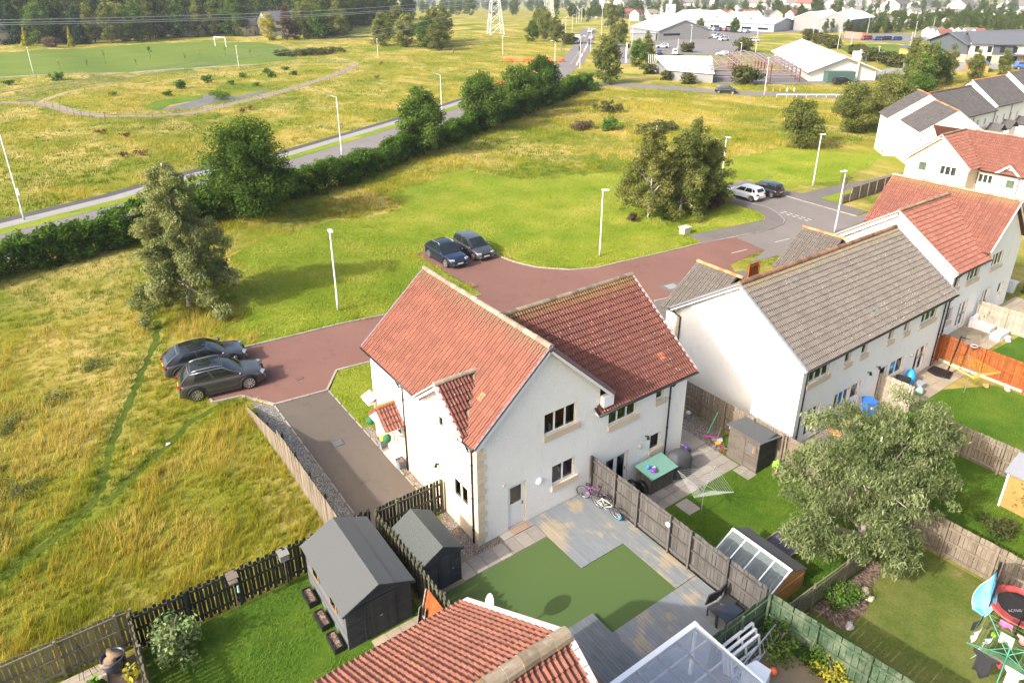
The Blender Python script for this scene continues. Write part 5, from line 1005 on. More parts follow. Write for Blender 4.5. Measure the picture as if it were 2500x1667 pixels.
# ================================================================== bits round the deck
def bicycle(label, loc, rz, lean, fc, s=1.0, name='bicycle', tyre=None):
    t = thing(name, label, 'bicycle', loc, rz); t.rotation_euler = (lean, 0, rz); fm = plain('bike_paint', fc, .35, nz=.05); r = .34*s
    for x in (-.53*s, .53*s):
        w = link('wheel', MB().tube([(x+r*math.cos(a), 0, r+.02+r*math.sin(a)) for a in np.linspace(0, 2*math.pi, 28, endpoint=False)], .026*s, 6, closed=True).mesh('tyre', M['black'], True), t)
        link('rim', MB().tube([(x+(r-.035*s)*math.cos(a), 0, r+.02+(r-.035*s)*math.sin(a)) for a in np.linspace(0, 2*math.pi, 28, endpoint=False)], .014*s, 5, closed=True).mesh('rim', M['alu'], True), w)
        sp = MB()
        for k in range(14): a = k*2*math.pi/14; sp.tube([(x, .02*s*(-1)**k, r+.02), (x+(r-.03*s)*math.cos(a), 0, r+.02+(r-.03*s)*math.sin(a))], .0035*s, 3)
        sp.tube([(x, -.05*s, r+.02), (x, .05*s, r+.02)], .025*s, 8); link('spokes', sp.mesh('spokes', M['chrome']), w)
    P = lambda x, z: (x*s, 0, z*s+.02); bbp, st_, hd, hd2, rw, fw_ = P(-.08, .30), P(-.22, .78), P(.34, .80), P(.36, .66), P(-.53, .34), P(.53, .34)
    f = MB()
    for a, b, q in ((bbp, st_, .018), (st_, hd, .017), (bbp, hd2, .02), (hd, hd2, .022)): f.tube([a, b], q*s, 8)
    for sy in (-1, 1):
        f.tube([(bbp[0], .03*sy*s, bbp[2]), (rw[0], .05*sy*s, rw[2])], .011*s, 6); f.tube([(st_[0], .02*sy*s, st_[2]-.05), (rw[0], .05*sy*s, rw[2])], .010*s, 6)
    link('frame', f.mesh('frame', fm, True), t)
    g = MB()
    for sy in (-1, 1): g.tube([(hd2[0], .04*sy*s, hd2[2]), (fw_[0], .055*sy*s, fw_[2])], .016*s, 8)
    link('fork', g.mesh('fork', M['black'], True), t)
    h = MB(); h.tube([hd, P(.31, .92)], .016*s, 8); h.tube([(.29*s, -.30*s, .97*s), (.33*s, -.1*s, .94*s), (.33*s, .1*s, .94*s), (.29*s, .30*s, .97*s)], .014*s, 8); link('handlebar', h.mesh('handlebar', M['black'], True), t)
    q = MB(); q.tube([st_, P(-.25, .92)], .013*s, 8); q.tube([P(-.37, .935), P(-.25, .95), P(-.12, .94)], [.075*s, .06*s, .025*s], 8); link('saddle', q.mesh('saddle', M['black'], True), t)
    c = MB(); c.lathe([(.09*s, -.005), (.09*s, .005)], (bbp[0], -.05*s, bbp[2]), 16, 'y'); c.bar((bbp[0], -.07*s, bbp[2]), (bbp[0]+.15*s, -.07*s, bbp[2]-.07*s), .018*s); c.bar((bbp[0], .07*s, bbp[2]), (bbp[0]-.15*s, .07*s, bbp[2]+.07*s), .018*s); link('crankset', c.mesh('crankset', M['chrome']), t)
    return t
bicycle('cream framed mountain bike leaning on the deck fence, nearest of the pair', (17.92, 17.75, .05), R(-83), R(14), (.72, .68, .56)); bicycle('purple and black bike leaning against the fence by the house wall', (17.95, 18.65, .05), R(-65), R(10), (.28, .05, .24)); 
bicycle('small red childs bike lying by the shed', (26.9, 18.75, -1), R(115), R(-24), (.62, .04, .03), .55); bicycle('second red and black childs bike beside the shed door', (26.75, 18.35, -1), R(120), R(-30), (.5, .05, .02), .5)
sc_ = thing('toy_scooters', 'heap of pink and grey scooters and toys by the fence', 'toys', (27.2, 19.5, -1)); MB().bar((27.0, 19.9, -.9), (27.3, 19.2, -.75), .12, .03).build('scooter', plain('toy_pink', (.6, .08, .3), .4), sc_); MB().tube([(27.3, 19.2, -.75), (27.45, 19.15, -.1)], .02, 6).build('scooter_stem', M['chrome'], sc_); MB().bar((27.1, 19.4, -.85), (27.5, 19.0, -.85), .3, .03).build('board', plain('toy_grey', (.35, .38, .42), .5), sc_); MB().bar((27.0, 19.1, -.92), (27.3, 18.9, -.92), .25, .04).build('tray', plain('toy_yellow', (.75, .42, .03), .5), sc_); MB().tube([(27.35, 19.9, -.9), (27.9, 19.8, .3)], .025, 6).build('pole', plain('toy_green', (.1, .55, .35), .5), sc_)
pr_ = thing('ride_on_toy', 'purple childs ride-on motorbike by the house corner', 'toy', (24.95, 19.45, -1)); bicycle_m = plain('toy_violet', (.14, .07, .30), .4)
blob('body', bicycle_m, pr_, (24.95, 19.4, -.55), (.38, .16, .2), 7, amp=.3); 
for x_ in (24.7, 25.2): MB().lathe([(.08, -.06), (.19, -.06), (.19, .06), (.08, .06)], (x_, 19.4, -.8), 14, 'y').build('wheel', M['black'], pr_)
MB().tube([(24.75, 19.15, -.25), (24.8, 19.4, -.3), (24.75, 19.65, -.25)], .02, 6).build('handlebar', M['chrome'], pr_)
def ball(label, c, r, col): o = thing('ball', label, 'ball', (c[0], c[1], c[2]-r)); blob('ball', plain('ball_rubber', col, .45), o, c, (r, r, r), 1, amp=0, sub=3)
ball('small pale football on the gravel by the weathered fence', (28.0, 21.8, -.86), .14, (.6, .58, .55)); ball('pale yellow balloon ball against the shed roof', (27.3, 18.35, .35), .17, (.62, .48, .26)); ball('orange ball on the dark decking at the bottom edge', (17.1, 8.6, .18), .14, (.8, .14, .05))
hl = thing('helmet', 'blue cycle helmet lying under the bike wheel', 'helmet', (18.1, 17.1, .05)); blob('shell', plain('helmet_blue', (.02, .22, .38), .3), hl, (18.1, 17.1, .11), (.15, .11, .1), 2, flat=.4)
blt = thing('bulkhead_light', 'round white light fixed to the deck fence post', 'light', (18.28, 14.6, 1.4)); MB().lathe([(.11, 0), (.115, .05), (.09, .12), (.02, .14)], (18.22, 14.62, 1.5), 16, 'x').build('lens', M['upvc'], blt, smooth=True)
# planters and topiary balls by the side door
for lab, x_, y_, fl in (('grey planter with yellow flowers beside the side door', 11.98, 28.05, 1), ('empty square grey planter below the downpipe', 11.95, 26.0, 0)):
    p = thing('planter', lab, 'planter', (x_, y_, 0)); m = MB(); m.add([(x_-.15, y_-.15, .02), (x_+.15, y_-.15, .02), (x_+.15, y_+.15, .02), (x_-.15, y_+.15, .02), (x_-.21, y_-.21, .5), (x_+.21, y_-.21, .5), (x_+.21, y_+.21, .5), (x_-.21, y_+.21, .5)], [(0, 3, 2, 1), (0, 1, 5, 4), (1, 2, 6, 5), (2, 3, 7, 6), (3, 0, 4, 7)]); m.build('pot', plain('slate_blue_pot', (.17, .20, .24), .6), p); MB().box(x_-.18, y_-.18, .4, x_+.18, y_+.18, .45).build('soil', M['mulch'], p)
    if fl: blob('flowers', plain('yellow_petals', (.65, .48, .05), .8, nz=.8, ns=30), p, (x_, y_, .52), (.17, .17, .12), 4, amp=.4)
M['topiary'] = plain('topiary_green', (.02, .12, .045), .9, nz=.7, ns=40)
for lab, y_ in (('green topiary ball hanging beside the porch, nearer the gravel', 26.95), ('green topiary ball hanging at the far side of the porch', 28.85)):
    p = thing('topiary_ball', lab, 'topiary ball', (12.0, y_, .8)); blob('ball', M['topiary'], p, (11.75, y_, 1.25), (.22, .22, .22), 3, sub=3, amp=.05); MB().tube([(12.19, y_, 1.75), (11.75, y_, 1.75), (11.75, y_, 1.45)], .01, 5).build('bracket', M['black'], p)
# planters, boxes by the big shed
for k, (lab, y_) in enumerate((('trough planter by the shed nearest the dark fence', 20.92), ('middle trough planter along the shed side', 19.65), ('trough planter by the near corner of the shed', 18.47))):
    p = thing('trough_planter', lab, 'planter', (5.35, y_, 0)); m = MB(); x0_, x1_, y0_, y1_ = 5.22, 5.56, y_-.42, y_+.42
    for a in ((x0_, y0_, x1_, y0_+.04), (x0_, y1_-.04, x1_, y1_), (x0_, y0_+.04, x0_+.04, y1_-.04), (x1_-.04, y0_+.04, x1_, y1_-.04)): m.box(a[0], a[1], 0, a[2], a[3], .28)
    m.build('trough', M['black'], p); MB().box(x0_+.04, y0_+.04, .0, x1_-.04, y1_-.04, .22).build('soil', M['mulch'], p)
for lab, x_, col in (('bird table on a thin stick against the dark fence, nearer the corner', 3.03, (.24, .19, .15)), ('grey nest box on a pole by the dark fence near the shed', 4.95, (.33, .32, .30))):
    p = thing('bird_table', lab, 'bird table', (x_, 22.15, 0)); MB().tube([(x_, 22.12, 0), (x_, 22.12, 1.35)], .02, 6).build('pole', M['w_grey'], p); MB().box(x_-.16, 21.98, 1.35, x_+.16, 22.26, 1.42 if x_ < 4 else 1.62).build('box', plain('birdbox', [c*.6 for c in col], .9), p); MB().slab([(x_-.2, 21.93, 1.66), (x_+.2, 21.93, 1.66), (x_+.2, 22.3, 1.74), (x_-.2, 22.3, 1.74)], .03).build('roof', plain('birdroof', [c*.55 for c in col], .9), p)
fd = thing('bird_feeder', 'pale green hanging bird feeder below the bird table', 'bird feeder', (3.1, 22.05, .9)); MB().tube([(3.15, 22.05, .85), (3.15, 22.05, 1.15)], [.05, .035], 8).build('tube', plain('feeder_green', (.3, .5, .4), .4), fd); MB().tube([(3.15, 22.05, 1.15), (3.12, 22.1, 1.36)], .006, 4).build('hook', M['black'], fd)
op = thing('loose_panelling', 'loose orange-brown boarded panel leaning on the olive fence', 'panel', (8.6, 17, 0))
for k in range(8): y_ = 17.35-k*.135; MB().bar((8.35, y_, .1), (8.68, y_, 1.55), .02, .125, up=(0, 1, 0)).build('board', M['w_orange'], op)
MB().bar((8.36, 17.42, .5), (8.36, 16.3, .5), .05).build('batten', M['w_pale'], op); MB().bar((8.3, 17.46, .1), (8.62, 17.46, 1.55), .05).build('batten', M['w_pale'], op)
gr = thing('folded_chairs', 'folded black garden chairs stacked between shed and panel', 'chair', (8.25, 17.3, 0)); 
for k in range(2):
    f = Matrix.Translation((8.2+k*.14, 17.35-k*.22, 0)) @ Euler((0, R(18), R(30))).to_matrix().to_4x4(); m = MB()
    for a, b in (((-.22, 0, 0), (-.22, 0, .9)), ((.22, 0, 0), (.22, 0, .9)), ((-.22, 0, .9), (.22, 0, .9)), ((-.22, 0, .1), (.22, 0, .1))): m.tube([a, b], .018, 6)
    m.xf(f); fr_ = m.build('frame', M['chrome'], gr); q = MB().cbox((0, .02, .55), .4, .02, .6); q.xf(f); q.build('fabric', M['black'], gr)
# corner bottom left
bp = thing('plant_pot', 'dark blue glazed pot with red-green succulent in the fence corner', 'plant pot', (-1.15, 21.95, 0)); MB().lathe([(.24, 0), (.34, .12), (.38, .35), (.36, .52), (.4, .58), (.36, .6), (.32, .5)], (-1.15, 21.95, .12), 20, cap=False).build('pot', plain('navy_glaze', (.035, .045, .07), .25), bp, smooth=True); blob('plant', plain('succulent', (.20, .14, .08), .8, nz=.8, ns=25), bp, (-1.15, 21.95, .66), (.3, .3, .12), 9, amp=.4)
cdk = thing('corner_decking', 'pale grey boards in the bottom left corner', 'deck', (-3, 22, 0)); cdk['kind'] = 'structure'
for k in range(6): MB().box(-6, 22.45-k*.15-.142, .0, -1.45+.0*k, 22.45-k*.15, .12).build('deck_board', M['w_pale'], cdk)
tp2 = thing('plant_support', 'thin dark wire plant support pyramid against the corner fence', 'plant support', (-1.9, 22.3, 0))
for k in range(6): a = k*math.pi/3; MB().tube([(-1.95+.28*math.cos(a), 22.15+.28*math.sin(a), .1), (-2.0, 22.3, 1.6)], .008, 4).build('wire', M['black'], tp2)
# ================================================================== clear corrugated canopy, frames, ladder
t = NT('clear_corrugated_sheet'); t.t.nodes.remove(t.b); g1 = t.n('ShaderNodeBsdfGlossy'); g1.inputs['Roughness'].default_value = .12; t1 = t.n('ShaderNodeBsdfTransparent'); t1.inputs[0].default_value = (.80, .85, .92, 1); df = t.n('ShaderNodeBsdfDiffuse'); df.inputs[0].default_value = (.50, .56, .66, 1)
m1 = t.n('ShaderNodeMixShader'); m1.inputs[0].default_value = .26; t.L(t1.outputs[0], m1.inputs[1]); t.L(df.outputs[0], m1.inputs[2]); m2 = t.n('ShaderNodeMixShader'); f1 = t.n('ShaderNodeFresnel'); t.L(t.math('ADD', f1.outputs[0], .06), m2.inputs[0]); t.L(m1.outputs[0], m2.inputs[1]); t.L(g1.outputs[0], m2.inputs[2]); t.L(m2.outputs[0], t.out.inputs[0]); M['corr'] = t.m
cn = thing('clear_canopy', 'white framed canopy with clear corrugated plastic roof', 'canopy', (11, 7, 0)); V = []; xs_ = np.arange(8.4, 14.82, .019); zf = lambda y: 2.16+(y-10.35)*-.05
for y_ in (6.2, 10.32): V += [(x_, y_, zf(y_)+.03+.012*math.sin(x_*2*math.pi/.076)) for x_ in xs_]
k = len(xs_); MB().add(V, [(i, i+1, k+i+1, k+i) for i in range(k-1)]).build('corrugated_sheet', M['corr'], cn, smooth=True)
MB().box(8.3, 10.3, 1.98, 15.0, 10.48, 2.2).build('fascia', M['upvc'], cn); MB().box(14.84, 6.2, 2.1, 14.93, 10.3, 2.26).build('edge_trim', M['upvc'], cn)
for x_ in np.arange(9.4, 14.8, .9): MB().box(x_, 6.2, 2.02, x_+.045, 10.3, 2.13).build('rafter', M['w_pale'], cn)
for y_ in (7.0, 8.0, 9.0, 9.8): MB().box(8.4, y_, 1.98, 14.84, y_+.05, 2.05).build('purlin', M['upvc'], cn)
for x_ in (11.0, 14.8): MB().box(x_-.05, 10.2, 0, x_+.05, 10.3, 1.98).build('post', M['upvc'], cn)
for q, (w_, x_, y_, z_) in enumerate(((.9, 12.2, 8.8, .4), (.7, 13.5, 8.2, .4), (1.1, 11.2, 7.6, .4))):
    o = thing('stored_item', ('pale blue panel stored under the clear canopy', 'white board leaning under the clear canopy', 'dark crate stored beneath the clear canopy')[q], 'panel', (x_, y_, 0)); MB().cbox((x_, y_, z_+.3), w_, .5, .08 if q < 2 else .5, Euler((R(20), R(10), R(25*q))).to_matrix()).build('board', plain('stored', ((.30, .38, .5), (.72, .72, .72), (.06, .06, .07))[q], .6), o)
wf = thing('window_frames', 'stack of old white window frames leaning on the green fence', 'window frame', (16.6, 9.8, 0))
for k in range(3):
    y_ = 9.78-k*.13; x0_, x1_ = 15.75+k*.05, 17.35-k*.02; zt = 1.15-k*.12; zb_ = .08; lean_ = .22
    P = lambda x, z, y_=y_: (x, y_-(1.15-z)*lean_, z)
    for a, b in ((P(x0_, zb_), P(x1_, zb_)), (P(x0_, zt), P(x1_, zt)), (P(x0_, zb_), P(x0_, zt)), (P(x1_, zb_), P(x1_, zt)), (P((x0_+x1_)/2, zb_), P((x0_+x1_)/2, zt)), (P(x0_, (zb_+zt)/2), P(x1_, (zb_+zt)/2))): MB().bar(a, b, .08).build('frame_bar', M['upvc'], wf)
    MB().quad(P(x0_, zb_), P(x1_, zb_), P(x1_, zt), P(x0_, zt)).build('pane', M['glass'], wf)
ld = thing('ladder', 'aluminium extension ladder lying on its side below the frames', 'ladder', (16.5, 9.2, .5))
for z_, y_ in ((.85, 9.28), (.45, 9.12)): MB().bar((15.3, y_-.28, z_-.12), (18.1, y_+.06, z_+.12), .04, .09).build('rail', M['alu'], ld)
for k in range(11): f = (k+.5)/11; MB().tube([(15.3+2.8*f, 9.0+.34*f, .73+.24*f), (15.3+2.8*f, 8.84+.34*f, .33+.24*f)], .016, 6).build('rung', M['alu'], ld)
for x_ in (15.6, 17.9): MB().box(x_-.04, 8.9, 0, x_+.04, 9.1, .5).build('trestle', M['chrome'], ld)
wb = thing('covered_box', 'white plastic covered box at the canopy corner', 'box', (16.1, 8.6, 0)); m = MB(); m.add([(15.75, 8.95, 1.0), (16.35, 8.85, 1.0), (16.55, 8.4, .85), (16.0, 8.2, .9), (15.7, 8.5, 1.0), (15.75, 8.95, 0), (16.4, 8.85, 0), (16.6, 8.4, 0), (16.0, 8.15, 0), (15.7, 8.5, 0)], [(0, 4, 3, 2, 1), (0, 1, 6, 5), (1, 2, 7, 6), (2, 3, 8, 7), (3, 4, 9, 8), (4, 0, 5, 9)]); m.build('cover', M['upvc'], wb)
sheet('dark_decking', [(15.2, 9.8), (19.0, 9.8), (19.2, 5), (15.2, 5)], wood('dark_deck', (.055, .048, .042), (.09, .08, .07), streak=(1, .1, 1)), .02)
# rattan table and chairs in the deck corner
tbz = thing('garden_table', 'dark navy garden table in the corner of the deck', 'table', (17.4, 10.75, .05)); MB().box(16.95, 10.5, .72, 17.85, 11.0, .76).build('table_top', plain('navy_top', (.022, .03, .045), .35), tbz)
for a, b in ((17.0, 10.55), (17.8, 10.55), (17.0, 10.95), (17.8, 10.95)): MB().box(a-.025, b-.025, .05, a+.025, b+.025, .72).build('leg', M['black'], tbz)
for lab, x_, y_, rz in (('black rattan chair at the left of the deck table', 17.35, 11.25, 3.0), ('black rattan chair by the deck fence behind the table', 17.98, 11.25, 3.3)):
    c = thing('garden_chair', lab, 'chair', (x_, y_, .05), rz); rm = plain('black_rattan', (.03, .03, .034), .7, nz=.6, ns=60)
    link('seat', MB().box(-.25, -.25, .38, .25, .25, .44).mesh('seat', rm), c); link('backrest', MB().cbox((0, -.3, .72), .5, .05, .62, Euler((R(-12), 0, 0)).to_matrix()).mesh('backrest', rm), c)
    for a in (-.22, .22):
        for b in (-.22, .22): link('leg', MB().box(a-.02, b-.02, 0, a+.02, b+.02, .38).mesh('leg', M['black']), c)
# garden sofa and things behind the red roofed house
sf = thing('garden_sofa', 'white L-shaped garden sofa beside the pale fence', 'sofa', (54.0, 16.6, -1)); MB().box(52.6, 16.2, -1, 53.5, 17.4, -.6).build('seat', M['upvc'], sf); MB().box(52.5, 17.4, -1, 53.6, 17.55, -.2).build('backrest', M['upvc'], sf); MB().box(51.9, 15.3, -1, 53.4, 15.9, -.6).build('bench', M['upvc'], sf)
for lab, x_, y_, c in (('brown and white soft toy dog lying by the orange fence', 45.45, 12.2, (.55, .38, .28)), ('sandy soft toy on the patio edge by the orange fence', 44.9, 13.15, (.48, .25, .10))):
    p = thing('soft_toy', lab, 'toy', (x_, y_, -1)); blob('body', plain('plush', c, .95, nz=.6, ns=9), p, (x_, y_, -.88), (.2, .12, .12), 3, amp=.3); blob('head', plain('plush', c, .95, nz=.6, ns=9), p, (x_-.18, y_+.1, -.8), (.1, .09, .09), 5)
bgx = thing('bag', 'crumpled white and blue bag on the neighbouring lawn', 'bag', (52.5, 15.1, -1)); blob('bag', plain('carrier', (.5, .5, .62), .5, nz=.5, ns=9), bgx, (52.5, 15.0, -.85), (.2, .2, .18), 6, amp=.35)
tsl = thing('toy_slide', 'lime green toy slide standing by the shed corner', 'toy', (27.7, 15.85, -1)); blob('slide', plain('lime_toy', (.32, .72, .06), .4), tsl, (27.75, 15.85, -.65), (.12, .16, .38), 12, amp=.35); MB().tube([(27.3, 15.75, -.95), (27.7, 15.8, -.85)], .03, 6).build('foot', plain('toy_red', (.7, .08, .03), .4), tsl)
sb = thing('utility_box', 'small cream stone utility box on the green by the footway', 'utility box', (51.5, 42.9, -1)); MB().box(51.1, 42.65, -1, 51.95, 43.3, -.36).build('body', M['stone'], sb); MB().box(51.02, 42.57, -.36, 52.03, 43.38, -.27).build('cap', M['stone'], sb)
lt = thing('litter', 'scrap of white litter on the trodden meadow path', 'litter', (3.05, 34.57, 0)); MB().add([(2.95, 34.5, .1), (3.2, 34.55, .14), (3.18, 34.7, .1), (3.02, 34.68, .16)], [(0, 1, 2, 3)]).build('paper', M['upvc'], lt)
# ================================================================== vehicles
M['carglass'] = plain('tinted_car_glass', (.012, .016, .017), .04, nz=.05, spec=.6); M['tyre'] = plain('tyre_rubber', (.022, .021, .020), .85); M['alloy'] = plain('alloy_rim', (.50, .49, .47), .3, .75); M['darkin'] = plain('wheel_well', (.006, .006, .006), .9)
M['lens'] = plain('headlamp_lens', (.30, .33, .36), .08, .3); M['red'] = plain('tail_lamp', (.16, .008, .008), .2); M['plateY'] = plain('rear_plate', (.72, .46, .02), .5); M['plateW'] = plain('front_plate', (.68, .68, .66), .5); M['clad'] = plain('black_cladding', (.02, .02, .021), .65)
def paint(c, rough=.28, metal=.35):
    t = NT('car_paint'); t.b.inputs['Coat Weight'].default_value = 1.0; t.b.inputs['Coat Roughness'].default_value = .04
    return t.fin(t.mix(t.noise(.9, 3), [x*.95 for x in c], c), rough, metal)
CARC = {}
def patch(A, B, C, D_, u0=0, u1=1, v0=0, v1=1, nu=6, nv=5, bulge=0.0, off=0.0, trap=0.0):
    """bilinear patch, A-B bottom edge, D-C top edge, bulging along its normal"""
    A, B, C, D_ = (Vector(p) for p in (A, B, C, D_)); n = ((B-A).cross(D_-A)).normalized(); V = []
    for j in range(nv):
        v = v0+(v1-v0)*j/(nv-1)
        for i in range(nu):
            u = u0+(u1-u0)*i/(nu-1)+trap*(v-.5)*0
            p = A.lerp(B, u).lerp(D_.lerp(C, u), v); V.append(p+n*(bulge*4*u*(1-u)*.8+bulge*.6*4*v*(1-v)+off))
    return V, [(j*nu+i, j*nu+i+1, (j+1)*nu+i+1, (j+1)*nu+i) for j in range(nv-1) for i in range(nu-1)]
KIND = {  # L, W, H, belt, windscreen base / top, rear base / top (fractions of L from the rear), hood height, wheel radius, wheelbase fractions
    'suv':   (4.48, 1.88, 1.70, 1.06, .735, .51, .025, .15, 1.02, .375, (.19, .79)),
    'coupe': (4.50, 1.88, 1.64, 1.05, .735, .53, .02, .20, 1.00, .38, (.19, .80)),
    'hatch': (4.10, 1.74, 1.50, .94, .74, .56, .03, .10, .88, .31, (.17, .80)),
    'mpv':   (4.35, 1.82, 1.62, 1.0, .78, .56, .03, .09, .92, .32, (.18, .81)),
    'van':   (5.0, 1.95, 1.95, 1.15, .84, .72, .01, .03, 1.05, .33, (.2, .82))}
def carmesh(kind):
    if kind in CARC: return CARC[kind]
    L, W, Hh, zb, f0, f1, r0, r1, hood, rw, wb = KIND[kind]; X = lambda f: (f-.5)*L; w = W/2; P = {}
    fx = [0, .012, .04, .10, .25, .45, .60, f0, f0+.06, .90, .955, .985, 1]; top = [.62, zb-.16, zb-.02, zb, zb, zb-.01, zb-.02, zb-.03, hood, hood-.06, hood-.14, .60, .50]
    hw = [.80, .90, .955, .985, 1, 1, 1, 1, .99, .955, .90, .82, .72]; bot = [.42, .34, .28, .24, .22, .21, .21, .21, .21, .22, .25, .30, .36]
    xs = np.unique(np.concatenate([np.linspace(0, 1, 49), [.006, .994]])); n = len(xs); T = np.interp(xs, fx, top); HW = np.interp(xs, fx, hw)*w; B = np.interp(xs, fx, bot); V = []; rings = 0
    wx = [X(q) for q in wb]
    for i in range(n):
        x = X(xs[i]); t_, h_, b_ = T[i], HW[i], B[i]; half = [(0, t_+.012), (.5*h_, t_+.008), (.80*h_, t_-.008), (.92*h_, t_-.05)]
        for k, q in enumerate(np.linspace(t_-.11, b_, 10)):
            yy_ = h_*(.965 if k == 0 else .995 if k == 1 else 1.0 if k < 6 else .985 if k < 8 else .955 if k < 9 else .90)
            if k in (3, 4): yy_ *= .992
            for c in wx:
                if (x-c)**2+(q-rw)**2 < (rw+.075)**2: yy_ = min(yy_, h_-.30)
            half.append((yy_, q))
        half.append((0, b_)); ring = half+[(-a, z) for a, z in half[-2:0:-1]]; rings = len(ring)
        V += [(x, a, z) for a, z in ring]
    F = [(i*rings+j, i*rings+(j+1) % rings, (i+1)*rings+(j+1) % rings, (i+1)*rings+j) for i in range(n-1) for j in range(rings)]+[tuple(range(rings)), tuple(range((n-1)*rings, n*rings))[::-1]]
    m = MB().add(V, F); P['body'] = m
    # cabin shell
    bz, tz = zb-.03, Hh-.06; bw, tw = .93*w, .745*w; rb, rt_, fb, ft = X(r0), X(r1), X(f0), X(f1)
    c = {'RLb': (rb, bw*.93, bz), 'RRb': (rb, -bw*.93, bz), 'FLb': (fb, bw*.95, bz-.02), 'FRb': (fb, -bw*.95, bz-.02), 'RLt': (rt_, tw*.95, tz-.03), 'RRt': (rt_, -tw*.95, tz-.03), 'FLt': (ft, tw, tz), 'FRt': (ft, -tw, tz)}
    quads = {'front': ('FRb', 'FLb', 'FLt', 'FRt', .07), 'rear': ('RLb', 'RRb', 'RRt', 'RLt', .06), 'left': ('FLb', 'RLb', 'RLt', 'FLt', .045), 'right': ('RRb', 'FRb', 'FRt', 'RRt', .045), 'roof': ('RRt', 'FRt', 'FLt', 'RLt', .06)}
    cab = MB()
    for k, (a, b, d, e, bu) in quads.items(): cab.add(*patch(c[a], c[b], c[d], c[e], nu=9, nv=7, bulge=bu))
    P['cabin'] = cab
    gl = lambda k, u0, u1, v0, v1: MB().add(*patch(*(c[q] for q in quads[k][:4]), u0, u1, v0, v1, 9, 7, quads[k][4], .007))
    P['windscreen'] = gl('front', .05, .95, .04, .95); P['rear_window'] = gl('rear', .10, .90, .22, .88)
    P['glassroof'] = gl('roof', .06, .97, .05, .95)
    P['side_window'] = [gl('left', .08, .44, .16, .90), gl('left', .485, .80, .16, .90), gl('right', .56, .92, .16, .90), gl('right', .20, .515, .16, .90)]
    if kind in ('mpv', 'hatch'): P['side_window'] += [gl('left', .83, .94, .25, .85), gl('right', .06, .17, .25, .85)]
    ty = MB().lathe([(rw*.70, -.105), (rw*.93, -.11), (rw, -.07), (rw, .07), (rw*.93, .11), (rw*.70, .105)], n=24, axis='y', cap=False); P['tyre'] = ty
    ri = MB()
    for k in range(10):
        a = k*math.pi/5; d = .16 if k % 2 else .10
        ri.add([(rw*.14*math.cos(a-.4), -.10, rw*.14*math.sin(a-.4)), (rw*.70*math.cos(a-d), -.112, rw*.70*math.sin(a-d)), (rw*.70*math.cos(a+d), -.112, rw*.70*math.sin(a+d)), (rw*.14*math.cos(a+.4), -.10, rw*.14*math.sin(a+.4))], [(0, 1, 2, 3)])
    ri.lathe([(rw*.16, -.115), (.001, -.118)], n=10, axis='y', cap=False); ri.lathe([(rw*.68, -.115), (rw*.73, -.118), (rw*.73, -.10)], n=24, axis='y', cap=False); P['rim'] = ri
    P['hub'] = MB().lathe([(rw*.70, -.085), (.001, -.085)], n=20, axis='y', cap=False); P['wx'] = wx; P['rw'] = rw; P['w'] = w; P['L'] = L; P['zb'] = zb; P['H'] = Hh; P['c'] = c; P['hood'] = hood
    CARC[kind] = P; return P
def tomesh(P, k, mat, sm=True):
    key = ('me', k)
    if key not in P: P[key] = P[k].mesh(k, mat, sm)
    return P[key]
def olink(name, me, parent, mat, **k):
    o = link(name, me, parent, **k); o.material_slots[0].link = 'OBJECT'; o.material_slots[0].material = mat; return o
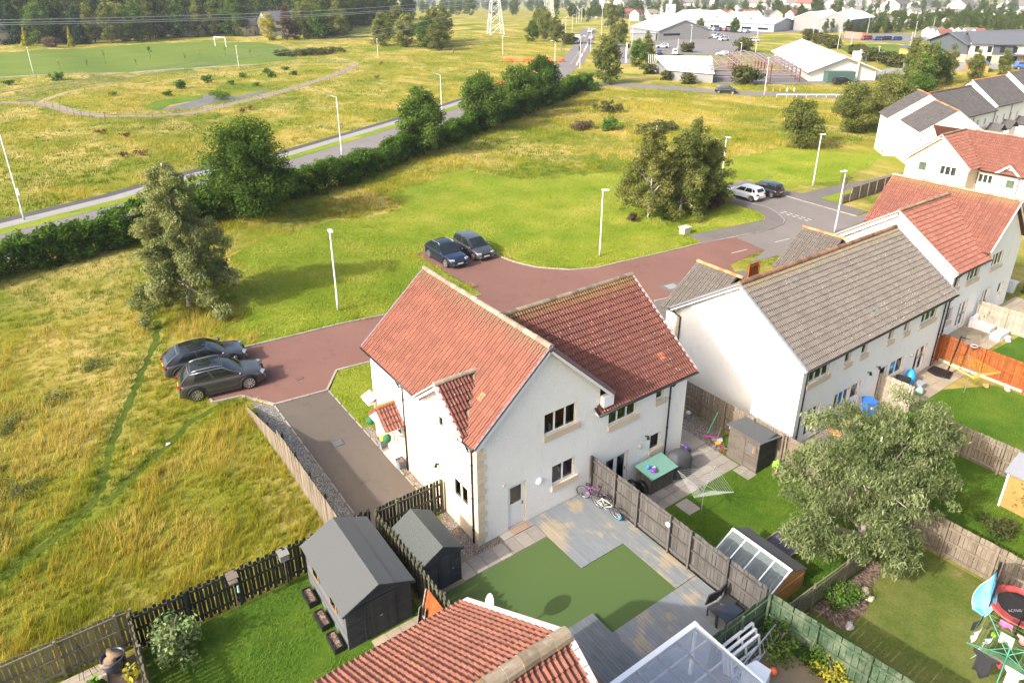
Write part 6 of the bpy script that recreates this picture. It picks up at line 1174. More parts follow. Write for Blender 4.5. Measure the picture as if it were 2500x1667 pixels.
def car(label, x, y, rz, col, kind='suv', rails=False, cladding=True, glassroof=False, detail=True, z=None, group=None, rearW=False, name='parked_car', metal=.35, chrome=False):
    P = carmesh(kind); t = thing(name, label, 'van' if kind == 'van' else 'car', (x, y, (H(x, y)+.025) if z is None else z), rz, group); t.scale = (1.05,)*3; pm = paint(col, metal=metal); w, L = P['w'], P['L']
    olink('body', tomesh(P, 'body', pm), t, pm); olink('cabin', tomesh(P, 'cabin', pm), t, pm)
    link('windscreen', tomesh(P, 'windscreen', M['carglass']), t); link('rear_window', tomesh(P, 'rear_window', M['carglass']), t)
    if glassroof: link('glass_roof', tomesh(P, 'glassroof', M['carglass']), t)
    for i, s in enumerate(P['side_window']):
        k = ('sw', i)
        if k not in P: P[k] = s.mesh('side_window', M['carglass'], True)
        link('side_window', P[k], t)
    for cx_ in P['wx']:
        for sg in (1, -1):
            wl = link('wheel', tomesh(P, 'tyre', M['tyre']), t, loc=(cx_, sg*(w-.11), P['rw']), rot=(0, 0, 0 if sg < 0 else math.pi))
            if detail: link('rim', tomesh(P, 'rim', M['alloy'], False), wl); link('hub', tomesh(P, 'hub', M['darkin'], False), wl)
            else: link('rim', tomesh(P, 'hub', M['alloy'], False), wl)
            if cladding and detail:
                R_ = P['rw']+.08; link('wheel_arch', MB().tube([(cx_+R_*math.cos(a), sg*(w-.012), P['rw']+R_*math.sin(a)) for a in np.linspace(-.25, math.pi+.25, 16)], .032, 6).mesh('wheel_arch', M['clad'], True), t)
    xr, xf, zb = -L/2, L/2, P['zb']
    for sg in (1, -1):
        link('headlight', MB().cbox((xf-.165, sg*w*.70, P['hood']-.215), .20, .34, .10, Euler((0, R(18), sg*R(26))).to_matrix()).mesh('headlight', M['lens']), t); link('tail_light', MB().cbox((xr+.085, sg*w*.74, zb-.15), .14, .36, .12, Euler((0, R(-6), sg*R(-20))).to_matrix()).mesh('tail_light', M['red']), t)
        if detail: olink('mirror', MB().lathe([(.02, -.1), (.09, -.07), (.1, .05), (.03, .1)], (P['c']['FLb'][0]-.12, sg*(w+.07), zb+.07), 10, 'y').mesh('mirror', pm, True), t, pm)
    if detail:
        link('number_plate', MB().box(xr-.012, -.26, zb-.36, xr+.03, .26, zb-.25).mesh('number_plate', M['plateY']), t); link('number_plate', MB().box(xf-.05, -.26, .42, xf+.012, .26, .53).mesh('number_plate', M['plateW']), t)
        link('grille', MB().box(xf-.09, -.5, .56, xf-.004, .5, .68).mesh('grille', M['clad']), t); link('lower_bumper', MB().box(xr+.01, -w*.72, .30, xr+.12, w*.72, .42).mesh('lower_bumper', M['clad']), t); link('lower_bumper', MB().box(xf-.14, -w*.66, .28, xf-.012, w*.66, .40).mesh('lower_bumper', M['clad']), t)
        for sg in (1, -1):
            link('sill', MB().box(P['wx'][0]+.45, sg*(w-.03)-.025, .20, P['wx'][1]-.45, sg*(w-.03)+.025, .34).mesh('sill', M['clad'] if cladding else M['black']), t)
            for fx_ in (-.03, .20): link('door_handle', MB().box(fx_*L-.09, sg*(w+.004)-.012, zb-.2, fx_*L+.09, sg*(w+.004)+.012, zb-.165).mesh('door_handle', pm), t)
            c = P['c']
            if rails:
                a, b = Vector(c['RLt' if sg > 0 else 'RRt']), Vector(c['FLt' if sg > 0 else 'FRt']); ins = Vector((0, -sg*.03, .09)); link('roof_rail', MB().tube([a+ins+Vector((.1, 0, -.04)), a.lerp(b, .25)+ins+Vector((0, 0, .01)), a.lerp(b, .75)+ins+Vector((0, 0, .01)), b+ins+Vector((0, 0, -.05))], .018, 6).mesh('roof_rail', M['alu'], True), t)
            if chrome:
                a, b, d = Vector(c['RLt' if sg > 0 else 'RRt']), Vector(c['FLt' if sg > 0 else 'FRt']), Vector(c['FLb' if sg > 0 else 'FRb']); o_ = Vector((0, sg*.035, -.05)); link('window_trim', MB().tube([a+o_, a.lerp(b, .5)+o_+Vector((0, sg*.01, .02)), b+o_, d+Vector((-.05, sg*.03, .06))], .012, 5).mesh('window_trim', M['alu'], True), t)
    return t
car('grey SUV with silver roof rails parked at the end of the red road', 6.95, 38.72, R(-8), (.055, .052, .05), 'suv', rails=True, glassroof=True, chrome=True)
car('dark navy-grey SUV parked behind the one with silver rails', 6.75, 41.72, R(-5), (.045, .048, .06), 'coupe', glassroof=True)
car('dark blue SUV parked in the bay, left of the pair', 29.0, 50.35, R(-90), (.012, .02, .05), 'coupe', glassroof=True, cladding=False, rails=True)
car('dark grey hatchback parked in the bay, right of the pair', 31.9, 50.55, R(-90), (.055, .055, .06), 'mpv', cladding=False)
car('white hatchback parked beside the tall birches', 66.3, 47.25, R(91), (.78, .78, .78), 'hatch', cladding=False, metal=0)
car('black compact SUV parked beside the white hatchback', 69.3, 46.9, R(93), (.012, .012, .016), 'hatch')
car('dark car driving along the side road below the building site', 128.0, 99.3, math.atan2(-3.4, 2.2), (.015, .018, .02), 'mpv', name='moving_car')
FC = {'s': (.5, .5, .52), 'w': (.75, .75, .75), 'b': (.02, .02, .025), 'n': (.03, .06, .15), 'r': (.30, .03, .03), 'g': (.12, .12, .13), 'gr': (.03, .10, .07), 'y': (.8, .5, .03)}
far = [('silver van coming down the far road behind the roadworks', 227, 255, 'w', 'van', 47), ('white car behind the van in the far road queue', 233, 261, 'w', 'hatch', 47), ('silver car second in the far road queue', 202, 226.3, 's', 'hatch', 47), ('grey car first in the far road queue at the traffic light', 187.5, 211, 'g', 'mpv', 47), ('dark green car further up the far road', 285, 323, 'gr', 'hatch', 47), ('black car near the top of the far road', 296, 334, 'b', 'hatch', 47), ('white car near the crest of the far road', 316, 350, 'w', 'hatch', 47),
       ('leftmost white car in the business park row', 253.2, 204.6, 'w', 'hatch', 170), ('middle white car in the business park row', 244.5, 196.3, 'w', 'suv', 170), ('nearest white SUV in the business park row', 237.5, 188.3, 'w', 'suv', 175), ('white car parked alone by the island bush', 242, 177.7, 'w', 'hatch', 150), ('pale blue car leaving the business park', 190.6, 150.8, 's', 'hatch', 120), ('silver off-road car on the business park drive', 195.5, 181, 's', 'suv', 130), ('navy car on the verge behind the white canopy roof', 178.5, 166.6, 'n', 'hatch', 40), ('white van beside the white canopy roof', 181.5, 162.4, 'w', 'van', 40),
       ('dark red car in the car park by the coral container', 285.6, 157, 'r', 'mpv', 160), ('navy car second in the car park row', 286.6, 152.8, 'n', 'hatch', 150), ('black car third in the car park row', 288.8, 151, 'b', 'mpv', 150), ('dark blue car at the end of the car park row', 291.5, 148.2, 'n', 'hatch', 150)]
for lab, x, y, c, k, a in far: car(lab, x, y, R(a), FC[c], k, detail=False, name='distant_car')
cols = 'nrswbngwsnrbgws'
for i in range(15):
    x, y = 281-.05*i, 252-3.0*i; o = ('first', 'second', 'third', 'fourth', 'fifth', 'sixth', 'seventh', 'eighth', 'ninth', 'tenth', 'eleventh', 'twelfth', 'thirteenth', 'fourteenth', 'fifteenth')[i]
    car(f'{o} car from the left in the row before the long building', x, y, R(10+random.uniform(-4, 4)), FC[cols[i]] if cols[i] in FC else FC['g'], 'hatch' if i % 3 else 'suv', detail=False, name='distant_car', group='cars in front of the long building')
# recovery truck / works van with chevrons
tk = thing('works_lorry', 'white works lorry with orange beacon and chevrons at the roadworks', 'lorry', (185.2, 215.6, -.98), R(227)); wm = plain('lorry_white', (.75, .73, .66), .5); ch_ = plain('chevron_yellow', (.7, .5, .05), .5)
link('cab', MB().box(1.0, -1.1, .5, 2.6, 1.1, 2.4).mesh('cab', wm), tk); link('load_body', MB().box(-2.8, -1.15, .7, .9, 1.15, 2.9).mesh('load_body', wm), tk); link('chevron_board', MB().box(-2.9, -1.1, .7, -2.82, 1.1, 1.6).mesh('chevron_board', ch_), tk); link('light_board', MB().box(-2.9, -.6, 1.8, -2.83, .6, 3.1).mesh('light_board', M['black']), tk); link('windscreen', MB().box(2.6, -.95, 1.4, 2.62, .95, 2.2).mesh('windscreen', M['carglass']), tk)
for x in (-1.9, 1.8):
    for s in (-1, 1): link('wheel', MB().lathe([(.1, -.12), (.45, -.12), (.45, .12), (.1, .12)], (x, s*1.0, .45), 14, 'y').mesh('wheel', M['tyre']), tk)
# ================================================================== street lamps
M['galv'] = plain('pale_painted_steel', (.58, .60, .61), .5, .1, nz=.06); M['lamphead'] = plain('dark_lamp_head', (.16, .17, .19), .4)
def lamp(label, x, y, h, rz=0, arm=0.0, head=None, sign=False, band=False, group=None, z=None):
    t = thing('street_lamp', label, 'street lamp', (x, y, H(x, y) if z is None else z), rz, group); m = MB(); m.lathe([(.085, 0), (.085, 1.2), (.06, 1.25), (.045, h)], n=10); link('column', m.mesh('column', M['galv'], True), t); hm = head or M['upvc']
    if arm: link('bracket_arm', MB().tube([(0, 0, h-.02), (arm, 0, h+.16)], .032, 6).mesh('bracket_arm', M['galv'], True), t)
    link('lantern', MB().cbox((arm+.22, 0, h+.05+(.12 if arm else 0)), .62, .26, .09).mesh('lantern', hm), t)
    if sign: s = link('route_sign', MB().box(-.22, -.10, 2.55, .22, -.085, 3.25).mesh('route_sign', M['upvc']), t); link('sign_panel', MB().box(-.15, -.108, 2.62, .15, -.101, 3.0).mesh('sign_panel', plain('sign_blue', (.03, .14, .45), .5)), t)
    if band: link('number_band', MB().tube([(0, 0, 1.9), (0, 0, 2.05)], .075, 10).mesh('number_band', plain('band_yellow', (.7, .55, .05), .5)), t)
    return t
lamp('white lamp post on the green left of the red tiled house', 16.55, 44.62, 6.1, R(-100), band=True); lamp('white lamp post on the green above the middle house', 40.8, 43.4, 6.1, R(-50)); lamp('white lamp post beside the far side of the street', 63.6, 34.6, 6.1, R(170)); lamp('lamp post half hidden behind the birch group', 67.0, 51.2, 6.1, R(-80)); lamp('lamp post beside the footpath by the small sapling', 77.0, 45.6, 6.1, R(-20)); lamp('lamp post in front of the cream house', 84.6, 38.2, 6.1, R(-20))
lamp('tall road lamp with blue sign at the left edge', -.52, 82.58, 8.5, R(120), .9, M['lamphead'], sign=True); lamp('tall road lamp above the hedge behind the oak', 37.6, 93.4, 8.2, R(130), .9, M['lamphead']); lamp('tall road lamp behind the first hedge tree', 59.9, 103.6, 8.5, R(130), .9, M['lamphead'])
lamp('tall road lamp left of the temporary orange barriers', 128.2, 158.2, 7, R(130), .8); lamp('road lamp right of the coned lane', 132, 152, 8.4, R(-40), .8); lamp('tall lamp beside the side road under the building site', 131.8, 92.4, 7.6, R(60)); lamp('second tall lamp by the coned lane', 165.9, 185.8, 7.2, R(-40), .8); lamp('tall thin mast at the far road island', 187.5, 204.4, 14, 0)
for i, (x, y) in enumerate(((198.3, 240), (207.3, 248.8), (218.2, 257.3), (259.8, 303), (264, 306), (275.2, 317), (300, 345), (320, 368), (345, 396))): lamp(('first', 'second', 'third', 'fourth', 'fifth', 'sixth', 'seventh', 'eighth', 'ninth')[i]+' lamp along the left verge of the far road', x, y, 7.6, R(-40), .7, group='lamps along the far road')
for i, (x, y) in enumerate(((256.7, 260.4), (191.6, 192.4), (186, 165.5), (219.3, 189), (192.1, 145.1), (195.7, 142.4), (256.8, 276.3), (264.2, 166.9), (256.7, 159.8), (237.9, 140.3), (249.2, 142.2), (308, 169.4), (305.8, 148.3), (234.7, 114.6), (212, 112), (285, 235), (272, 222), (330, 180), (345, 160), (360, 175))): lamp(('lamp pole among the trees left of the grey warehouse', 'lamp pole beside the sign totem', 'white headed lamp by the white canopy roof', 'lamp pole before the grey warehouse', 'short lamp by the island bush', 'lamp pole near the zebra beacon', 'lamp pole beside the far road trees', 'lamp pole by the gorse beside the twin sheds', 'second lamp pole by the gorse', 'lamp pole behind the white hall roof', 'lamp pole at the hall ridge', 'lamp pole at the far car park edge', 'lamp pole right of the far car park', 'lamp pole before the school', 'lamp pole beside the hall gable', 'lamp pole at the car row left part', 'lamp pole at the car row middle', 'lamp pole beyond the coral container', 'lamp pole in the woodland strip', 'lamp pole behind the far car park')[i], x, y, (6.4, 7, 4.3, 6.4, 4.2, 8)[i % 6], R(30*i))
for i, (x, y, h) in enumerate(((9.08, 220.2, 6.4), (56.9, 209.7, 6.1), (99.7, 210.5, 5.8), (136.1, 194.7, 6))): lamp(('white path lamp at the left end of the playing field', 'white path lamp below the goal', 'white path lamp in the dry meadow', 'white path lamp near the pylon')[i], x, y, h, R(-90))
# ================================================================== small street things at the junction
def cone(label, x, y, g): t = thing('traffic_cone', label, 'traffic cone', (x, y, -.98), 0, g); link('cone', MB().lathe([(.2, 0), (.2, .03), (.16, .04), (.03, .75)], n=10).mesh('cone', M['coneR'] if random.random() < .6 else M['coneW'], True), t)
M['coneR'] = plain('cone_orange', (.75, .16, .06), .6); M['coneW'] = plain('cone_white', (.78, .74, .70), .6)
ORD = ('first', 'second', 'third', 'fourth', 'fifth', 'sixth', 'seventh', 'eighth', 'ninth', 'tenth', 'eleventh', 'twelfth', 'thirteenth', 'fourteenth', 'fifteenth', 'sixteenth', 'seventeenth', 'eighteenth', 'nineteenth', 'twentieth', 'twenty-first', 'twenty-second')
for i in range(22): f = i/21; cone(ORD[i]+' traffic cone from the near end of the closed lane', 135.5+f*54, 157.5+f*56, 'cones along the closed lane')
for i in range(5): cone(ORD[i]+' cone from the left in the row at the site entrance', 137.5+i*1.2, 96-i*.9, 'cones at the site entrance')
M['barO'] = plain('barrier_orange', (.75, .15, .04), .6)
def barrier(label, x, y, rz, g): t = thing('works_barrier', label, 'barrier', (x, y, -.98), rz, g); link('panel', MB().box(-.95, -.03, .25, .95, .03, 1.0).mesh('panel', M['barO']), t); [link('foot', MB().box(s-.05, -.3, 0, s+.05, .3, .25).mesh('foot', M['black']), t) for s in (-.8, .8)]
for i in range(13): f = i/12; barrier(ORD[i]+' orange barrier from the left beside the closed lane', 126+f*13, 178-f*9.5+math.sin(i)*.8, R(-30+20*math.sin(i*1.7)), 'orange works barriers')
for i in range(4): barrier(ORD[i]+' orange barrier from the left behind the hedge trees', 93+i*2.0, 136+i*1.6, R(40), 'orange barriers behind the hedge')
ttm = thing('sign_totem', 'tall white dealer sign totem by the junction trees', 'sign', (152.5, 154.6, -1)); MB().box(151.9, 154.4, -1, 153.1, 154.8, 4.6).build('panel', M['upvc'], ttm); MB().box(152.1, 154.34, 3.2, 152.9, 154.39, 4.3).build('emblem_panel', plain('dark_emblem', (.03, .04, .05), .4), ttm); MB().box(152.05, 154.34, .2, 152.95, 154.39, 1.4).build('text_panel', plain('grey_print', (.35, .37, .38), .5), ttm)
zb = thing('zebra_beacon', 'black and white striped beacon pole by the junction', 'beacon', (128.6, 133.8, -1))
for k in range(8): MB().tube([(128.6, 133.8, -1+k*.5), (128.6, 133.8, -.5+k*.5)], .07, 8).build('band', M['black'] if k % 2 else M['upvc'], zb)
for x, y, lab in ((149, 172, 'traffic light on the left of the closed lane'), (176, 190.5, 'traffic light on the right of the far queue')):
    t = thing('traffic_light', lab, 'traffic light', (x, y, -1)); MB().tube([(x, y, -1), (x, y, 2.6)], .06, 8).build('pole', M['lead'], t); MB().box(x-.25, y-.25, 1.4, x+.25, y+.05, 2.7).build('head', M['black'], t)
gr_ = thing('guard_rail', 'pale metal guard rail beside the side road', 'guard rail', (134, 88, -1))
for i in range(12): x, y = 131.5+i*1.6, 89.2-i*1.25; MB().box(x-.03, y-.03, -1, x+.03, y+.03, -.3).build('post', M['galv'], gr_); MB().bar((x, y, -.35), (x+1.55, y-1.2, -.35), .06, .2).build('rail', M['galv'], gr_)
rp = [thing('roadside_sign', 'small white road sign by the verge hedge end', 'sign', (122, 131, -1))]; MB().tube([(122, 131, -1), (122, 131, 1.2)], .04, 6).build('pole', M['lead'], rp[0]); MB().box(121.3, 130.95, .9, 122.7, 131.0, 1.5).build('plate', M['upvc'], rp[0])
# railings of the parapet beside the far road
pl = thing('parapet_railing', 'dark metal railing beside the closed lane', 'railing', (165, 200, -1))
for i in range(12): x, y = 158+i*3.4, 192+i*4.0; MB().box(x-.08, y-.08, -1, x+.08, y+.08, .2).build('post', M['lead'], pl); MB().bar((x, y, .1), (x+3.4, y+4.0, .1), .06, .12).build('rail', M['lead'], pl); MB().bar((x, y, -.4), (x+3.4, y+4.0, -.4), .06, .12).build('rail', M['lead'], pl)
# person on the dry meadow path
t = NT('clothing'); pz = thing('person', 'person in a dark red jacket and dark trousers walking on the meadow path', 'person', (126.3, 209.1, -1), R(30))
bm = bmesh.new(); J = {'pel': (0, 0, .95, .14), 'wai': (0, 0, 1.12, .13), 'che': (0, 0, 1.38, .16), 'nek': (0, 0, 1.52, .06), 'hed': (0.01, 0, 1.64, .10), 'top': (0.01, 0, 1.76, .08), 'lh': (.0, .09, .90, .09), 'lk': (.08, .10, .50, .06), 'la': (.02, .10, .08, .045), 'lt': (.16, .10, .04, .04), 'rh': (0, -.09, .90, .09), 'rk': (-.02, -.10, .50, .06), 'ra': (-.2, -.10, .10, .045), 'rt': (-.08, -.10, .04, .04), 'ls': (0, .2, 1.42, .06), 'le': (-.08, .25, 1.14, .045), 'lw': (.02, .25, .9, .035), 'rs': (0, -.2, 1.42, .06), 're': (.06, -.25, 1.14, .045), 'rw': (.18, -.25, .92, .035)}
vi = {k: bm.verts.new(v[:3]) for k, v in J.items()}
for a, b in (('pel', 'wai'), ('wai', 'che'), ('che', 'nek'), ('nek', 'hed'), ('hed', 'top'), ('pel', 'lh'), ('lh', 'lk'), ('lk', 'la'), ('la', 'lt'), ('pel', 'rh'), ('rh', 'rk'), ('rk', 'ra'), ('ra', 'rt'), ('che', 'ls'), ('ls', 'le'), ('le', 'lw'), ('che', 'rs'), ('rs', 're'), ('re', 'rw')): bm.edges.new((vi[a], vi[b]))
me = bpy.data.meshes.new('body'); bm.to_mesh(me); bm.free(); tt = NT('figure_clothes'); sep = tt.n('ShaderNodeSeparateXYZ'); tt.L(tt.objco(), sep.inputs[0]); cc = tt.mix(tt.math('GREATER_THAN', sep.outputs[2], .98), (.03, .03, .04), (.28, .04, .04)); cc = tt.mix(tt.math('GREATER_THAN', sep.outputs[2], 1.52), cc, (.45, .28, .2)); cc = tt.mix(tt.math('GREATER_THAN', sep.outputs[2], 1.69), cc, (.05, .035, .03)); me.materials.append(tt.fin(cc, .8))
po = link('body', me, pz); sk = po.modifiers.new('skin', 'SKIN'); po.modifiers.new('sub', 'SUBSURF').levels = 1
for v, k in zip(me.skin_vertices[0].data, J): v.radius = (J[k][3],)*2
me.skin_vertices[0].data[0].use_root = True
# ================================================================== vegetation
M['lf_oak'] = foliage('broadleaf_leaves', (.028, .060, .011), (.072, .130, .024), (.165, .235, .055), .42); M['lf_hedge'] = foliage('hedge_leaves', (.022, .055, .009), (.065, .130, .018), (.17, .255, .045))
M['lf_birch'] = foliage('birch_leaves', (.07, .098, .03), (.165, .195, .072), (.33, .34, .16), .42); M['lf_birch2'] = foliage('yellowing_birch_leaves', (.075, .095, .022), (.18, .19, .055), (.34, .33, .13), .45)
M['lf_euc'] = foliage('eucalyptus_leaves', (.042, .066, .020), (.125, .158, .060), (.31, .345, .175), .3); M['lf_shrub'] = foliage('shrub_leaves', (.02, .06, .012), (.06, .13, .02), (.16, .26, .05)); M['lf_var'] = foliage('variegated_leaves', (.035, .08, .025), (.13, .20, .08), (.42, .46, .22))
M['lf_gold'] = foliage('golden_leaves', (.13, .14, .01), (.33, .31, .03), (.55, .50, .08)); M['lf_gorse'] = foliage('gorse_scrub', (.03, .045, .014), (.075, .09, .028), (.16, .15, .055)); M['lf_conif'] = foliage('conifer_needles', (.012, .03, .012), (.03, .06, .024), (.07, .115, .045), .1); M['lf_brown'] = foliage('copper_leaves', (.05, .03, .025), (.12, .085, .06), (.22, .16, .11)); M['lf_will'] = foliage('olive_leaves', (.055, .078, .018), (.150, .175, .048), (.31, .31, .11), .45)
M['bark'] = plain('bark', (.10, .08, .06), .95, nz=.5, ns=9); t = NT('birch_bark'); M['birchbark'] = t.fin(t.mix(t.ramp(t.noise(9, 3, .6, t.vec((1, 1, .5))), .52, .6), (.62, .56, .50), (.10, .08, .07)), .8)
def leaves(clumps, dens, size, asp=.6, droop=0.0, out=.7, seed=0, shell=.4, flat=.85):
    g = np.random.default_rng(seed); C = np.array([c[:3] for c in clumps], float); rr = np.array([c[3] for c in clumps], float); n = np.maximum(3, (dens*rr**2).astype(int)); I = np.repeat(np.arange(len(C)), n); N = len(I)
    d = g.normal(size=(N, 3)); d /= np.linalg.norm(d, axis=1)[:, None]; rad = rr[I]*g.random(N)**shell; P = C[I]+d*rad[:, None]*np.array([1, 1, flat])
    nr = d*out+g.normal(size=(N, 3))*.55+np.array([0, 0, .35]); nr /= np.linalg.norm(nr, axis=1)[:, None]
    tg = g.normal(size=(N, 3))+np.array([0, 0, -1])*droop*3; tg -= nr*(tg*nr).sum(1)[:, None]; tg /= np.linalg.norm(tg, axis=1)[:, None]; bt = np.cross(nr, tg)
    s = size*g.uniform(.6, 1.35, N)[:, None]
    V = np.stack([P-tg*s, P+bt*s*asp-tg*s*.1, P+tg*s, P-bt*s*asp-tg*s*.1], 1).reshape(-1, 3); F = np.arange(4*N).reshape(N, 4)
    return V, F, np.repeat(g.random(N)*.5+.5*g.random(len(C))[I], 4)
def branches(trunk_top, clumps, r0, base=(0, 0, 0), seed=0, n=14, bend=.1, r1=.03):
    g = random.Random(seed); m = MB(); b = Vector(base); t = Vector(trunk_top); L = (t-b).length; pts = [b.lerp(t, k/6)+Vector((g.uniform(-1, 1), g.uniform(-1, 1), 0))*bend*(k > 0) for k in range(7)]
    m.tube(pts, [r0*(1.25 if k == 0 else 1)*(1-k/6)+r1*k/6 for k in range(7)], 8)
    for c in g.sample(clumps, min(n, len(clumps))):
        e = Vector(c[:3]); f = max(.15, min(.9, (e.z-b.z)/max(.1, L)-.2)); k = f*6; i = int(k); s_ = pts[i].lerp(pts[min(6, i+1)], k-i); mid = s_.lerp(e, .55)+Vector((0, 0, .1*(e-s_).length))
        m.tube([s_, mid, e], [r0*(1-f)*.55+.015, r0*(1-f)*.3+.012, .008], 5, cap=False)
    return m
def tree(name, label, loc, clumps, lm, dens, size, bark=None, r0=.15, top=None, seed=0, group=None, cat='tree', rz=0, scale=1.0, stem='trunk', crown='crown', **kw):
    t = thing(name, label, cat, loc, rz, group); t.scale = (scale,)*3; V, F, v = leaves(clumps, dens, size, seed=seed, **kw); link(crown, npmesh(crown, V, F, lm, v), t)
    zt = max(c[2]+c[3]*.5 for c in clumps); link(stem, branches(top or (0, 0, zt), clumps, r0, seed=seed).mesh(stem, bark or M['bark'], True), t); return t
def ellip(n, rx, ry, rz, cz, rmin, rmax, seed, shell=.6, lo=-1.0, taper=0.0):
    g = np.random.default_rng(seed); out = []
    while len(out) < n:
        d = g.normal(size=3); d /= np.linalg.norm(d); q = g.random()**shell
        if d[2]*q < lo: continue
        k = 1-taper*(d[2]*q+1)/2; out.append((d[0]*q*rx*k, d[1]*q*ry*k, cz+d[2]*q*rz, g.uniform(rmin, rmax)))
    return out
# weeping birch on the meadow
def birchc(h, r, seed, nb=46, base=.10):
    g = np.random.default_rng(seed); out = []
    for k in range(nb):
        f = base+(1-base)*(k+g.random())/nb; z0 = h*f*.93; a = k*2.4+g.normal()*.5; L = r*(1-f)**.62*g.uniform(.65, 1.2)+.35; up = g.uniform(.15, .55)
        for q in np.linspace(.3, 1, 5 if f < .7 else 3):
            x, y = L*q*math.cos(a), L*q*math.sin(a); z = z0+L*q*up-.55*q*q*L*.8; out.append((x+g.normal()*.15, y+g.normal()*.15, max(.5, z+g.normal()*.15), g.uniform(.40, .75)*(1.15-.35*f)))
            if g.random() < .55: out.append((x*1.02, y*1.02, max(.4, z-g.uniform(.4, .9)), g.uniform(.25, .45)))
    return out
bc = birchc(11, 3.7, 3); g = np.random.default_rng(3)
for k in range(0):
    f = g.random()**.9; z = .7+f*9.9; r = (3.5*(1-f)**.8+.4)*(1 if f > .08 else .8); a = g.random()*6.283; q = g.random()**.55; bc.append((r*q*math.cos(a), r*q*math.sin(a), z-.5*q, g.uniform(.35, .75)*(1.1-.45*f)))
tree('silver_birch', 'tall grey-green birch with white trunk standing in the meadow', (8.0, 51.7, 0), bc, M['lf_birch'], 1050, .085, M['birchbark'], .14, (0, 0, 10.6), 5, asp=.5, droop=.5, shell=.5)
# birch group beside the parked cars
for i, (lab, x, y, h, r, m_) in enumerate((('airy yellow-green birch at the left of the birch group', 52.0, 48.3, 10.2, 2.9, 'lf_birch2'), ('dense middle birch of the group beside the white hatchback', 55.6, 47.2, 9.4, 2.8, 'lf_will'), ('right hand birch of the group nearest the street', 58.6, 48.6, 10.0, 2.6, 'lf_will'), ('low leaning birch at the street end of the group', 60.6, 47.6, 7.6, 2.4, 'lf_will'))):
    g = np.random.default_rng(20+i); c = birchc(h, r*1.25, 20+i, 40, .14)
    for k in range(0):
        f = g.random(); z = 1.0+f*(h-1.5); rr_ = r*(math.sin(math.pi*min(1, .22+.78*f))**.7); a = g.random()*6.283; q = g.random()**.5; c.append((rr_*q*math.cos(a)*1.1, rr_*q*math.sin(a)*1.1, z, g.uniform(.4, .8)))
    tree('birch_tree', lab, (x, y, -1), c, M[m_], 360, .10, M['birchbark'], .13, (0.2, 0, h-.6), 30+i, 'birch group on the green', asp=.55, droop=.5, shell=.5)
for i, (lab, x, y, r, m_) in enumerate((('small tan tufted shrub at the left of the birch bed', 50.3, 48.9, .75, 'lf_brown'), ('low green shrub under the left birch', 53.4, 46.9, .8, 'lf_shrub'), ('russet shrub under the right birch', 59.9, 46.6, 1.3, 'lf_brown'), ('olive shrub beneath the middle birch', 57.2, 46.3, 1.1, 'lf_will'))): tree('shrub', lab, (x, y, -1), ellip(16, r, r, r*.7, r*.6, r*.3, r*.5, 40+i), M[m_], 900, .07, None, .03, None, 40+i, cat='shrub', crown='foliage', stem='stems')
# oak and hedgerow trees
def broad(lab, x, y, h, r, seed, m_='lf_oak', size=.13, dens=230, n=70, z=None, name='broadleaf_tree', group=None): tree(name, lab, (x, y, H(x, y) if z is None else z), ellip(n, r, r, h*.44, h*.53, r*.22, r*.38, seed, .5, taper=.35), M[m_], dens, size, None, .16, (0, 0, h*.75), seed, group, shell=.45)
broad('large dark oak standing in the hedge', 18.2, 70.2, 9.6, 4.5, 50, dens=300, size=.12, n=90)
for i, (lab, x, y, h, r) in enumerate((('first dark tree along the hedge beyond the oak', 47.5, 87.6, 9.2, 3.6), ('second dark tree along the hedge', 63.2, 97.2, 9.2, 4.0), ('third tree along the hedge with pale undersides', 74.5, 102.3, 9.6, 3.8), ('tallest hedge tree nearest the junction', 85.0, 108.6, 9.9, 4.2))): broad(lab, x, y, h, r, 60+i, size=.16, dens=170)
# hedge
HL = [(-14, 62.5), (-3.1, 66.6), (3.1, 68.0), (7.7, 69.3), (22.6, 75.8), (31, 79.0), (45.6, 87.6), (61.3, 96.2), (75.9, 104.2), (92.3, 113.3), (106, 122), (112, 126)]
g = np.random.default_rng(77); hc = []; seg = np.array(HL); dl = np.hypot(*np.diff(seg, axis=0).T); cl = np.concatenate([[0], np.cumsum(dl)])
for k in range(3900):
    s = g.random()*cl[-1]; x, y = np.interp(s, cl, seg[:, 0]), np.interp(s, cl, seg[:, 1]); i = min(np.searchsorted(cl, s)-1, len(dl)-1); i = max(i, 0); d = (seg[i+1]-seg[i])/dl[i]; hh = 3.1+.35*math.sin(s*.31)+.3*math.sin(s*.83+1); o = g.uniform(-1.5, 1.5); z = g.uniform(.0, 1)**.7*hh+.25; hc.append((x-d[1]*o*(1-.25*z/hh), y+d[0]*o*(1-.25*z/hh), z+H(x, y)-.25, g.uniform(.40, .72)))
hg_ = thing('hedge', 'long dense green hedge between the meadow and the main road', 'hedge', (-3, 66.6, 0)); off = WL[hg_.name]
V, F, v = leaves(hc, 215, .12, seed=9, shell=.4); link('foliage', npmesh('foliage', V-np.array(off), F, M['lf_hedge'], v), hg_)
m = MB()
for s in np.arange(0, cl[-1], 1.6): x, y = np.interp(s, cl, seg[:, 0]), np.interp(s, cl, seg[:, 1]); m.tube([(x, y, H(x, y)), (x+.1, y, H(x, y)+2.2)], [.06, .02], 5)
m.build('stems', M['bark'], hg_, kind='stuff')
